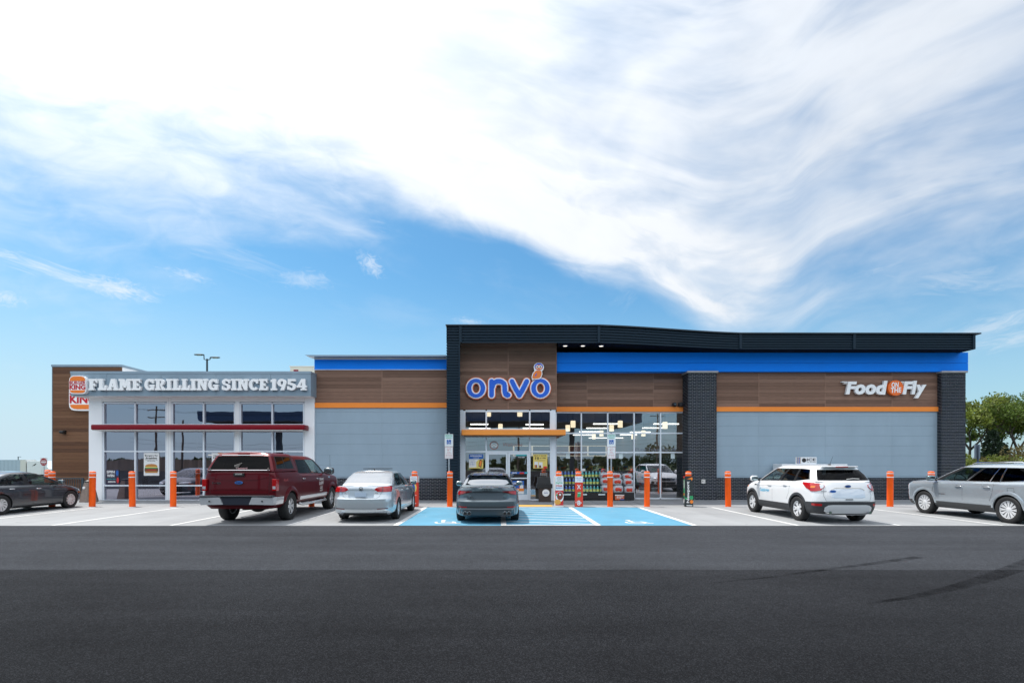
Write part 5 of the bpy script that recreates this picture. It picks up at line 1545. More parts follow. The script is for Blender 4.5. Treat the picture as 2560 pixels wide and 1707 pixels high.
# stone litter bin and railing by the plank tower
x, y = px(222.5, 22.4), 22.4
o = thing('litter_bin', 'tapered pebble stone litter bin behind the orange bollard', 'litter bin', (x, y, 0))
STN = pmat('pebble_stone', (0.22, 0.17, 0.145), .85, var=.7, vscale=45, bump=.7, bscale=70)
b = MB(); b.lathe([(.36, 0), (.36, .05), (.19, .80), (.16, .86)], (x, y, 0), n=6); b.build('body', STN, o)
b = MB(); b.lathe([(.17, .862), (.17, .90), (.10, .94)], (x, y, 0), n=12); b.build('lid', BLACK, o)
MB().disc(x - .04, .62, .055, .055, y - .24, y - .215, 18).build('sticker', PRINTW, o)
yl = 24.4
lx0, lx1 = px(128, yl), px(209.5, yl)
o = thing('railing', 'dark steel railing of upright bars before plank tower', 'railing', ((lx0 + lx1) / 2, yl, 0))
zt = pz(1194, yl)
MB().box(lx0, lx1, yl - .03, yl + .03, zt - .05, zt).build('top_rail', DKSTEEL, o)
MB().box(lx0, lx1, yl - .02, yl + .02, .10, .14).build('bottom_rail', DKSTEEL, o)
for xx in (lx0, (lx0 + lx1) / 2 - .4, lx1 - .07):
    MB().box(xx, xx + .07, yl - .035, yl + .035, 0, zt - .051).build('post', DKSTEEL, o)
n = int((lx1 - lx0) / .105)
for i in range(1, n):
    xx = lx0 + (lx1 - lx0) * i / n
    MB().box(xx - .011, xx + .011, yl - .011, yl + .011, .141, zt - .052).build('bar', DKSTEEL, o)

# do not enter sign
yn = 40.0
x0, x1, z0, z1 = px(100.3, yn), px(118.2, yn), pz(1164.5, yn), pz(1143.7, yn)
x, z = (x0 + x1) / 2, (z0 + z1) / 2
o = thing('road_sign', 'red disc do not enter sign on a thin post', 'road sign', (x, yn, ground_h(x, yn)))
MB().tube([(x, yn + .04, ground_h(x, yn)), (x, yn + .04, z1 - .02)], .03, 8).build('post', GALV, o)
pl = MB().box(x0, x1, yn, yn + .008, z0, z1).build('plate', PRINTW, o)
MB().disc(x, z, (x1 - x0) * .47, (z1 - z0) * .46, yn - .004, yn - .001, 30).build('red_disc', pmat('sign_red', (.36, .01, .015), .45), pl)
MB().box(x - .21, x + .21, yn - .008, yn - .005, z - .05, z + .05).build('white_bar', PRINTW, pl)
MB().text('DO NOT', x, z + .13, yn - .007, .08, .02, 0, 0, width=.34).build('lettering', PRINTW, pl)
MB().text('ENTER', x, z - .13, yn - .007, .08, .02, 0, 0, width=.32).build('lettering', PRINTW, pl)

# twin headed lamp behind the restaurant
ym = 52.0
x = px(517.7, ym)
o = thing('street_lamp', 'tall twin headed lamp post rising behind the restaurant', 'street lamp', (x, ym, ground_h(x, ym)))
zt = pz(897, ym)
MB().tube([(x, ym, ground_h(x, ym)), (x, ym, zt)], [.14, .09], 10).build('pole', DKSTEEL, o)
for s, zz in ((-1, pz(886.5, ym)), (1, pz(893.5, ym))):
    b = MB(); b.tube([(x, ym, zt - .1), (x + s * .30, ym, zt - .05), (x + s * .32, ym, zz)], .05, 8); b.build('arm', DKSTEEL, o)
    b = MB(); b.blob((x + s * .80, ym, zz + .0), (.52, .2, .075), .8); b.build('lamp_head', DKSTEEL, o, smooth=60)
    MB().box(x + s * .55, x + s * 1.05, ym - .12, ym + .12, zz - .085, zz - .055).build('lens', LAMPW, o)
# ================================================================== inside the shop (seen through the glass)
PENL = pmat('pendant_glow', (.9, .85, .75), .5, emis=(1.0, .78, .52), estr=0.95)
BARL = pmat('tube_glow', (.9, .9, .88), .5, emis=(1.0, .94, .84), estr=1.9)
pen = None
PEN = [(1432.5, 1060, 26.5, 'pendant at the inner corner of the tall window'), (1419.5, 1070, 28.6, 'pendant over the end of the orange canopy'), (1550.5, 1060, 26.5, 'pendant in the middle of the top window row'), (1529, 1070, 28.6, 'pendant above the second parking sign'),
       (1503.5, 1083, 31.5, 'pendant just left of the second parking sign'), (1484.5, 1091, 34.5, 'pendant in the second row of panes over the bottle rack'), (1662.5, 1063, 26.5, 'pendant in the pane beside the brick pier'), (1608.5, 1083, 31.5, 'pendant in the fourth column of panes'),
       (1583, 1091, 34.5, 'pendant behind the third window mullion'), (1221, 1032, 25.6, 'pendant above the doors near the window mullion'), (1299.5, 1032, 25.6, 'pendant above the doors towards the corner post'), (1251, 1067, 29.5, 'pendant just over the orange entrance canopy')]
for p_, py_, d, lab in PEN:
    x, z = px(p_, d), pz(py_, d)
    if pen is None:
        pen = thing('pendant_lamp', 'glowing cream ' + lab, 'pendant lamp', (x, d, z), 'pendant lamps inside the shop')
        MB().lathe([(.115, -.17), (.125, -.16), (.125, .16), (.105, .175)], n=16).build('shade', PENL, pen, local=True, smooth=40)
        MB().tube([(0, 0, .175), (0, 0, .75)], .008, 5).build('cord', BLACK, pen, local=True)
        MB().lathe([(.05, .165), (.03, .22)], n=10).build('cap', BLACK, pen, local=True)
    else:
        copy_tree(pen, (x, d, z), 'glowing cream ' + lab)
BARS = [(1483, 1545, 1059.5, 29, 'in the second column of panes, highest row'), (1466, 1521, 1070, 32.5, 'in the second column of panes, second row'), (1448, 1505, 1079, 36, 'along the upper window transom'), (1433, 1482, 1087, 40, 'just under the upper transom over the rack'),
        (1472, 1562, 1094.5, 44.5, 'lowest of the rows behind the second parking sign'), (1634, 1697, 1059.5, 29, 'highest row beside the brick pier'), (1606, 1660, 1069.5, 32.5, 'second row in the fourth column of panes'), (1575, 1626, 1080, 36, 'third row crossing the third mullion'), (1550, 1598, 1086.5, 40, 'fourth row left of the third mullion'),
        (1588, 1622, 1094, 44.5, 'fifth row right of the third mullion'), (1634, 1675, 1093, 44.5, 'fifth row near the brick pier'), (1666, 1686, 1086, 40, 'short one near the brick pier'), (1176, 1221, 1060.5, 29, 'over the left half of the entrance'), (1314, 1359, 1061, 29, 'over the right half of the entrance'), (1172, 1226, 1071, 32.5, 'low over the entrance canopy, left half'), (1307, 1359, 1070.5, 32.5, 'low over the entrance canopy, right half')]
for a, b_, py_, d, lab in BARS:
    x0, x1, z = px(a, d), px(b_, d), pz(py_, d)
    o = thing('ceiling_light', 'thin white light bar, ' + lab, 'ceiling light', ((x0 + x1) / 2, d, z), 'light bars inside the shop')
    MB().box(x0, x1, d - .05, d + .05, z - .028, z + .028).build('diffuser', BARL, o)
    MB().box(x0, x1, d - .04, d + .04, z + .029, z + .075).build('housing', WHITE, o)
    for xx in (x0 + .1, x1 - .1):
        MB().tube([(xx, d, z + .075), (xx, d, 4.62)], .006, 4).build('hanger', BLACK, o)
# shelving
rnd = random.Random(5)
GOODS = [PRINTR, PRINTB, PRINTG, PRINTY, PRINTO, PRINTW, PRINTT, PRINTN]
for gi, (gxx, gy0) in enumerate(((3.2, 27.5), (5.6, 27.0), (8.0, 27.5))):
    o = thing('shop_shelf', ('goods shelf nearest the entrance', 'goods shelf in the middle of the shop', 'goods shelf nearest the brick pier')[gi] + ' with coloured packs', 'shelf', (gxx, gy0, 0))
    MB().box(gxx - .04, gxx + .04, gy0, gy0 + 6, .05, 1.5).build('back_panel', pmat('shelf_grey', (.3, .3, .31), .6), o)
    for z in (.12, .5, .88, 1.24):
        MB().box(gxx - .42, gxx + .42, gy0, gy0 + 6, z - .03, z).build('shelf_board', MATS['shelf_grey'], o)
        ms = [MB() for _ in GOODS]
        y = gy0 + .1
        while y < gy0 + 5.8:
            for s in (-1, 1):
                h = rnd.uniform(.14, .28)
                ms[rnd.randrange(len(GOODS))].box(gxx + s * .1, gxx + s * .38, y, y + .2, z + .001, z + h)
            y += .24
        al = MB()
        for i, m_ in enumerate(ms):
            al.add(m_.v, m_.f, i)
        stuff(al.build('packed_goods', GOODS, o))
o = thing('service_counter', 'dark service counter deep inside the shop', 'counter', (4.5, 38, 0))
MB().box(1.0, 8.0, 38, 38.8, 0.006, 1.05).build('body', pmat('counter_front', (.16, .09, .05), .6), o)
MB().box(.95, 8.05, 37.95, 38.85, 1.051, 1.10).build('top', pmat('counter_top', (.4, .4, .4), .3), o)
o = thing('menu_wall', 'long lit menu board over the service counter', 'menu board', (4.5, 39.5, 2.4))
MB().box(1.0, 8.2, 39.5, 39.6, 2.2, 3.0).build('board', pmat('menu_glow', (.2, .2, .2), .5, emis=(.9, .75, .55), estr=.35), o)
for i in range(5):
    MB().box(1.1 + i * 1.42, 2.4 + i * 1.42, 39.49, 39.499, 2.25, 2.95).build('menu_panel', (PRINTB, PRINTN, PRINTR, PRINTO, PRINTB)[i], o)
o = thing('cooler_wall', 'row of glass door drink coolers at the side wall', 'cooler', (9.9, 34, 0))
MB().box(9.9, 10.58, 27, 46, .01, 2.2).build('cabinet', pmat('cooler_case', (.25, .27, .29), .5), o)
for i in range(10):
    MB().box(9.88, 9.899, 27.1 + i * 1.85, 28.8 + i * 1.85, .2, 2.0).build('cooler_door', pmat('cooler_glass', (.08, .12, .15), .1), o)
# inside the restaurant
for i, (xx, lab) in enumerate(((-15.15, 'pale till cabinet under the breakfast poster'), (-14.35, 'pale drink cabinet beside the breakfast poster'))):
    o = thing('service_cabinet', lab, 'cabinet', (xx, 25.2, 0))
    MB().bbox(xx - .37, xx + .37, 25.2, 25.9, .02, .95, .01).build('body', pmat('pale_cabinet', (.52, .5, .46), .5), o)
    MB().box(xx - .39, xx + .39, 25.18, 25.92, .951, .99).build('top', pmat('cabinet_top', (.6, .42, .3), .4), o)
    MB().bbox(xx - .16, xx + .16, 25.3, 25.5, .992, 1.22, .02).build('screen_housing', BLACK, o)
    MB().box(xx - .13, xx + .13, 25.29, 25.299, 1.03, 1.2).build('screen', PRINTW, o)
for i, (xx, yy, lab) in enumerate(((-17.2, 26.4, 'near the white end wall'), (-12.2, 26.6, 'in the middle of the room'), (-10.2, 26.2, 'near the shop side'))):
    o = thing('dining_table', 'dark restaurant table ' + lab, 'table', (xx, yy, 0))
    MB().bbox(xx - .5, xx + .5, yy - .35, yy + .35, .72, .76, .008).build('tabletop', pmat('table_wood', (.13, .07, .04), .45), o)
    MB().cyl((xx, yy, .03), (xx, yy, .719), .04).build('pedestal', BLACK, o)
    MB().cyl((xx, yy, .008), (xx, yy, .03), .25).build('foot', BLACK, o)
    for s in (-1, 1):
        c = thing('dining_chair', 'dark restaurant chair %s of the table %s' % ('left' if s < 0 else 'right', lab), 'chair', (xx + s * .75, yy, 0))
        MB().box(xx + s * .75 - .2, xx + s * .75 + .2, yy - .2, yy + .2, .43, .46).build('seat', BLACKM, c)
        MB().box(xx + s * .95 - .015, xx + s * .95 + .015, yy - .2, yy + .2, .461, .9).build('backrest', BLACKM, c)
        for a in (-1, 1):
            for b_ in (-1, 1):
                MB().cyl((xx + s * .75 + a * .17, yy + b_ * .17, .008), (xx + s * .75 + a * .17, yy + b_ * .17, .43), .014, n=6).build('leg', BLACK, c)
o = thing('restaurant_post', 'pale steel column inside the restaurant near the first window', 'column', (px(281, 25.5), 25.5, 0))
MB().box(px(278, 25.5), px(288, 25.5), 25.5, 25.66, .01, 4.5).build('shaft', pmat('pale_post', (.55, .6, .64), .4), o)
for d, a, b_, lab in ((27.0, 444, 530, 'over the second window'), (27.5, 610, 680, 'over the third window')):
    o = thing('dining_lamp', 'warm restaurant light bar ' + lab, 'ceiling light', (px((a + b_) / 2, d), d, pz(1137, d)))
    MB().box(px(a + 76 if a < 500 else a, d), px(b_, d), d, d + .1, pz(1138, d), pz(1136, d)).build('diffuser', pmat('warm_bar', (.9, .8, .6), .5, emis=(1, .72, .4), estr=1.0), o)
# ================================================================== vehicles
def lerp(a, b, t): return a + (b - a) * t
def zprof(pts, x):
    if not isinstance(pts, (list, tuple)):
        return pts
    p = pts
    if x >= p[0][0]: return p[0][1]
    if x <= p[-1][0]: return p[-1][1]
    for i in range(len(p) - 1):
        if p[i][0] >= x >= p[i + 1][0]:
            t = (p[i][0] - x) / max(1e-9, p[i][0] - p[i + 1][0])
            t = t * t * (3 - 2 * t) * .5 + t * .5
            return lerp(p[i][1], p[i + 1][1], t)
class Shell:
    """closed shell of stacked plan outlines. level: xf front, xr rear, w half width, z height (number or [(x,z)...] front to rear),
    af/ar depth of the rounded front/rear, nf/nr squareness, tp narrowing of the plan towards the ends"""
    def __init__(s, levels, **common):
        s.L = []
        for l in levels:
            q = dict(af=.45, ar=.45, nf=2.6, nr=2.8, tp=0.02); q.update(common); q.update(l); s.L.append(q)
    def at(s, u, v, side=1):
        k = min(int(v), len(s.L) - 2) if v < len(s.L) - 1 else len(s.L) - 2
        t = v - k
        A, B = s.L[k], s.L[k + 1]
        g = lambda n: lerp(A[n], B[n], t)
        xf, xr, w_, af, ar, nf, nr, tp = (g(n) for n in ('xf', 'xr', 'w', 'af', 'ar', 'nf', 'nr', 'tp'))
        if u <= 2:
            th = u / 2 * math.pi / 2
            x = xf - af + af * abs(math.cos(th)) ** (2 / nf); y = w_ * abs(math.sin(th)) ** (2 / nf)
            if u == 2: x = xf - af; y = w_
            if u == 0: x = xf; y = 0.0
        elif u <= 3:
            x = lerp(xf - af, xr + ar, u - 2); y = w_
        else:
            th = (u - 3) / 2 * math.pi / 2
            x = xr + ar - ar * abs(math.sin(th)) ** (2 / nr); y = w_ * abs(math.cos(th)) ** (2 / nr)
            if u == 5: x = xr; y = 0.0
        m = (xf + xr) / 2; hl = (xf - xr) / 2
        y *= 1 - tp * abs((x - m) / hl) ** 2.2
        za, zb_ = zprof(A['z'], x), zprof(B['z'], x)
        return Vector((x, y * side, lerp(za, zb_, t)))
    def solve_v(s, u, z):
        n = len(s.L) - 1
        for k in range(n):
            a, b = s.at(u, k).z, s.at(u, k + 1).z
            if z <= b or k == n - 1:
                return k + min(1.0, max(0.0, (z - a) / max(1e-6, b - a)))
        return n
    def uv(s, kind, c, z):
        v = len(s.L) / 2
        for it in range(7):
            lo, hi = {'S': (0.0, 5.0), 'R': (3.0, 5.0), 'F': (0.0, 2.0)}[kind]
            for _ in range(34):
                mid = (lo + hi) / 2; p = s.at(mid, v)
                big = p.x > c if kind == 'S' else (p.y > c if kind == 'R' else p.y < c)
                if big: lo = mid
                else: hi = mid
            u = (lo + hi) / 2
            v = s.solve_v(u, z)
        return u, v
    def nrm(s, u, v, side):
        e = .02
        n_ = len(s.L) - 1
        u0, u1 = max(0, u - e), min(5, u + e); v0, v1 = max(0, v - e), min(n_, v + e)
        a = s.at(u1, v, side) - s.at(u0, v, side); b = s.at(u, v1, side) - s.at(u, v0, side)
        n = a.cross(b)
        if n.length < 1e-9: n = Vector((1, 0, 0))
        n.normalize()
        p = s.at(u, v, side); m = (s.L[0]['xf'] + s.L[0]['xr']) / 2
        o = Vector(((p.x - m) * .35, p.y, 0))
        if u < .3: o = Vector((1, 0, 0))
        if u > 4.7: o = Vector((-1, 0, 0))
        return n if n.dot(o) >= 0 else -n
    def patch(s, b, pts, off=.008, side=1, sub=5, m=4, mi=0):
        """pts: (kind, coordinate, z low, z high) along the surface; lays a raised skin over it"""
        P = [(s.uv(k, c, a), s.uv(k, c, d)) for k, c, a, d in pts]
        cols = []
        for i in range(len(P) - 1):
            for j in range(sub + (1 if i == len(P) - 2 else 0)):
                t = j / sub
                lo = (lerp(P[i][0][0], P[i + 1][0][0], t), lerp(P[i][0][1], P[i + 1][0][1], t)); hi = (lerp(P[i][1][0], P[i + 1][1][0], t), lerp(P[i][1][1], P[i + 1][1][1], t))
                cols.append((lo, hi))
        base = len(b.v); n = len(cols)
        for lo, hi in cols:
            for j in range(m + 1):
                t = j / m; u, v = lerp(lo[0], hi[0], t), lerp(lo[1], hi[1], t)
                b.v.append(tuple(s.at(u, v, side) + s.nrm(u, v, side) * off))
        edge = []
        for i in range(n - 1):
            for j in range(m):
                q = (base + i * (m + 1) + j, base + (i + 1) * (m + 1) + j, base + (i + 1) * (m + 1) + j + 1, base + i * (m + 1) + j + 1)
                b.f.append(q); b.m.append(mi)
        loop = [i * (m + 1) for i in range(n)] + [(n - 1) * (m + 1) + j for j in range(1, m + 1)] + [i * (m + 1) + m for i in range(n - 2, -1, -1)] + [j for j in range(m - 1, 0, -1)]
        k0 = len(b.v)
        for q in loop:
            i, j = divmod(q, m + 1)
            lo, hi = cols[i]; t = j / m; u, v = lerp(lo[0], hi[0], t), lerp(lo[1], hi[1], t)
            b.v.append(tuple(s.at(u, v, side) - s.nrm(u, v, side) * .012))
        for i in range(len(loop)):
            i2 = (i + 1) % len(loop)
            b.f.append((base + loop[i], k0 + i, k0 + i2, base + loop[i2])); b.m.append(mi)
        return b
    def mesh(s, us, vs, crown=.05, nx=8, classify=None, roof=True, floor=True):
        """rings at vs, closed on top by a crowned lid. classify(u, v) -> key of the piece a side cell belongs to (None = dropped)"""
        out = {}
        def B(k):
            if k not in out: out[k] = MB()
            return out[k]
        seq = [(u, 1) for u in us] + [(u, -1) for u in us[::-1][1:-1]]
        N = len(seq)
        ring = [[tuple(s.at(u, v, sd)) for u, sd in seq] for v in vs]
        for j in range(len(vs) - 1):
            for i in range(N):
                i2 = (i + 1) % N
                ua, ub = seq[i][0], seq[i2][0]
                sd = seq[i][1] if 0 < seq[i][0] < 5 else seq[i2][1]
                key = classify((ua + ub) / 2, (vs[j] + vs[j + 1]) / 2, sd) if classify else 'body'
                if key is None: continue
                b = B(key)
                k = len(b.v)
                b.v += [ring[j][i], ring[j][i2], ring[j + 1][i2], ring[j + 1][i]]
                b.f.append((k, k + 1, k + 2, k + 3)); b.m.append(0)
        def lid(v, up, key):
            b = B(key)
            rows = []
            for u in us:
                l, r = s.at(u, v, 1), s.at(u, v, -1)
                yw = max(s.L[-1]['w'], .3)
                row = []
                for j in range(nx + 1):
                    t = j / nx; p = l.lerp(r, t)
                    h = (crown if up else 0) * max(0.0, (l.y ** 2 - p.y ** 2)) / (yw * yw)
                    row.append((p.x, p.y, p.z + h))
                rows.append(row)
            for i in range(len(us) - 1):
                for j in range(nx):
                    k = len(b.v)
                    b.v += [rows[i][j], rows[i][j + 1], rows[i + 1][j + 1], rows[i + 1][j]]
                    b.f.append((k, k + 1, k + 2, k + 3) if not up else (k + 3, k + 2, k + 1, k)); b.m.append(0)
        if roof: lid(vs[-1], True, 'body' if classify is None else (classify(-1, -1, 1) or 'body'))
        if floor: lid(vs[0], False, 'body')
        return out
def weld(b, dist=.0004):
    bm = bmesh.new()
    vv = [bm.verts.new(v) for v in b.v]
    for f, m_ in zip(b.f, b.m):
        vs = []
        for i in f:
            if vv[i] not in vs: vs.append(vv[i])
        if len(vs) >= 3:
            try:
                nf = bm.faces.new(vs); nf.material_index = m_
            except ValueError:
                pass
    bmesh.ops.remove_doubles(bm, verts=bm.verts[:], dist=dist)
    bmesh.ops.dissolve_degenerate(bm, dist=.0002, edges=bm.edges[:])
    bmesh.ops.recalc_face_normals(bm, faces=bm.faces[:])
    return bm
def from_bm(bm, name, mats, parent, smooth=35):
    me = bpy.data.meshes.new(name)
    bm.to_mesh(me); bm.free()
    for m_ in (mats if isinstance(mats, (list, tuple)) else [mats]):
        me.materials.append(m_)
    me.shade_smooth()
    me.set_sharp_from_angle(angle=R(smooth))
    o = bpy.data.objects.new(name, me); COL.objects.link(o); o.parent = parent
    return o
def frange(a, b, n): return [a + (b - a) * i / n for i in range(n + 1)]

WELL = pmat('wheel_well', (.008, .008, .009), .9)
def body_obj(shell, car, mat_, arches, crown, black_zone=None, vs=None, name='body'):
    us = [0, .12, .3, .5, .7, .9, 1.05, 1.2, 1.35, 1.5, 1.62, 1.74, 1.86] + frange(2, 3, 26) + [3.14, 3.26, 3.38, 3.5, 3.65, 3.8, 3.95, 4.1, 4.3, 4.5, 4.7, 4.88, 5]
    n = len(shell.L) - 1
    vs = vs or [i / 2 for i in range(2 * n + 1)]
    pcs = shell.mesh(us, vs, crown, 10)
    bm = weld(pcs['body'])
    if black_zone:
        for f in bm.faces:
            c = f.calc_center_median()
            if black_zone(c): f.material_index = 1
    o = from_bm(bm, name, [mat_, WELL], car)
    # wheel openings
    cut = MB()
    for (x, z, r) in arches:
        for sd in (1, -1):
            yo = 1.3 * sd; yi = (shell.L[2]['w'] - .34) * sd
            cut.cyl((x, yi, z), (x, yo, z), r, n=40, mi=1)
    me = bpy.data.meshes.new('opening')
    me.from_pydata(cut.v, [], cut.f); me.materials.append(mat_); me.materials.append(WELL)
    me.polygons.foreach_set('material_index', cut.m); me.update()
    bmc = bmesh.new(); bmc.from_mesh(me); bmesh.ops.recalc_face_normals(bmc, faces=bmc.faces[:]); bmc.to_mesh(me); bmc.free()
    co = bpy.data.objects.new('opening', me); COL.objects.link(co)
    md = o.modifiers.new('openings', 'BOOLEAN'); md.operation = 'DIFFERENCE'; md.object = co; md.solver = 'EXACT'
    par = o.parent; o.parent = None
    dg = bpy.context.evaluated_depsgraph_get(); dg.update()
    ev = o.evaluated_get(dg)
    nm = bpy.data.meshes.new_from_object(ev)
    o.modifiers.clear()
    old = o.data; o.data = nm; bpy.data.meshes.remove(old); nm.name = name
    o.parent = par
    bpy.data.objects.remove(co); bpy.data.meshes.remove(me)
    nm.shade_smooth(); nm.set_sharp_from_angle(angle=R(32))
    return o
def arch_trim(shell, car, x, z, r0, r1, mat_, off=.012, name='arch_trim', zmin=.22):
    """flared strip round a wheel opening, one per side"""
    for sd in (1, -1):
        b = MB(); n = 22; cols = []
        for i in range(n + 1):
            a = R(-28) + R(236) * i / n
            row = []
            for r in (r0, (r0 + r1) / 2, r1):
                xx, zz = x + r * math.cos(a), max(zmin, z + r * math.sin(a))
                u, v = shell.uv('S', xx, zz)
                row.append(shell.at(u, v, sd) + shell.nrm(u, v, sd) * (off if r != r1 else .002) if r != r0 else shell.at(u, v, sd) + shell.nrm(u, v, sd) * off)
            inner = row[0] - Vector((0, sd * .05, 0))
            cols.append([inner] + row)
        for c in cols: b.v += [tuple(p) for p in c]
        for i in range(n):
            for j in range(3):
                q = (i * 4 + j, (i + 1) * 4 + j, (i + 1) * 4 + j + 1, i * 4 + j + 1)
                b.f.append(q if sd > 0 else q[::-1]); b.m.append(0)
        b.build(name, mat_, car, local=True, smooth=50)

_wh = {}
def wheels(car, kind, wb, track, r, wd, rim_r, spokes, twist=0.0, pair=0.0, rim_mat=None):
    """four wheels, each an assembly of tyre and rim"""
    key = (kind,)
    if key not in _wh:
        h = wd / 2
        t = MB().lathe([(rim_r - .012, -h * .86), (rim_r + .01, -h * .95), (r - .045, -h), (r - .018, -h * .93), (r, -h * .76), (r + .001, 0), (r, h * .76), (r - .018, h * .93), (r - .045, h), (rim_r + .01, h * .95), (rim_r - .012, h * .86)], axis='y', n=40, closed=True)
        # tread grooves
        for yy in (-h * .42, 0, h * .42):
            pass
        rim = MB()
        rim.lathe([(rim_r - .002, h * .90), (rim_r - .002, h * .78), (rim_r - .028, h * .70), (rim_r - .034, -h * .8), (rim_r - .012, -h * .8), (rim_r - .006, h * .60)], axis='y', n=40, closed=True)
        rim.lathe([(.078, h * .42), (.076, h * .60), (.055, h * .68), (.0, h * .70)], axis='y', n=20)
        rim.lathe([(.08, h * .40), (.078, h * .58)], axis='y', n=20)
        for k in range(spokes):
            for off in ((-pair / 2, pair / 2) if pair else (0.0,)):
                a0 = 2 * math.pi * k / spokes + off * .35; a1 = 2 * math.pi * k / spokes + off + twist
                rw0, rw1 = (.030, .024) if pair else (.036, .056 if spokes <= 6 else .03)
                if spokes >= 12: rw0, rw1 = .012, .015
                if twist: rw0, rw1 = .016, .036
                pts = []
                for rr_, a, hw, yy in ((.055, a0, rw0, h * .60), (rim_r * .55, lerp(a0, a1, .5), (rw0 + rw1) / 2, h * .66), (rim_r - .018, a1, rw1, h * .74)):
                    c, sn = math.cos(a), math.sin(a)
                    for sgn in (-1, 1):
                        pts.append((rr_ * c - sgn * hw * sn, yy, rr_ * sn + sgn * hw * c)); pts.append((rr_ * c - sgn * hw * .8 * sn, yy - .035, rr_ * sn + sgn * hw * .8 * c))
                fs = []
                for q in (0, 4):
                    fs += [(q, q + 4, q + 6, q + 2), (q, q + 1, q + 5, q + 4), (q + 2, q + 6, q + 7, q + 3), (q + 1, q + 3, q + 7, q + 5)]
                fs += [(0, 2, 3, 1), (8, 9, 11, 10)]
                rim.add(pts, fs)
        disc = MB().lathe([(.0, -h * .1), (rim_r * .74, -h * .1), (rim_r * .74, h * .0), (.0, h * .02)], axis='y', n=28)
        wl = MB().lathe([(rim_r - .03, -h * .4), (rim_r - .03, -h * .35), (0, -h * .35)], axis='y', n=28)
        _wh[key] = (t, rim, disc, wl)
    t, rim, disc, wl = _wh[key]
    first = None
    for x in (wb / 2, -wb / 2):
        for sd in (1, -1):
            hb_ = holder('wheel', car)
            hb_.location = (x, sd * (track - wd / 2), r); hb_.rotation_euler = (0, 0, 0 if sd > 0 else math.pi)
            if first is None:
                a = t.build('tyre', RUBBER, hb_, local=True, smooth=40)
                b = rim.build('rim', rim_mat or SILVERW, hb_, local=True, smooth=30)
                c = disc.build('brake_disc', pmat('brake_steel', (.018, .018, .019), .6), hb_, local=True, smooth=30)
                d = wl.build('wheel_back', WELL, hb_, local=True)
                first = (a, b, c, d)
            else:
                for p in first:
                    q = p.copy(); COL.objects.link(q); q.parent = hb_

def greenhouse(shell, car, mat_, wins, trims, cuts, crown, tops, trim_mat=BLACK, roof_mat=None, name='cabin', vcuts=None):
    """wins: (part name, u0, u1, v0, v1, material, both sides joined)"""
    us = sorted(set([0, .15, .35, .6, .85, 1.05, 1.2, 1.35, 1.5, 1.65, 1.8, 1.9, 2.0, 3.0, 3.1, 3.2, 3.35, 3.5, 3.65, 3.8, 3.95, 4.15, 4.4, 4.65, 4.85, 5] + list(cuts)))
    n = len(shell.L) - 1
    vs = sorted(set([i / 2 for i in range(2 * n + 1)] + list(vcuts or [])))
    def cls(u, v, sd):
        if u < 0: return 'roof' if roof_mat else 'body'
        for i, (nm, u0, u1, v0, v1, m_, joint) in enumerate(wins):
            if u0 <= u <= u1 and v0 <= v <= v1:
                return ('w', i, 0 if joint else sd)
        for i, (u0, u1, v0, v1) in enumerate(trims):
            if u0 <= u <= u1 and v0 <= v <= v1:
                return ('trim', i, sd)
        return 'body'
    pcs = shell.mesh(us, vs, crown, 10, cls, True, False)
    for k, b in pcs.items():
        if k == 'body': from_bm(weld(b), name, mat_, car, 40)
        elif k == 'roof': from_bm(weld(b), 'roof', roof_mat, car, 40)
        elif k[0] == 'trim': from_bm(weld(b), 'window_trim', trim_mat, car, 40)
        else:
            nm, *_r = wins[k[1]]
            bm = weld(b)
            from_bm(bm, nm, wins[k[1]][5], car, 60)

def cabin_fit(car, xw, xs_f, xs_r, wy, zb, zt, wheel_side=1):
    """seats, dash and wheel above the belt line"""
    b = MB()
    b.bbox(xw - .35, xw + .1, -wy, wy, zb - .15, zb + .03, .03)
    for x in (xs_f, xs_r):
        for y in ((-.36, .36) if x == xs_f else (-.38, .0, .38)):
            b.blob((x, y, zb - .02), (.08, .23 if x == xs_f else .2, .26), .5, 12, 8)
            b.blob((x - .03, y, zb + .30), (.05, .13, .085), .6, 12, 8)
    b.build('seat_set', SEATM, car, local=True, smooth=50)
    s = MB(); c = Vector((xs_f + .55, .36 * wheel_side, zb + .03)); n = 20
    pts = [c + Vector((.06 * math.sin(2 * math.pi * i / n), .18 * math.cos(2 * math.pi * i / n), .17 * math.sin(2 * math.pi * i / n))) for i in range(n + 1)]
    s.tube(pts, .016, 6); s.tube([pts[0], pts[10]], .016, 5)
    s.build('steering_wheel', BLACK, car, local=True, smooth=40)
def mirror(car, x, y, z, mat_, s=1.0):
    for sd in (1, -1):
        o = MB(); o.blob((x, sd * (y + .12 * s), z + .05), (.075 * s, .115 * s, .085 * s), .65, 16, 10)
        h = o.build('side_mirror', mat_, car, local=True, smooth=60)
        MB().tube([(x, sd * (y - .06), z - .02), (x, sd * (y + .06), z + .02)], .028, 8).build('mirror_arm', BLACK, h, local=True)
        MB().blob((x - .055 * s, sd * (y + .12 * s), z + .05), (.025, .098 * s, .068 * s), .5, 14, 8).build('mirror_glass', pmat('mirror_glass', (.25, .32, .34), .04, .9), h, local=True, smooth=60)
def handles(shell, car, spots, mat_, ln=.10):
    for x, z in spots:
        for sd in (1, -1):
            u, v = shell.uv('S', x, z); p = shell.at(u, v, sd)
            b = MB(); b.blob((p.x, p.y + sd * .018, p.z), (ln, .020, .017), .6, 14, 8)
            h = b.build('door_handle', mat_, car, local=True, smooth=60)
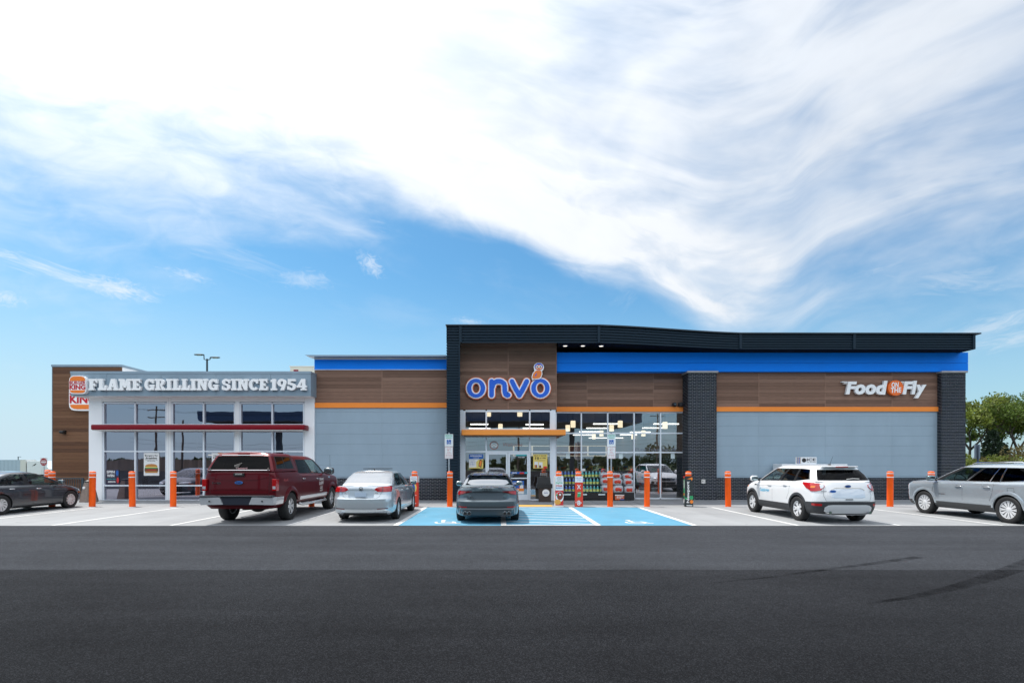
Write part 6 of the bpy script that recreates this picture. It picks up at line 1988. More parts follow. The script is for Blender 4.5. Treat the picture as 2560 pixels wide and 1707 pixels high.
def seams(shell, car, lines, wd=.005, both=True):
    b = MB()
    for kind, pts in lines:
        for sd in ((1, -1) if both else (1,)):
            for i in range(len(pts) - 1):
                (c0, z0), (c1, z1) = pts[i], pts[i + 1]
                n = 6; prev = None
                for j in range(n + 1):
                    t = j / n; c, z = lerp(c0, c1, t), lerp(z0, z1, t)
                    u, v = shell.uv(kind, c, z); p = shell.at(u, v, sd); q = shell.nrm(u, v, sd)
                    p = p + q * .0022
                    if prev is not None:
                        d = (p - prev[0]).normalized(); s_ = d.cross(q).normalized() * wd / 2
                        k = len(b.v); b.v += [tuple(prev[0] + s_), tuple(prev[0] - s_), tuple(p - s_), tuple(p + s_)]
                        b.f.append((k, k + 1, k + 2, k + 3)); b.m.append(0)
                    prev = (p, q)
    b.build('panel_gap', BLACKM, car, local=True)
def lamp(shell, car, name, mat_, pts, off=.012, m=4):
    out = []
    for sd in (1, -1):
        b = MB(); shell.patch(b, pts, off, sd, 6, m)
        out.append(b.build(name, mat_, car, local=True, smooth=40))
    return out
def skin(shell, car, name, mat_, pts, off=.008, m=4, sub=6):
    """a raised piece: one across the middle when it starts at the centre line, else one object per side"""
    sides = []
    for sd in (1, -1):
        b = MB(); shell.patch(b, pts, off, sd, sub, m); sides.append(b)
    mid = pts[0][0] in 'RF' and abs(pts[0][1]) < 1e-6
    mid = mid or (pts[-1][0] in 'RF' and abs(pts[-1][1]) < 1e-6)
    if mid:
        sides[0].add(sides[1].v, sides[1].f)
        return from_bm(weld(sides[0]), name, mat_, car, 35)
    for b in sides:
        o = b.build(name, mat_, car, local=True, smooth=35)
    return o
def rear_text(car, body, y, z, x, size, mat_, width=None, name='badge_lettering', parent=None):
    b = MB(); b.text(body, 0, 0, 0, size, .03, 0, .004, width=width)
    # face the rear (-x): local text x -> car -y ... seen from behind, right is car -y
    b.v = [(x + q[1], y - q[0], z + q[2]) for q in b.v]
    return b.build(name, mat_, parent or car, local=True)
def rear_disc(car, y, z, x, ry, rz, th, mat_, name, inner=None, parent=None):
    b = MB()
    if inner: b.ring(0, 0, ry, rz, inner[0], inner[1], -th, 0, 28)
    else: b.disc(0, 0, ry, rz, -th, 0, 28)
    b.v = [(x + q[1], y - q[0], z + q[2]) for q in b.v]
    return b.build(name, mat_, parent or car, local=True, smooth=30)
def side_text(car, shell, body, x, z, size, mat_, side, width, name='door_lettering', parent=None):
    u, v = shell.uv('S', x, z); p = shell.at(u, v, side)
    b = MB(); b.text(body, 0, 0, 0, size, .02, 0, 0, width=width)
    out = []
    for q in b.v:
        xx = x - q[0] * side * -1 if False else x + (-q[0] if side > 0 else q[0]); zz = z + q[2]
        uu, vv = shell.uv('S', xx, zz); pp = shell.at(uu, vv, side)
        out.append((pp.x, pp.y + side * .004, pp.z))
    b.v = out
    return b.build(name, mat_, parent or car, local=True)
def place(car_name, label, cat, X, rear_d, wb):
    return thing(car_name, label, cat, (X, rear_d + wb / 2, 0), None, R(90))
GRL = pmat('grille_black', (.015, .015, .016), .4)
ALUT = pmat('grey_bumper_trim', (.26, .28, .30), .4, .3)

# ---------------------------------------------------------------- silver sedan (rear view)
def silver_sedan():
    P = paint('silver_blue_paint', (.54, .59, .625), .55, .24)
    c = place('silver_sedan', 'pale silver sedan parked beside the red pickup, sunroof tilted open', 'car', -3.94, 15.66, 2.65)
    S = Shell([dict(z=.20, w=.78, xf=2.08, xr=-2.30), dict(z=.27, w=.86, xf=2.17, xr=-2.385), dict(z=.36, w=.88, xf=2.20, xr=-2.42), dict(z=.50, w=.888, xf=2.205, xr=-2.43), dict(z=.665, w=.888, xf=2.20, xr=-2.425),
               dict(z=[(2.2, .67), (1.4, .74), (-1.5, .76), (-2.4, .72)], w=.885, xf=2.18, xr=-2.375), dict(z=[(2.2, .70), (1.2, .83), (-1.5, .89), (-2.4, .89)], w=.872, xf=2.12, xr=-2.345), dict(z=[(2.2, .735), (1.1, .92), (-1.3, .965), (-2.3, .985)], w=.838, xf=2.05, xr=-2.335),
               dict(z=[(2.1, .755), (1.1, .945), (-1.3, .99), (-2.3, 1.035)], w=.79, xf=1.98, xr=-2.315)], af=.62, ar=.46, nf=2.4, nr=2.7, tp=.05)
    body_obj(S, c, P, [(1.325, .32, .355), (-1.325, .32, .355)], .045, lambda p: p.z > .90 and -1.50 < p.x < .95 and abs(p.y) < .72)
    G = Shell([dict(z=[(1.2, .93), (-1.2, .985), (-1.8, 1.03)], w=.775, xf=1.22, xr=-1.80), dict(z=[(1.2, .965), (-1.2, 1.015), (-1.75, 1.085)], w=.765, xf=1.12, xr=-1.72), dict(z=[(.9, 1.18), (-1.4, 1.215)], w=.715, xf=.72, xr=-1.47), dict(z=[(.5, 1.365), (-1.1, 1.375)], w=.635, xf=.34, xr=-1.13),
               dict(z=1.415, w=.575, xf=.16, xr=-.97), dict(z=1.43, w=.53, xf=.08, xr=-.88)], af=.22, ar=.20, nf=3.2, nr=3.4, tp=.035)
    greenhouse(G, c, P, [('windshield', 0, 1.5, 1, 3, CARGLASS, True), ('rear_window', 3.5, 5, 1, 3, REARGLASS, True), ('side_window', 2.04, 2.46, 1, 3, CARGLASS, False), ('side_window', 2.52, 2.90, 1, 3, CARGLASS, False)],
               [(2.0, 2.94, 1, 3)], [2.04, 2.46, 2.52, 2.9, 2.94, 2.2, 2.33, 2.65, 2.78], .035, None)
    cabin_fit(c, .85, .05, -.85, .66, .98, 1.35)
    MB().bbox(-.62, .02, -.40, .40, 1.497, 1.515, .006).build('sunroof', pmat('black_roof_glass', (.008, .008, .01), .4, spec=.2), c, local=True)
    MB().blob((-.80, .0, 1.478), (.05, .014, .022), .7, 10, 6).build('roof_antenna', BLACK, c, local=True, smooth=60)
    lamp(S, c, 'tail_lamp', LAMPR, [('R', .375, .925, .945), ('R', .46, .872, 1.0), ('R', .60, .862, 1.012), ('R', .72, .862, 1.012), ('R', .80, .865, 1.008), ('S', -2.12, .872, 1.0)], .012)
    lamp(S, c, 'lamp_divider', LAMPD, [('R', .575, .862, 1.012), ('R', .60, .862, 1.012)], .0145)
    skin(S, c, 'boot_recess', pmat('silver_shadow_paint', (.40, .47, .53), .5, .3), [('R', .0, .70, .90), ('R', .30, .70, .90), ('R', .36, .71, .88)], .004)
    seams(S, c, [('R', [(.0, .685), (.42, .69), (.50, .72), (.58, .87)]), ('R', [(0, .905), (.38, .91)]), ('S', [(.98, .35), (1.0, .9)]), ('S', [(-.06, .3), (-.08, .98)]), ('S', [(-1.0, .55), (-1.02, .95)])])
    skin(S, c, 'bumper_gap', pmat('silver_gap', (.12, .14, .15), .6), [('R', 0, .40, .407), ('R', .5, .40, .407), ('R', .78, .41, .417)], .003)
    lamp(S, c, 'reflector', LAMPD, [('R', .46, .378, .40), ('R', .74, .385, .405)], .006)
    skin(S, c, 'lower_bumper', BLACK, [('R', 0, .205, .275), ('R', .45, .205, .275), ('R', .70, .21, .265)], .006)
    rear_disc(c, 0, .955, -2.36, .058, .058, .008, CHROME, 'badge', (.046, .046))
    b = MB()
    b.prism([(-.035, .035), (-.022, .035), (0, -.005), (.022, .035), (.035, .035), (.006, -.02), (-.006, -.02)][::-1], -.007, 0)
    b.prism([(-.042, .0), (-.03, .006), (-.018, -.025), (0, .01), (.018, -.025), (.03, .006), (.042, 0), (.022, -.045), (.014, -.045), (0, -.015), (-.014, -.045), (-.022, -.045)][::-1], -.0055, -.0001)
    b.v = [(-2.362 + q[1], -q[0], .955 + q[2]) for q in b.v]; b.build('badge_emblem', CHROME, c, local=True)
    rear_text(c, 'JETTA', .475, .845, -2.385, .022, CHROME, .11); rear_text(c, '2.5', -.45, .845, -2.385, .022, CHROME, .08)
    b = MB(); b.box(-2.418, -2.40, -.16, .16, .735, .86); b.build('number_plate', pmat('plate_blank', (.46, .56, .68), .4), c, local=True)
    for y in (.52, .59):
        MB().cyl((-2.42, y, .255), (-2.2, y, .255), .032, n=14).build('exhaust_pipe', CHROME, c, local=True, smooth=40)
    skin(S, c, 'sill_trim', pmat('pale_sill', (.62, .66, .66), .3, .3), [('S', .92, .225, .33), ('S', -.92, .225, .33)], .012)
    lamp(S, c, 'headlight', LAMPW, [('F', .45, .60, .68), ('F', .62, .58, .71), ('F', .76, .60, .73)], .010)
    skin(S, c, 'grille', GRL, [('F', 0, .54, .66), ('F', .30, .54, .66), ('F', .42, .58, .66)], .006)
    skin(S, c, 'lower_grille', GRL, [('F', 0, .28, .42), ('F', .4, .28, .42), ('F', .62, .32, .42)], .006)
    mirror(c, .72, .86, .97, BLACK, .9)
    handles(S, c, [(.12, .84), (-.86, .86)], P)
    wheels(c, 'sedan5', 2.65, .885, .318, .215, .205, 5, 0, .5)
    return c
silver_sedan()

# ---------------------------------------------------------------- grey sedan (straight rear view)
def grey_sedan():
    P = paint('slate_grey_paint', (.105, .135, .155), .5, .22)
    c = place('grey_sedan', 'slate grey sedan seen straight from behind in the blue bay', 'car', -.36, 15.34, 2.825)
    S = Shell([dict(z=.19, w=.80, xf=2.12, xr=-2.34), dict(z=.25, w=.88, xf=2.22, xr=-2.44), dict(z=.36, w=.905, xf=2.26, xr=-2.475), dict(z=.50, w=.918, xf=2.265, xr=-2.485), dict(z=.615, w=.92, xf=2.26, xr=-2.48),
               dict(z=[(2.2, .63), (1.4, .70), (-1.5, .70), (-2.4, .67)], w=.918, xf=2.25, xr=-2.43), dict(z=[(2.2, .66), (1.2, .80), (-1.5, .86), (-2.4, .79)], w=.905, xf=2.2, xr=-2.415), dict(z=[(2.2, .70), (1.1, .89), (-1.3, .93), (-2.4, .925)], w=.865, xf=2.12, xr=-2.42),
               dict(z=[(2.1, .725), (1.1, .915), (-1.3, .96), (-2.4, 1.0)], w=.80, xf=2.04, xr=-2.415)], af=.62, ar=.46, nf=2.4, nr=2.7, tp=.05)
    body_obj(S, c, P, [(1.412, .33, .37), (-1.412, .33, .37)], .05, lambda p: p.z > .88 and -1.45 < p.x < .95 and abs(p.y) < .72)
    G = Shell([dict(z=[(1.2, .90), (-1.2, .955), (-1.8, 1.0)], w=.795, xf=1.25, xr=-1.92), dict(z=[(1.2, .935), (-1.2, .985), (-1.75, 1.055)], w=.785, xf=1.15, xr=-1.82), dict(z=[(.9, 1.14), (-1.4, 1.18)], w=.72, xf=.75, xr=-1.50), dict(z=[(.5, 1.315), (-1.1, 1.32)], w=.625, xf=.38, xr=-1.10),
               dict(z=1.365, w=.555, xf=.20, xr=-.92), dict(z=1.38, w=.505, xf=.1, xr=-.82)], af=.22, ar=.18, nf=3.2, nr=3.6, tp=.04)
    greenhouse(G, c, P, [('windshield', 0, 1.5, 1, 3, CARGLASS, True), ('rear_window', 3.55, 5, 1, 3, REARGLASS, True), ('side_window', 2.04, 2.46, 1, 3, CARGLASS, False), ('side_window', 2.52, 2.88, 1, 3, CARGLASS, False)],
               [(2.0, 2.92, 1, 3)], [2.04, 2.46, 2.52, 2.88, 2.92, 2.2, 2.33, 2.65, 2.76], .03, None)
    cabin_fit(c, .85, .05, -.9, .66, .95, 1.3)
    b = MB(); b.prism([(-.05, 0), (.05, 0), (.02, .012), (.008, .055), (-.008, .055), (-.02, .012)], -.012, .012)
    b.v = [(-.86 + q[0], q[1] , 1.405 + q[2]) for q in b.v]; b.build('roof_antenna', BLACK, c, local=True)
    lamp(S, c, 'tail_lamp', LAMPD, [('R', .42, .888, .905), ('R', .55, .858, .91), ('R', .68, .80, .915), ('R', .80, .79, .92), ('S', -2.18, .80, .90)], .012)
    lamp(S, c, 'lamp_bar', LAMPR, [('R', .60, .862, .898), ('R', .70, .83, .90), ('R', .80, .80, .90)], .0145)
    skin(S, c, 'lamp_strip', pmat('dark_strip', (.02, .025, .03), .3), [('R', 0, .872, .892), ('R', .40, .874, .894)], .005)
    seams(S, c, [('R', [(0, .655), (.45, .66), (.52, .70), (.57, .79)]), ('S', [(1.0, .35), (1.02, .88)]), ('S', [(-.06, .3), (-.08, .95)]), ('S', [(-1.05, .55), (-1.06, .93)])])
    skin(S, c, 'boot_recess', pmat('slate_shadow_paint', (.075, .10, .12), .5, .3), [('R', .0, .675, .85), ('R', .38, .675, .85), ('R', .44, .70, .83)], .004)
    lamp(S, c, 'reflector', LAMPR, [('R', .56, .452, .478), ('R', .80, .46, .485)], .008)
    skin(S, c, 'bumper_slot', BLACK, [('R', 0, .452, .47), ('R', .56, .452, .47)], .004)
    skin(S, c, 'diffuser', pmat('diffuser_grey', (.05, .065, .075), .4), [('R', 0, .225, .40), ('R', .55, .225, .40), ('R', .68, .24, .39)], .006)
    skin(S, c, 'diffuser_edge', ALUT, [('R', 0, .405, .432), ('R', .6, .405, .432), ('R', .76, .40, .428)], .014)
    lamp(S, c, 'corner_fin', ALUT, [('R', .74, .27, .43), ('R', .765, .26, .428)], .014)
    for sd in (1, -1):
        for y in (.49, .60):
            MB().lathe([(.052, -.02), (.055, .03), (.046, .032), (.044, -.02)], (0, 0, 0), axis='y', n=20, closed=True).xform(Matrix.Translation((-2.468, sd * y, .30)) @ Matrix.Rotation(R(90), 4, 'Z')).build('exhaust_tip', CHROME, c, local=True, smooth=40)
            MB().cyl((-2.475, sd * y, .30), (-2.3, sd * y, .30), .045, n=16).build('exhaust_pipe', BLACKM, c, local=True)
    for i in range(4):
        rear_disc(c, .0 + (1.5 - i) * .066, .955, -2.432 - .001 * i, .046, .040, .007, CHROME, 'badge_ring', (.036, .030))
    rear_text(c, 'S4', .43, .745, -2.438, .04, CHROME, .09); rear_text(c, 'QUATTRO', .38, .69, -2.45, .014, CHROME, .13)
    lamp(S, c, 'headlight', LAMPW, [('F', .45, .58, .66), ('F', .64, .56, .69), ('F', .80, .58, .70)], .010)
    skin(S, c, 'grille', GRL, [('F', 0, .32, .66), ('F', .34, .36, .66), ('F', .42, .50, .62)], .006)
    skin(S, c, 'lower_grille', GRL, [('F', .48, .28, .42), ('F', .62, .28, .42), ('F', .74, .30, .40)], .006)
    mirror(c, .72, .90, .95, pmat('silver_mirror_cap', (.60, .62, .62), .25, .9), .95)
    handles(S, c, [(.10, .80), (-.9, .82)], P)
    wheels(c, 'sedan_rs', 2.825, .915, .328, .235, .23, 5, 0, .55)
    return c
grey_sedan()

# ---------------------------------------------------------------- dark sedan, left edge (side view)
def dark_sedan():
    P = paint('dark_grey_paint', (.040, .043, .050), .35, .22)
    c = place('dark_sedan', 'dark grey sedan cut off at the left edge, nose toward the railing', 'car', -17.05, 16.75, 2.70)
    S = Shell([dict(z=.17, w=.80, xf=2.08, xr=-2.28), dict(z=.24, w=.88, xf=2.16, xr=-2.36), dict(z=.34, w=.895, xf=2.20, xr=-2.41), dict(z=.50, w=.90, xf=2.215, xr=-2.425), dict(z=.63, w=.90, xf=2.19, xr=-2.41),
               dict(z=[(2.2, .65), (1.3, .74), (-1.5, .76), (-2.4, .72)], w=.895, xf=2.15, xr=-2.38), dict(z=[(2.2, .68), (1.2, .80), (-1.5, .86), (-2.4, .86)], w=.875, xf=2.08, xr=-2.34), dict(z=[(2.2, .70), (1.1, .865), (-1.3, .92), (-2.3, .95)], w=.83, xf=2.0, xr=-2.30),
               dict(z=[(2.1, .72), (1.1, .89), (-1.3, .945), (-2.3, .98)], w=.775, xf=1.92, xr=-2.27)], af=.66, ar=.5, nf=2.3, nr=2.6, tp=.05)
    body_obj(S, c, P, [(1.35, .325, .362), (-1.35, .325, .362)], .06, lambda p: p.z > .86 and -1.5 < p.x < 1.0 and abs(p.y) < .72)
    G = Shell([dict(z=[(1.3, .87), (-1.2, .94), (-1.9, .97)], w=.775, xf=1.45, xr=-2.05), dict(z=[(1.3, .90), (-1.2, .965), (-1.9, 1.01)], w=.765, xf=1.33, xr=-1.95), dict(z=[(1.0, 1.12), (-1.4, 1.16)], w=.705, xf=.85, xr=-1.55), dict(z=[(.5, 1.305), (-1.1, 1.31)], w=.62, xf=.34, xr=-1.02),
               dict(z=1.36, w=.55, xf=.12, xr=-.80), dict(z=1.378, w=.50, xf=.02, xr=-.7)], af=.22, ar=.2, nf=3.2, nr=3.4, tp=.04)
    greenhouse(G, c, P, [('windshield', 0, 1.5, 1, 3, CARGLASS, True), ('rear_window', 3.5, 5, 1, 3, REARGLASS, True), ('side_window', 2.06, 2.46, 1, 3, CARGLASS, False), ('side_window', 2.54, 2.90, 1, 3, CARGLASS, False)],
               [(1.9, 2.94, 1, 3)], [1.9, 2.06, 2.46, 2.54, 2.9, 2.94, 2.2, 2.33, 2.65, 2.78], .035, None)
    cabin_fit(c, .95, .0, -.9, .66, .93, 1.3)
    skin(S, c, 'window_strip', CHROME, [('S', 1.0, .955, .962), ('S', -1.4, .985, .992)], .004) if False else None
    seams(S, c, [('S', [(.86, .34), (.88, .60), (.92, .86)]), ('S', [(-.22, .28), (-.20, .60), (-.16, .92)]), ('S', [(-1.0, .40), (-.85, .60), (-1.05, .72), (-1.1, .92)]), ('F', [(.0, .69), (.5, .69), (.72, .71)])])
    handles(S, c, [(-.02, .80), (-1.0, .83)], CHROME)
    lamp(S, c, 'headlight', LAMPW, [('F', .40, .60, .66), ('F', .62, .58, .69), ('F', .78, .60, .70), ('S', 1.75, .64, .70)], .010)
    lamp(S, c, 'side_marker', LAMPO, [('S', 1.82, .555, .60), ('S', 1.68, .57, .60)], .010)
    skin(S, c, 'grille', GRL, [('F', 0, .46, .62), ('F', .36, .48, .62), ('F', .5, .54, .62)], .006)
    skin(S, c, 'lower_grille', GRL, [('F', 0, .22, .36), ('F', .5, .22, .36), ('F', .72, .24, .36)], .006)
    lamp(S, c, 'tail_lamp', LAMPR, [('R', .4, .78, .84), ('R', .62, .72, .90), ('R', .78, .74, .92), ('S', -2.05, .84, .90)], .012)
    skin(S, c, 'sill_trim', BLACK, [('S', .92, .18, .25), ('S', -.92, .18, .25)], .008)
    mirror(c, .82, .86, .95, P, .95)
    wheels(c, 'swirl', 2.70, .895, .323, .215, .215, 10, .42, 0, pmat('two_tone_alloy', (.66, .64, .63), .35, .1))
    return c
dark_sedan()

# ---------------------------------------------------------------- white hatchback SUV
def white_suv():
    P = paint('white_paint', (.80, .81, .82), 0, .28)
    CL = pmat('dark_cladding', (.035, .038, .043), .55)
    c = place('white_hatchback', 'white hatchback with dark lower cladding in front of the ice cabinet', 'car', 9.62, 15.15, 2.69)
    S = Shell([dict(z=.24, w=.79, xf=2.05, xr=-2.14), dict(z=.32, w=.875, xf=2.14, xr=-2.24), dict(z=.44, w=.905, xf=2.19, xr=-2.285), dict(z=.60, w=.918, xf=2.21, xr=-2.295), dict(z=.76, w=.918, xf=2.205, xr=-2.275),
               dict(z=[(2.2, .80), (1.4, .90), (-1.5, .94), (-2.3, .93)], w=.915, xf=2.17, xr=-2.235), dict(z=[(2.2, .86), (1.2, .99), (-1.5, 1.06), (-2.3, 1.06)], w=.895, xf=2.10, xr=-2.20), dict(z=[(2.2, .91), (1.2, 1.055), (-1.3, 1.13), (-2.3, 1.155)], w=.85, xf=2.03, xr=-2.17),
               dict(z=[(2.1, .94), (1.2, 1.085), (-1.3, 1.15), (-2.3, 1.18)], w=.80, xf=1.95, xr=-2.14)], af=.62, ar=.40, nf=2.4, nr=2.9, tp=.045)
    body_obj(S, c, P, [(1.345, .36, .40), (-1.345, .36, .40)], .05, lambda p: p.z > 1.0 and -2.0 < p.x < 1.15 and abs(p.y) < .74)
    G = Shell([dict(z=[(1.3, 1.06), (-1.2, 1.13), (-2.1, 1.165)], w=.80, xf=1.42, xr=-2.12), dict(z=[(1.3, 1.095), (-1.0, 1.15), (-1.7, 1.22), (-2.1, 1.20)], w=.79, xf=1.30, xr=-2.10), dict(z=[(.9, 1.31), (-1.4, 1.36), (-2, 1.36)], w=.735, xf=.86, xr=-1.99), dict(z=[(.5, 1.525), (-1.2, 1.525), (-1.6, 1.50), (-2, 1.50)], w=.655, xf=.42, xr=-1.86),
               dict(z=[(.3, 1.585), (-1.2, 1.59), (-1.9, 1.555)], w=.59, xf=.20, xr=-1.86), dict(z=[(.2, 1.61), (-1.2, 1.615), (-1.9, 1.575)], w=.54, xf=.10, xr=-1.88)], af=.24, ar=.20, nf=3.2, nr=3.8, tp=.04)
    greenhouse(G, c, P, [('windshield', 0, 1.5, 1, 3, CARGLASS, True), ('rear_window', 3.55, 5, 1, 3, PRIVGLASS, True), ('side_window', 2.05, 2.38, 1, 3, CARGLASS, False), ('side_window', 2.43, 2.68, 1, 3, PRIVGLASS, False), ('quarter_window', 2.72, 2.93, 1, 3, PRIVGLASS, False)],
               [(1.95, 2.95, 1, 3), (3.45, 5, 1, 1.12)], [1.95, 2.05, 2.38, 2.43, 2.68, 2.72, 2.93, 2.95, 2.2, 2.3, 2.55, 2.82, 3.45, 3.55], .035, None)
    cabin_fit(c, 1.0, .10, -.85, .68, 1.12, 1.5)
    MB().bbox(-1.96, -1.78, -.47, .47, 1.57, 1.60, .012).build('roof_spoiler', P, c, local=True)
    MB().box(-1.985, -1.968, -.17, .17, 1.568, 1.592).build('brake_lamp', LAMPR, c, local=True)
    MB().tube([(-1.52, .05, 1.64), (-1.66, .05, 1.88)], [.006, .003], 5).build('roof_antenna', BLACK, c, local=True)
    MB().blob((-1.50, .05, 1.642), (.06, .03, .016), .7, 10, 6).build('antenna_base', BLACK, c, local=True, smooth=60)
    # cladding below, round the corner and along the sill
    skin(S, c, 'cladding', CL, [('F', 0, .26, .42), ('F', .6, .28, .44), ('S', 1.80, .30, .50)], .010)
    skin(S, c, 'cladding', CL, [('S', .93, .255, .47), ('S', -.93, .255, .47)], .012, m=5)
    skin(S, c, 'cladding', CL, [('S', -1.78, .28, .60), ('R', .80, .29, .615), ('R', .6, .28, .62), ('R', 0, .27, .625)], .012, m=6, sub=8)
    for x in (1.345, -1.345):
        arch_trim(S, c, x, .36, .40, .475, CL, .014)
    skin(S, c, 'skid_plate', pmat('pale_skid_plate', (.66, .68, .70), .4, .2), [('R', 0, .31, .535), ('R', .46, .31, .535), ('R', .56, .32, .52), ('R', .64, .36, .46)], .022)
    lamp(S, c, 'reflector', LAMPR, [('R', .70, .50, .56), ('R', .84, .50, .57), ('S', -2.02, .51, .565)], .018)
    for y in (.55, -.55):
        MB().cyl((-2.33, y, .325), (-2.1, y, .31), .042, n=16).build('exhaust_pipe', CHROME, c, local=True, smooth=40)
    lamp(S, c, 'tail_lamp', LAMPR, [('R', .60, 1.02, 1.075), ('R', .70, .925, 1.11), ('R', .80, .90, 1.125), ('S', -1.98, .90, 1.13), ('S', -1.80, .97, 1.13), ('S', -1.55, 1.10, 1.135)], .014)
    lamp(S, c, 'reverse_lamp', LAMPW, [('R', .615, 1.025, 1.072), ('R', .66, .985, 1.09), ('R', .70, .975, 1.085)], .018)
    lamp(S, c, 'indicator_lamp', LAMPO, [('S', -2.05, .99, 1.05), ('S', -1.95, .99, 1.05)], .018)
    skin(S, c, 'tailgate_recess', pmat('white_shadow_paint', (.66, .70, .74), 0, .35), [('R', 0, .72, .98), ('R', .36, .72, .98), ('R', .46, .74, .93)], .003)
    skin(S, c, 'tailgate_strip', pmat('satin_strip', (.55, .52, .46), .3, .6), [('R', 0, .985, 1.0), ('R', .36, .985, 1.0), ('R', .46, .93, .95)], .010)
    MB().box(-2.30, -2.285, -.10, .10, .675, .695).build('tailgate_slot', BLACK, c, local=True)
    seams(S, c, [('R', [(0, .635), (.60, .64), (.66, .80), (.62, 1.0)]), ('S', [(1.0, .47), (1.05, 1.03)]), ('S', [(.02, .3), (.0, 1.1)]), ('S', [(-.80, .60), (-.92, .80), (-.98, 1.13)]), ('S', [(-.98, 1.0), (1.6, .93)])], .006)
    e = rear_disc(c, 0, 1.045, -2.225, .085, .038, .008, CHROME, 'badge'); rear_disc(c, 0, 1.045, -2.232, .076, .031, .004, PRINTB, 'badge_oval')
    rear_text(c, 'Ford', 0, 1.045, -2.238, .022, CHROME, .075)
    e = rear_disc(c, .42, .905, -2.236, .09, .035, .006, PRINTB, 'fleet_sticker')
    rear_text(c, 'ESCAPE', .66, .905, -2.215, .018, pmat('badge_grey', (.2, .22, .25), .4, .5), .16); rear_text(c, 'SE', -.64, .905, -2.22, .025, MATS['badge_grey'], .06)
    w_ = MB(); w_.tube([(-2.10, -.05, 1.235), (-2.085, -.25, 1.255), (-2.07, -.42, 1.245)], .012, 6); w_.build('rear_wiper', pmat('wiper_white', (.5, .5, .5), .5), c, local=True)
    side_text(c, S, 'Geisinger', .48, .80, .115, pmat('pale_blue_print', (.13, .48, .70), .5), 1, .62)
    side_text(c, S, 'Geisinger', .48, .80, .115, MATS['pale_blue_print'], -1, .62)
    handles(S, c, [(.18, .985), (-.70, 1.02)], P, .11)
    for sd in (1,):
        b = MB(); S.patch(b, [('S', 1.18, .955, .985), ('S', 1.05, .955, .985)], .010, 1); S.patch(b, [('S', 1.18, .955, .985), ('S', 1.05, .955, .985)], .010, -1); b.build('fender_vent', BLACK, c, local=True)
    lamp(S, c, 'headlight', LAMPW, [('F', .46, .78, .84), ('F', .64, .76, .88), ('F', .80, .78, .90), ('S', 1.72, .84, .90)], .012)
    lamp(S, c, 'side_marker', LAMPO, [('S', 1.80, .86, .92), ('S', 1.66, .87, .92)], .014)
    skin(S, c, 'grille', GRL, [('F', 0, .66, .82), ('F', .40, .66, .82), ('F', .50, .70, .80)], .008)
    for z in (.685, .735, .785):
        skin(S, c, 'grille_bar', CHROME, [('F', 0, z, z + .016), ('F', .46, z, z + .016)], .018)
    skin(S, c, 'lower_grille', GRL, [('F', 0, .44, .58), ('F', .45, .44, .58), ('F', .56, .48, .58)], .014)
    lamp(S, c, 'fog_lamp', GRL, [('F', .66, .48, .60), ('F', .78, .48, .62)], .014)
    mirror(c, .98, .88, 1.12, P, 1.1)
    wheels(c, 'suv5', 2.69, .915, .358, .225, .235, 5, 0, .50)
    return c
white_suv()

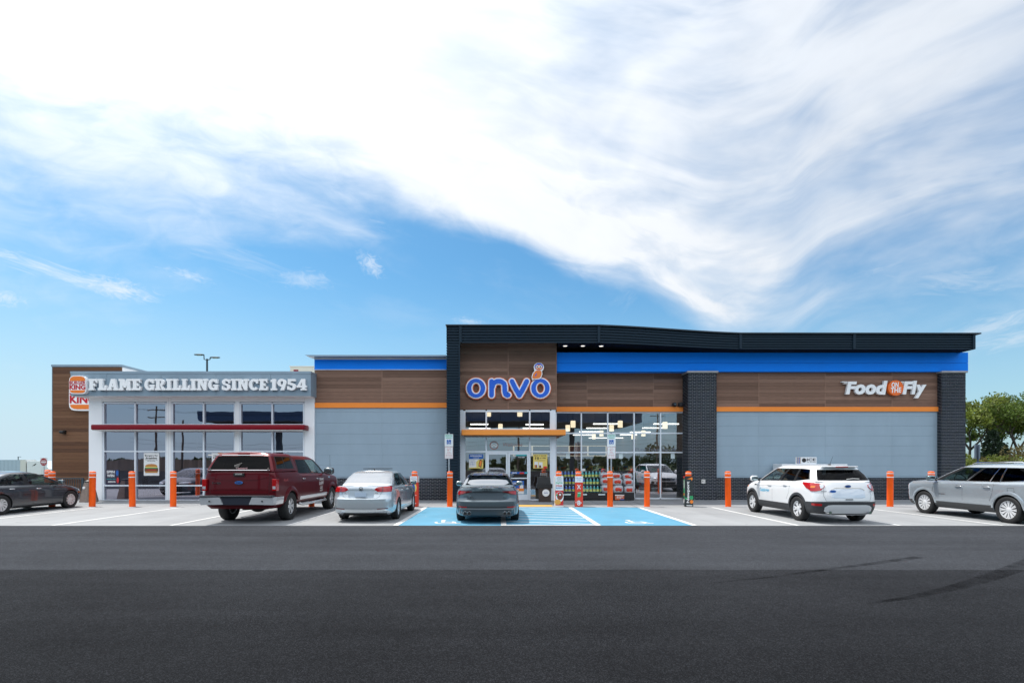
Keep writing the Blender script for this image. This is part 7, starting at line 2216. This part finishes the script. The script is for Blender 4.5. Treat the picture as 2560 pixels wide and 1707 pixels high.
# ---------------------------------------------------------------- silver SUV, right edge
def silver_suv():
    P = paint('satin_silver_paint', (.43, .48, .52), .55, .26)
    CL = pmat('dark_grey_cladding', (.05, .052, .055), .5)
    c = place('silver_suv', 'large silver three row car cut off at the right edge', 'car', 15.20, 14.50, 2.857)
    S = Shell([dict(z=.25, w=.82, xf=2.22, xr=-2.36), dict(z=.33, w=.91, xf=2.32, xr=-2.46), dict(z=.46, w=.945, xf=2.37, xr=-2.505), dict(z=.64, w=.957, xf=2.385, xr=-2.51), dict(z=.80, w=.955, xf=2.385, xr=-2.49),
               dict(z=[(2.3, .93), (1.4, .965), (-1.5, .98), (-2.4, .98)], w=.95, xf=2.38, xr=-2.46), dict(z=[(2.3, 1.00), (1.2, 1.045), (-1.5, 1.09), (-2.4, 1.11)], w=.925, xf=2.355, xr=-2.42), dict(z=[(2.3, 1.045), (1.2, 1.10), (-1.0, 1.12), (-1.9, 1.16), (-2.4, 1.19)], w=.88, xf=2.31, xr=-2.39),
               dict(z=[(2.2, 1.065), (1.2, 1.125), (-1.0, 1.145), (-2.4, 1.21)], w=.83, xf=2.25, xr=-2.36)], af=.46, ar=.42, nf=2.8, nr=2.9, tp=.035)
    body_obj(S, c, P, [(1.43, .375, .425), (-1.43, .375, .425)], .045, lambda p: p.z > 1.04 and -2.2 < p.x < 1.1 and abs(p.y) < .78)
    G = Shell([dict(z=[(1.3, 1.09), (-1.0, 1.13), (-2.2, 1.19)], w=.835, xf=1.45, xr=-2.33), dict(z=[(1.3, 1.125), (-1.0, 1.145), (-1.9, 1.20), (-2.2, 1.25)], w=.825, xf=1.33, xr=-2.30), dict(z=[(.9, 1.34), (-1.4, 1.36), (-2, 1.39)], w=.775, xf=.90, xr=-2.17), dict(z=[(.5, 1.555), (-1.2, 1.555), (-2, 1.545)], w=.70, xf=.44, xr=-2.02),
               dict(z=[(.3, 1.62), (-1.2, 1.63), (-1.9, 1.60)], w=.64, xf=.22, xr=-1.98), dict(z=[(.2, 1.645), (-1.2, 1.655), (-1.9, 1.62)], w=.59, xf=.12, xr=-1.98)], af=.24, ar=.22, nf=3.2, nr=3.4, tp=.035)
    greenhouse(G, c, P, [('windshield', 0, 1.5, 1, 3, CARGLASS, True), ('rear_window', 3.55, 5, 1, 3, PRIVGLASS, True), ('side_window', 2.05, 2.34, 1, 3, CARGLASS, False), ('side_window', 2.375, 2.585, 1, 3, PRIVGLASS, False), ('quarter_window', 2.60, 2.68, 1, 3, PRIVGLASS, False), ('rear_side_window', 2.70, 2.96, 1, 3, PRIVGLASS, False)],
               [(1.9, 2.97, 1, 3)], [1.9, 2.05, 2.34, 2.375, 2.585, 2.60, 2.68, 2.70, 2.96, 2.97, 2.2, 2.48, 2.83, 3.55], .03, None)
    cabin_fit(c, 1.05, .15, -.75, .70, 1.13, 1.5)
    # bright surround of the windows, following the belt and the rear edge
    for sd in (1, -1):
        b = MB()
        pts = [G.at(u, .93, sd) + G.nrm(u, .93, sd) * .006 for u in frange(2.02, 2.97, 16)] + [G.at(lerp(2.985, 2.99, t), lerp(1.1, 3.0, t), sd) + G.nrm(2.985, lerp(1.1, 3, t), sd) * .006 for t in frange(0, 1, 8)]
        b.tube(pts, .011, 6); b.build('window_surround', CHROME, c, local=True, smooth=40)
        for u in (2.357, 2.592, 2.69):
            b = MB(); b.tube([G.at(u, v, sd) + G.nrm(u, v, sd) * .003 for v in frange(1, 3, 6)], .007, 5); b.build('pillar_strip', CHROME, c, local=True)
        b = MB(); b.tube([(.0, sd * .60, 1.655), (-.12, sd * .60, 1.70), (-1.5, sd * .60, 1.715), (-1.62, sd * .60, 1.66)], .018, 8); b.build('roof_rail', CHROME, c, local=True, smooth=40)
    skin(S, c, 'cladding', CL, [('F', 0, .27, .40), ('F', .6, .28, .42), ('S', 1.90, .30, .46)], .010)
    skin(S, c, 'cladding', CL, [('S', .98, .265, .455), ('S', -.98, .265, .455)], .012, m=5)
    skin(S, c, 'cladding', CL, [('S', -1.88, .28, .52), ('R', .82, .29, .53), ('R', 0, .27, .54)], .012, m=6, sub=8)
    for x in (1.43, -1.43):
        arch_trim(S, c, x, .375, .43, .52, P, .020, zmin=.40)
    skin(S, c, 'door_crease', P, [('S', .95, .47, .52), ('S', -.2, .475, .56), ('S', -.98, .48, .56)], .010)
    seams(S, c, [('S', [(1.0, .47), (1.08, .70), (1.06, 1.06)]), ('S', [(-.02, .3), (-.02, 1.13)]), ('S', [(-.90, .58), (-.98, .80), (-1.02, 1.13)]), ('S', [(-1.42, .99), (-1.60, .99), (-1.62, .87), (-1.44, .87), (-1.42, .99)])], .007)
    handles(S, c, [(.12, .975), (-.80, .985)], CHROME, .12)
    side_text(c, S, 'ACADIA', .72, .70, .035, CHROME, 1, .26)
    lamp(S, c, 'headlight', LAMPW, [('F', .60, .78, .98), ('F', .80, .78, .99), ('S', 2.05, .84, .98)], .012)
    skin(S, c, 'grille', GRL, [('F', 0, .58, .94), ('F', .50, .58, .94), ('F', .58, .66, .92)], .010)
    skin(S, c, 'lower_grille', GRL, [('F', 0, .36, .50), ('F', .6, .38, .5)], .012)
    lamp(S, c, 'tail_lamp', LAMPR, [('R', .6, .98, 1.08), ('R', .8, .92, 1.14), ('S', -2.1, .94, 1.14)], .014)
    mirror(c, 1.02, .93, 1.15, pmat('dark_mirror_cap', (.15, .2, .22), .25, .5), 1.1)
    wheels(c, 'multi', 2.857, .952, .375, .24, .265, 12, 0, .20)
    return c
silver_suv()

# ---------------------------------------------------------------- red pickup with a matching bed cap
def red_pickup():
    P = pmat('dark_red_paint', (.105, .0008, .006), .30, .20, .25, .30)
    c = place('red_pickup', 'dark red pickup truck with matching bed cap and chrome bumper', 'pickup truck', -7.20, 15.38, 3.68)
    S = Shell([dict(z=.42, w=.86, xf=2.68, xr=-2.92), dict(z=.50, w=.95, xf=2.74, xr=-2.95), dict(z=.62, w=.985, xf=2.78, xr=-2.97), dict(z=.78, w=1.0, xf=2.79, xr=-2.975), dict(z=.98, w=1.0, xf=2.78, xr=-2.97),
               dict(z=[(2.7, 1.08), (1.0, 1.13), (-2.9, 1.16)], w=.998, xf=2.74, xr=-2.96), dict(z=[(2.7, 1.14), (1.4, 1.22), (.9, 1.26), (-2.9, 1.33)], w=.985, xf=2.67, xr=-2.95), dict(z=[(2.7, 1.18), (1.5, 1.27), (.9, 1.30), (-1.0, 1.32), (-1.3, 1.41), (-2.9, 1.43)], w=.955, xf=2.6, xr=-2.94),
               dict(z=[(2.6, 1.20), (1.5, 1.30), (.9, 1.33), (-1.0, 1.35), (-1.3, 1.435), (-2.9, 1.45)], w=.915, xf=2.52, xr=-2.93)], af=.42, ar=.10, nf=3.0, nr=3.4, tp=.012)
    body_obj(S, c, P, [(1.84, .41, .46), (-1.84, .41, .46)], .03, lambda p: p.z > 1.2 and -1.2 < p.x < 1.25 and abs(p.y) < .85)
    G = Shell([dict(z=[(1.4, 1.30), (-1.2, 1.34)], w=.90, xf=1.62, xr=-1.24), dict(z=[(1.4, 1.335), (-1.2, 1.37)], w=.89, xf=1.52, xr=-1.235), dict(z=1.58, w=.845, xf=1.12, xr=-1.22), dict(z=1.80, w=.775, xf=.72, xr=-1.20), dict(z=1.885, w=.705, xf=.48, xr=-1.18), dict(z=1.91, w=.65, xf=.38, xr=-1.16)], af=.26, ar=.05, nf=3.2, nr=4, tp=.02)
    greenhouse(G, c, P, [('windshield', 0, 1.5, 1, 3, CARGLASS, True), ('rear_window', 3.8, 5, 1, 3, PRIVGLASS, True), ('side_window', 2.06, 2.47, 1, 3, CARGLASS, False), ('side_window', 2.53, 2.92, 1, 3, PRIVGLASS, False)],
               [(1.95, 2.95, 1, 3)], [1.95, 2.06, 2.47, 2.53, 2.92, 2.95, 2.2, 2.33, 2.65, 2.8, 3.8], .035, None)
    cabin_fit(c, 1.15, .35, -.62, .74, 1.33, 1.8)
    K = Shell([dict(z=1.452, w=.935, xf=-1.27, xr=-2.95), dict(z=1.50, w=.925, xf=-1.27, xr=-2.945), dict(z=1.70, w=.85, xf=-1.27, xr=-2.86), dict(z=1.885, w=.765, xf=-1.27, xr=-2.76), dict(z=1.945, w=.70, xf=-1.30, xr=-2.70), dict(z=1.965, w=.64, xf=-1.32, xr=-2.68)], af=.05, ar=.07, nf=4, nr=4.2, tp=.0)
    greenhouse(K, c, P, [('rear_window', 3.75, 5, 1.05, 3, PRIVGLASS, True), ('side_window', 2.14, 2.50, 1.2, 2.9, PRIVGLASS, False), ('side_window', 2.525, 2.86, 1.2, 2.9, PRIVGLASS, False)],
               [(2.10, 2.90, 1.1, 3.0)], [2.10, 2.14, 2.5, 2.525, 2.86, 2.9, 3.75], .035, None, name='bed_cap', vcuts=[1.05, 1.1, 1.2, 2.9])
    for z, x, w_ in ((1.488, -2.965, .84), (1.905, -2.775, .58)):
        MB().tube([(x, -w_, z), (x, w_, z)], .013, 6).build('trim_bar', CHROME, c, local=True)
    for sd in (1, -1):
        MB().box(-2.985, -2.955, sd * .80 - .02, sd * .80 + .02, 1.49, 1.56).build('cap_latch', CHROME, c, local=True)
    MB().box(-2.745, -2.70, -.16, .16, 1.935, 1.955).build('brake_lamp', LAMPR, c, local=True)
    b = MB(); b.prism([(-.11, .0), (.09, .08), (.08, .10), (-.12, .025), (-.02, -.08), (-.01, -.055)], -.003, 0)
    b.v = [(-2.925 + q[1] + (q[2]) * .42, .05 - q[0], 1.60 + q[2]) for q in b.v]; b.build('window_sticker', pmat('sticker_grey', (.16, .15, .14), .5), c, local=True)
    rear_text(c, 'Leonard', -.06, 1.545, -2.948, .045, pmat('pink_print', (.6, .35, .36), .5), .30, 'window_lettering')
    # tailgate
    skin(S, c, 'tailgate', P, [('R', 0, .84, 1.41), ('R', .80, .84, 1.41)], .010, m=6)
    skin(S, c, 'tailgate_crease', P, [('R', 0, 1.205, 1.235), ('R', .5, 1.225, 1.25), ('R', .78, 1.29, 1.31)], .022)
    skin(S, c, 'tailgate_crease', P, [('R', 0, .955, .985), ('R', .5, .96, .985), ('R', .76, .93, .95)], .022)
    seams(S, c, [('R', [(.815, .84), (.815, 1.42)]), ('R', [(0, .832), (.815, .832)]), ('S', [(1.18, .56), (1.20, 1.26)]), ('S', [(.18, .5), (.16, 1.32)]), ('S', [(-.98, .62), (-1.05, .85), (-1.06, 1.32)]), ('S', [(-1.25, .52), (-1.25, 1.4)])], .008)
    hz_ = MB(); hz_.bbox(-3.0, -2.97, -.15, .15, 1.325, 1.41, .006); h = hz_.build('tailgate_handle', BLACK, c, local=True)
    MB().bbox(-3.012, -3.001, -.10, .10, 1.345, 1.395, .004).build('handle_grip', CHROME, h, local=True)
    rear_disc(c, 0, 1.15, -2.985, .122, .052, .012, CHROME, 'badge'); rear_disc(c, 0, 1.15, -2.998, .110, .043, .004, PRINTB, 'badge_oval')
    rear_text(c, 'Ford', 0, 1.15, -3.003, .034, CHROME, .13)
    rear_text(c, 'F-150', .62, 1.14, -2.984, .045, CHROME, .23)
    for sd in (1, -1):
        b = MB(); b.bbox(-3.0, -2.80, sd * .965 - .065, sd * .965 + .052, .92, 1.245, .012); o = b.build('tail_lamp', LAMPR, c, local=True)
        MB().box(-3.006, -3.001, sd * .965 - .05, sd * .965 + .03, .97, 1.05).build('reverse_lamp', LAMPW, o, local=True)
    # chrome step bumper
    bm_ = MB()
    for sd in (1, -1):
        bm_.prism([(.36, .56), (.98, .54), (1.015, .62), (1.01, .755), (.44, .755)] if sd > 0 else [(-.44, .755), (-1.01, .755), (-1.015, .62), (-.98, .54), (-.36, .56)], -.10, .10)
    bm_.v = [(-3.07 + q[1] + (.05 if abs(q[0]) > .9 else 0), -q[0], q[2]) for q in bm_.v]
    bm_.build('bumper', BCHROME, c, local=True)
    b = MB(); b.bbox(-3.165, -2.97, -1.0, 1.0, .757, .80, .012); b.build('bumper_step', pmat('step_rubber', (.02, .025, .035), .55), c, local=True)
    b = MB(); b.bbox(-3.13, -2.98, -.44, .44, .54, .755, .01); b.build('bumper_centre', pmat('bumper_blue_black', (.012, .016, .03), .5), c, local=True)
    for sd in (1, -1):
        MB().cyl((-3.175, sd * .72, .645), (-3.16, sd * .72, .645), .022, n=12).build('parking_sensor', BLACK, c, local=True)
    skin(S, c, 'bumper_side', BCHROME, [('S', -2.90, .54, .75), ('S', -2.42, .54, .74)], .02)
    # chrome sill, running board, diff and tanks below
    skin(S, c, 'sill_trim', BCHROME, [('S', 1.30, .56, .66), ('S', -1.18, .56, .66)], .012)
    for sd in (1, -1):
        b = MB(); b.tube([(1.18, sd * .93, .44), (1.05, sd * 1.02, .40), (-1.02, sd * 1.02, .40), (-1.15, sd * .93, .44)], .042, 10); b.build('running_board', BCHROME, c, local=True, smooth=50)
    b = MB(); b.blob((-1.84, .0, .40), (.18, .22, .17), .9, 14, 10); b.cyl((-1.84, -.78, .40), (-1.84, .78, .40), .055, n=10); b.box(-2.6, -2.2, -.5, .1, .36, .46)
    b.build('rear_axle', pmat('underbody', (.03, .026, .024), .8), c, local=True, smooth=50)
    for x in (1.84, -1.84):
        arch_trim(S, c, x, .41, .47, .60, P, .030, zmin=.58)
    lamp(S, c, 'headlight', LAMPW, [('F', .62, .86, 1.08), ('F', .86, .86, 1.10), ('S', 2.45, .90, 1.08)], .012)
    skin(S, c, 'grille', GRL, [('F', 0, .72, 1.08), ('F', .60, .72, 1.08)], .010)
    skin(S, c, 'front_bumper', CHROME, [('F', 0, .50, .66), ('F', .8, .50, .66), ('S', 2.4, .52, .64)], .03)
    mirror(c, 1.02, .98, 1.36, pmat('black_chrome_mirror', (.05, .05, .055), .2), 1.5)
    handles(S, c, [(.32, 1.17), (-.90, 1.20)], CHROME, .11)
    for i, (tx, z, wd, sz) in enumerate((('CRANE', 1.13, .42, .075), ('LAW', 1.00, .42, .115), ('570', .89, .22, .03), ('FAMILY', .83, .30, .05), ('INJURY', .74, .30, .05))):
        for sd in (1, -1):
            side_text(c, S, tx, .70, z, sz, PRINTW, sd, wd)
    side_text(c, S, '4x4', -2.25, 1.20, .09, pmat('dull_red_print', (.30, .05, .05), .5), -1, .32)
    MB().tube([(2.05, -.86, 1.24), (2.0, -.86, 2.0)], [.006, .003], 5).build('radio_antenna', BLACK, c, local=True)
    for sd in (1, -1):
        b = MB(); S.patch(b, [('S', 1.62, 1.16, 1.20), ('S', 1.42, 1.16, 1.22)], .012, sd); b.build('fender_badge', CHROME, c, local=True)
    wheels(c, 'truck6', 3.68, 1.0, .41, .275, .245, 6, 0, 0, BCHROME)
    return c
red_pickup()
# ================================================================== trucks far left
def semi():
    d = 110.0
    g = -1.92
    def X_(p): return px(p, d)
    o = thing('semi_truck', 'white semi tractor parked far off beyond the railing', 'truck', (X_(100), d, g))
    W = pmat('truck_white', (.74, .77, .80), .35, var=.05); WS = pmat('truck_fairing', (.66, .66, .63), .5)
    zt = pz(1151.5, d)
    MB().bbox(X_(67), X_(104), d, d + 2.5, g + 1.1, zt, .05).build('sleeper', W, o)
    MB().prism([(X_(104) + .01, g + 1.1), (X_(126), g + 1.1), (X_(126), g + 2.3), (X_(121), pz(1172, d)), (X_(114), pz(1163, d)), (X_(104) + .01, zt)], d + .1, d + 2.4).build('cab', W, o)
    MB().bbox(X_(126) + .02, X_(146), d + .2, d + 2.3, g + .9, g + 2.2, .1).build('hood', W, o)
    MB().prism([(X_(112), pz(1182, d)), (X_(119), pz(1182, d)), (X_(121), pz(1175, d)), (X_(112), pz(1174, d))], d + .07, d + .098).build('window', PRIVGLASS, o)
    MB().box(X_(64), X_(67) - .01, d + .3, d + 2.2, g + 1.2, zt - .4).build('exhaust_stack', BLACK, o)
    MB().prism([(X_(80), pz(1164.5, d)), (X_(90), pz(1158, d)), (X_(91), pz(1159.5, d)), (X_(87), pz(1163, d))], d - .02, d - .002).build('side_emblem', BLACKM, o)
    MB().box(X_(67), X_(140), d + .3, d + 2.2, g + .6, g + 1.09).build('chassis', BLACKM, o)
    for p in (76, 86, 138):
        MB().cyl((X_(p), d - .02, g + .5), (X_(p), d + .3, g + .5), .5, n=20).build('wheel', RUBBER, o, smooth=40)
    t = thing('box_trailer', 'long pale grey box trailer at the left edge of the lot', 'trailer', (X_(20), d, g))
    x0, x1, z1 = X_(-90), X_(50), pz(1149, d)
    MB().box(x0, x1, d, d + 2.6, g + 1.15, z1).build('box', pmat('trailer_grey', (.40, .50, .60), .45, var=.06), t)
    MB().box(x1 + .01, X_(64), d + .02, d + 2.5, g + 1.15, z1 + .03).build('front_fairing', WS, t)
    for i in range(14):
        xx = x0 + (x1 - x0) * i / 14
        MB().box(xx, xx + .05, d - .02, d - .001, g + 1.2, z1 - .05).build('rib', pmat('trailer_rib', (.30, .38, .46), .5), t)
    MB().box(x0, x1, d + .5, d + 2.1, g + .8, g + 1.14).build('chassis', BLACKM, t)
    for p in (-70, -58, 30):
        MB().cyl((X_(p), d - .02, g + .5), (X_(p), d + .3, g + .5), .5, n=20).build('wheel', RUBBER, t, smooth=40)
    x = px(45.5, 128)
    l = thing('street_lamp', 'thin distant lamp post above the pale trailer', 'street lamp', (x, 128, -1.92))
    MB().tube([(x, 128, -1.92), (x, 128, pz(1141.5, 128))], .09, 6).build('pole', DKSTEEL, l)
    MB().box(x - .1, x + .65, 127.9, 128.1, pz(1141.5, 128) - .06, pz(1141.5, 128) + .04).build('lamp_head', DKSTEEL, l)
semi()

# ================================================================== trees
def leafmat(name, col, var=.35):
    m = bpy.data.materials.new(name); m.use_nodes = True
    t = NT(m.node_tree); b = m.node_tree.nodes['Principled BSDF']
    g = t.n('ShaderNodeNewGeometry')
    nz = t.noise(g.outputs['Position'], .5, 3, .6)
    rnd_ = g.outputs['Random Per Island']
    f = t.mul(t.maprange(nz, .3, .7, 1 - var, 1 + var), t.maprange(rnd_, 0, 1, .65, 1.35))
    cc = t.n('ShaderNodeCombineColor')
    for i in range(3): t.put(cc.inputs[i], t.mul(f, col[i]))
    m.node_tree.links.new(cc.outputs[0], b.inputs['Base Color'])
    b.inputs['Roughness'].default_value = .6
    b.inputs['Subsurface Weight'].default_value = 0.0
    tr = t.n('ShaderNodeBsdfTranslucent'); m.node_tree.links.new(cc.outputs[0], tr.inputs[0])
    mx = t.n('ShaderNodeMixShader'); mx.inputs[0].default_value = .45
    out = [n for n in m.node_tree.nodes if n.type == 'OUTPUT_MATERIAL'][0]
    m.node_tree.links.new(b.outputs[0], mx.inputs[1]); m.node_tree.links.new(tr.outputs[0], mx.inputs[2]); m.node_tree.links.new(mx.outputs[0], out.inputs[0])
    MATS[name] = m
    return m
BARK = pmat('tree_bark', (.055, .045, .038), .9, var=.3, vscale=4)
LEAF_S = leafmat('spring_leaf', (.098, .150, .026))
LEAF_Y = leafmat('yellow_green_leaf', (.150, .185, .030))
LEAF_D = leafmat('dark_needle', (.020, .040, .018))
LEAF_B = leafmat('bronze_leaf', (.14, .115, .038))
def leaves(b, rnd, c, r, n, size, flat=.75):
    for _ in range(n):
        while True:
            p = Vector((rnd.uniform(-1, 1), rnd.uniform(-1, 1), rnd.uniform(-1, 1)))
            if p.length < 1: break
        p = Vector(c) + Vector((p.x * r, p.y * r, p.z * r * flat))
        s = size * rnd.uniform(.6, 1.4)
        u = Vector((rnd.gauss(0, 1), rnd.gauss(0, 1), rnd.gauss(0, .6))).normalized(); v = u.orthogonal().normalized(); w2 = u.cross(v)
        a = rnd.uniform(0, 6.28); v, w2 = v * math.cos(a) + w2 * math.sin(a), w2 * math.cos(a) - v * math.sin(a)
        b.add([p - v * s, p - w2 * s * .45, p + v * s, p + w2 * s * .45], [(0, 1, 2, 3)])
def grow(b, rnd, tips, p, d, ln, r, depth, spread):
    q = p + d * ln
    mid = p + d * ln * .5 + Vector((rnd.uniform(-.06, .06), rnd.uniform(-.06, .06), 0)) * ln
    b.tube([p, mid, q], [r, r * .82, r * .62], 6 if depth > 1 else 4)
    if depth <= 2: tips.append((mid, depth)); tips.append((q, depth))
    if depth == 0: return
    k = rnd.choice((2, 3, 3)) if depth > 1 else 3
    for i in range(k):
        a = 2 * math.pi * (i + rnd.random() * .6) / k
        e = d.orthogonal().normalized(); f = d.cross(e)
        nd = (d + (e * math.cos(a) + f * math.sin(a)) * spread * rnd.uniform(.7, 1.25) + Vector((0, 0, .12))).normalized()
        grow(b, rnd, tips, q, nd, ln * rnd.uniform(.62, .82), r * .6, depth - 1, spread)
def tree(name, label, x, y, h, seed, leaf, n_leaf, size, spread=.65, lean=0, depth=4, z0=None, trunk=.17):
    z0 = ground_h(x, y) if z0 is None else z0
    rnd = random.Random(seed)
    o = thing(name, label, 'tree', (x, y, z0))
    b = MB(); tips = []
    ln = h * .26
    grow(b, rnd, tips, Vector((x, y, z0 - .1)), Vector((lean, 0, 1)).normalized(), ln, h * trunk * .1, depth, spread)
    top = max(p.z for p, _ in tips); k = (h * .95) / (top - z0)
    b.v = [(x + (v[0] - x) * k, y + (v[1] - y) * k, z0 + (v[2] - z0) * k) for v in b.v]
    b.build('trunk', BARK, o, smooth=60)
    lb = MB()
    per = max(1, int(n_leaf / len(tips)))
    for p, dp in tips:
        q = Vector((x + (p.x - x) * k, y + (p.y - y) * k, z0 + (p.z - z0) * k))
        leaves(lb, rnd, q, h * .062 * rnd.uniform(.7, 1.5), int(per * rnd.uniform(.3, 1.7)), size)
    lb.build('crown', leaf, o)
    return o
tree('maple_tree', 'bright yellow green tree right beside the brick pier', px(2425, 58), 58, 9.6, 3, LEAF_Y, 5200, .16, .62)
tree('maple_tree', 'spring green tree with thin top beside the gap of sky', px(2462, 62), 62, 7.8, 9, LEAF_S, 4200, .16, .7)
tree('oak_tree', 'tall open green tree at the right edge', px(2545, 56), 56, 9.6, 12, LEAF_S, 5200, .15, .66)
tree('oak_tree', 'slender green tree leaning between the gap and the tall tree', px(2512, 60), 60, 8.2, 25, LEAF_Y, 3000, .15, .6, .06)
tree('oak_tree', 'outermost green tree beyond the silver car', px(2610, 58), 58, 10, 31, LEAF_S, 4200, .16, .66)
def conifer(name, label, x, y, h, r, seed, n):
    z0 = ground_h(x, y); rnd = random.Random(seed)
    o = thing(name, label, 'tree', (x, y, z0))
    MB().tube([(x, y, z0), (x, y, z0 + h * .95)], [.14, .02], 7).build('trunk', BARK, o)
    b = MB()
    for _ in range(n):
        t = rnd.random() ** .7; z = z0 + h * (1 - t) ; a = rnd.uniform(0, 6.28)
        rr_ = r * (.12 + .88 * t) * (.35 + .65 * rnd.random() ** .4) * (1 + .25 * math.sin(a * 3 + z * 2.1))
        leaves(b, rnd, (x + rr_ * math.cos(a), y + rr_ * math.sin(a), z - .15 * rr_), .22, 2, .17, .4)
    b.build('crown', LEAF_D, o)
conifer('pine_tree', 'dark evergreen standing behind the grey sign post', px(2482, 55), 55, 5.2, 1.9, 4, 1800)
conifer('pine_tree', 'second dark evergreen lower and nearer the oak', px(2507, 57), 57, 3.9, 1.7, 8, 1200)
def bush(name, label, x, y, w_, h, seed, leaf, n, size=.13):
    z0 = ground_h(x, y); rnd = random.Random(seed)
    o = thing(name, label, 'shrub', (x, y, z0))
    b = MB()
    for i in range(7):
        a = rnd.uniform(0, 6.28); b.tube([(x, y, z0), (x + w_ * .3 * math.cos(a), y + w_ * .3 * math.sin(a), z0 + h * .7)], [.03, .012], 4)
    b.build('stem', BARK, o)
    b = MB()
    for i in range(12):
        leaves(b, rnd, (x + rnd.uniform(-.5, .5) * w_, y + rnd.uniform(-.4, .4) * w_, z0 + h * rnd.uniform(.25, .78)), h * .30, n // 12, size, .8)
    b.build('foliage', leaf, o)
for i, (p, d, w_, h, lf, lab) in enumerate(((2415, 48, 2.0, 2.9, LEAF_Y, 'yellowish shrub at the foot of the brick pier'), (2430, 50, 2.4, 2.4, LEAF_B, 'bronze shrub left of the grey sign post'), (2468, 50, 2.6, 2.6, LEAF_Y, 'pale green shrub right of the grey sign post'),
                                            (2497, 49, 2.4, 2.3, LEAF_B, 'low bronze shrub under the dark evergreens'), (2528, 50, 2.6, 2.5, LEAF_Y, 'yellow green shrub before the tall oak'), (2548, 52, 2.4, 3.9, LEAF_B, 'taller bronze shrub at the right edge'), (2580, 50, 2.6, 2.7, LEAF_Y, 'outermost green shrub beyond the silver car'))):
    bush('shrub', lab, px(p, d), d, w_, h, 60 + i, lf, 1500)
x = px(2443.5, 33.0)
o = thing('sign_post', 'grey backed sign on a post beyond the silver car', 'sign', (x, 33, ground_h(x, 33)))
MB().box(x - .18, x + .18, 33, 33.03, pz(1146, 33), pz(1110.5, 33)).build('plate', pmat('grey_sign_back', (.20, .24, .29), .5, .4), o)
MB().box(x - .04, x + .04, 32.93, 32.998, ground_h(x, 33), pz(1111.5, 33)).build('post', pmat('dark_post', (.07, .09, .12), .5, .4), o)

# ================================================================== across the road, mirrored in the windows
o = thing('fuel_canopy', 'dark blue fuel station canopy mirrored in the restaurant windows', 'canopy', (-8, -9, 0))
MB().box(-30, 14.5, -14, -4.2, 5.85, 6.75).build('fascia', pmat('canopy_navy', (.015, .04, .10), .35, .1), o)
MB().box(-30.03, 14.53, -14.03, -4.17, 6.45, 6.76).build('fascia_band', pmat('canopy_band', (.01, .03, .08), .4), o)
MB().box(-29.9, 14.4, -13.9, -4.3, 5.80, 5.849).build('soffit', pmat('canopy_white_soffit', (.6, .6, .6), .6), o)
for x in (-24, -16, -8, 8):
    MB().box(x - .25, x + .25, -9.3, -8.8, 0, 5.8).build('column', pmat('canopy_column', (.12, .13, .15), .5), o)
for i, (x, y, hh) in enumerate(((-20, -36, 11.0), (3, -38, 11.0), (26, -37, 11.0), (-48, -25, 9.6), (-44.3, -25, 7.6))):
    o = thing('utility_pole', 'wooden utility pole with crossarms, %s of five across the road' % ('second', 'third', 'fourth', 'fifth tall', 'sixth short')[i], 'utility pole', (x, y, 0))
    MB().tube([(x, y, 0), (x + .1, y, hh)], [.17, .11], 10).build('pole', pmat('pole_wood', (.10, .075, .055), .85, var=.2), o)
    for z in (hh - .6, hh - 1.6):
        MB().box(x - 1.2, x + 1.2, y - .06, y + .06, z - .06, z + .06).build('crossarm', MATS['pole_wood'], o)
    for s in (-1.1, -.5, .5, 1.1):
        MB().cyl((x + s, y, hh - .54), (x + s, y, hh - .38), .05, n=8).build('insulator', WHITE, o)
for i, (dx, z) in enumerate(((-1.1, 10.6), (1.1, 10.6), (0.2, 8.3), (0.2, 7.7), (.1, 5.6), (.1, 5.0))):
    b = MB(); pts = []
    for a, e in ((-60, -20), (-20, 3), (3, 26), (26, 70)):
        for k in range(13):
            t = k / 12; pts.append((a + (e - a) * t + dx * .1, -37 + dx, z - 1.1 * 4 * t * (1 - t) * (abs(e - a) / 40)))
    b.tube(pts, .02, 4)
    tag(b.build('power_line', BLACK), ('upper rear', 'upper front', 'middle', 'lower middle', 'low', 'lowest')[i] + ' power line strung between the utility poles', 'cable')
o = thing('board_fence', 'brown board fence across the road mirrored in restaurant windows', 'fence', (-50, -58, 0))
FW = [pmat('fence_board_%d' % i, c, .8, var=.3, vscale=3) for i, c in enumerate(((.16, .12, .09), (.20, .15, .12), (.13, .10, .08)))]
mb = MB(); rnd = random.Random(4); x = -95.0
while x < -12:
    mb.box(x, x + .28, -58, -57.96, 0.02, 2.3 + rnd.uniform(-.05, .12) + .25 * math.sin(x * .25), rnd.randrange(3)); x += .295
stuff(mb.build('fence_board', FW, o))
for i in range(34):
    MB().box(-95 + i * 2.5, -94.9 + i * 2.5, -58.12, -58.005, 0, 2.2).build('post', FW[2], o)
rnd = random.Random(77); b = MB()
x = -95.0
while x < 110:
    h = rnd.uniform(2.2, 3.0) if x < 0 else (rnd.uniform(2.9, 3.6) if x < 33 else rnd.uniform(4.8, 6.6))
    for k in range(8):
        leaves(b, rnd, (x + rnd.uniform(-1.2, 1.2), -66 + rnd.uniform(-3, 3), h * rnd.uniform(.1, .8)), h * .26, 30, .42)
    x += 2.0
stuff(b.build('treeline', leafmat('treeline_leaf', (.045, .070, .022))))
o = bpy.data.objects['treeline']; o['label'] = 'green treeline across the road';
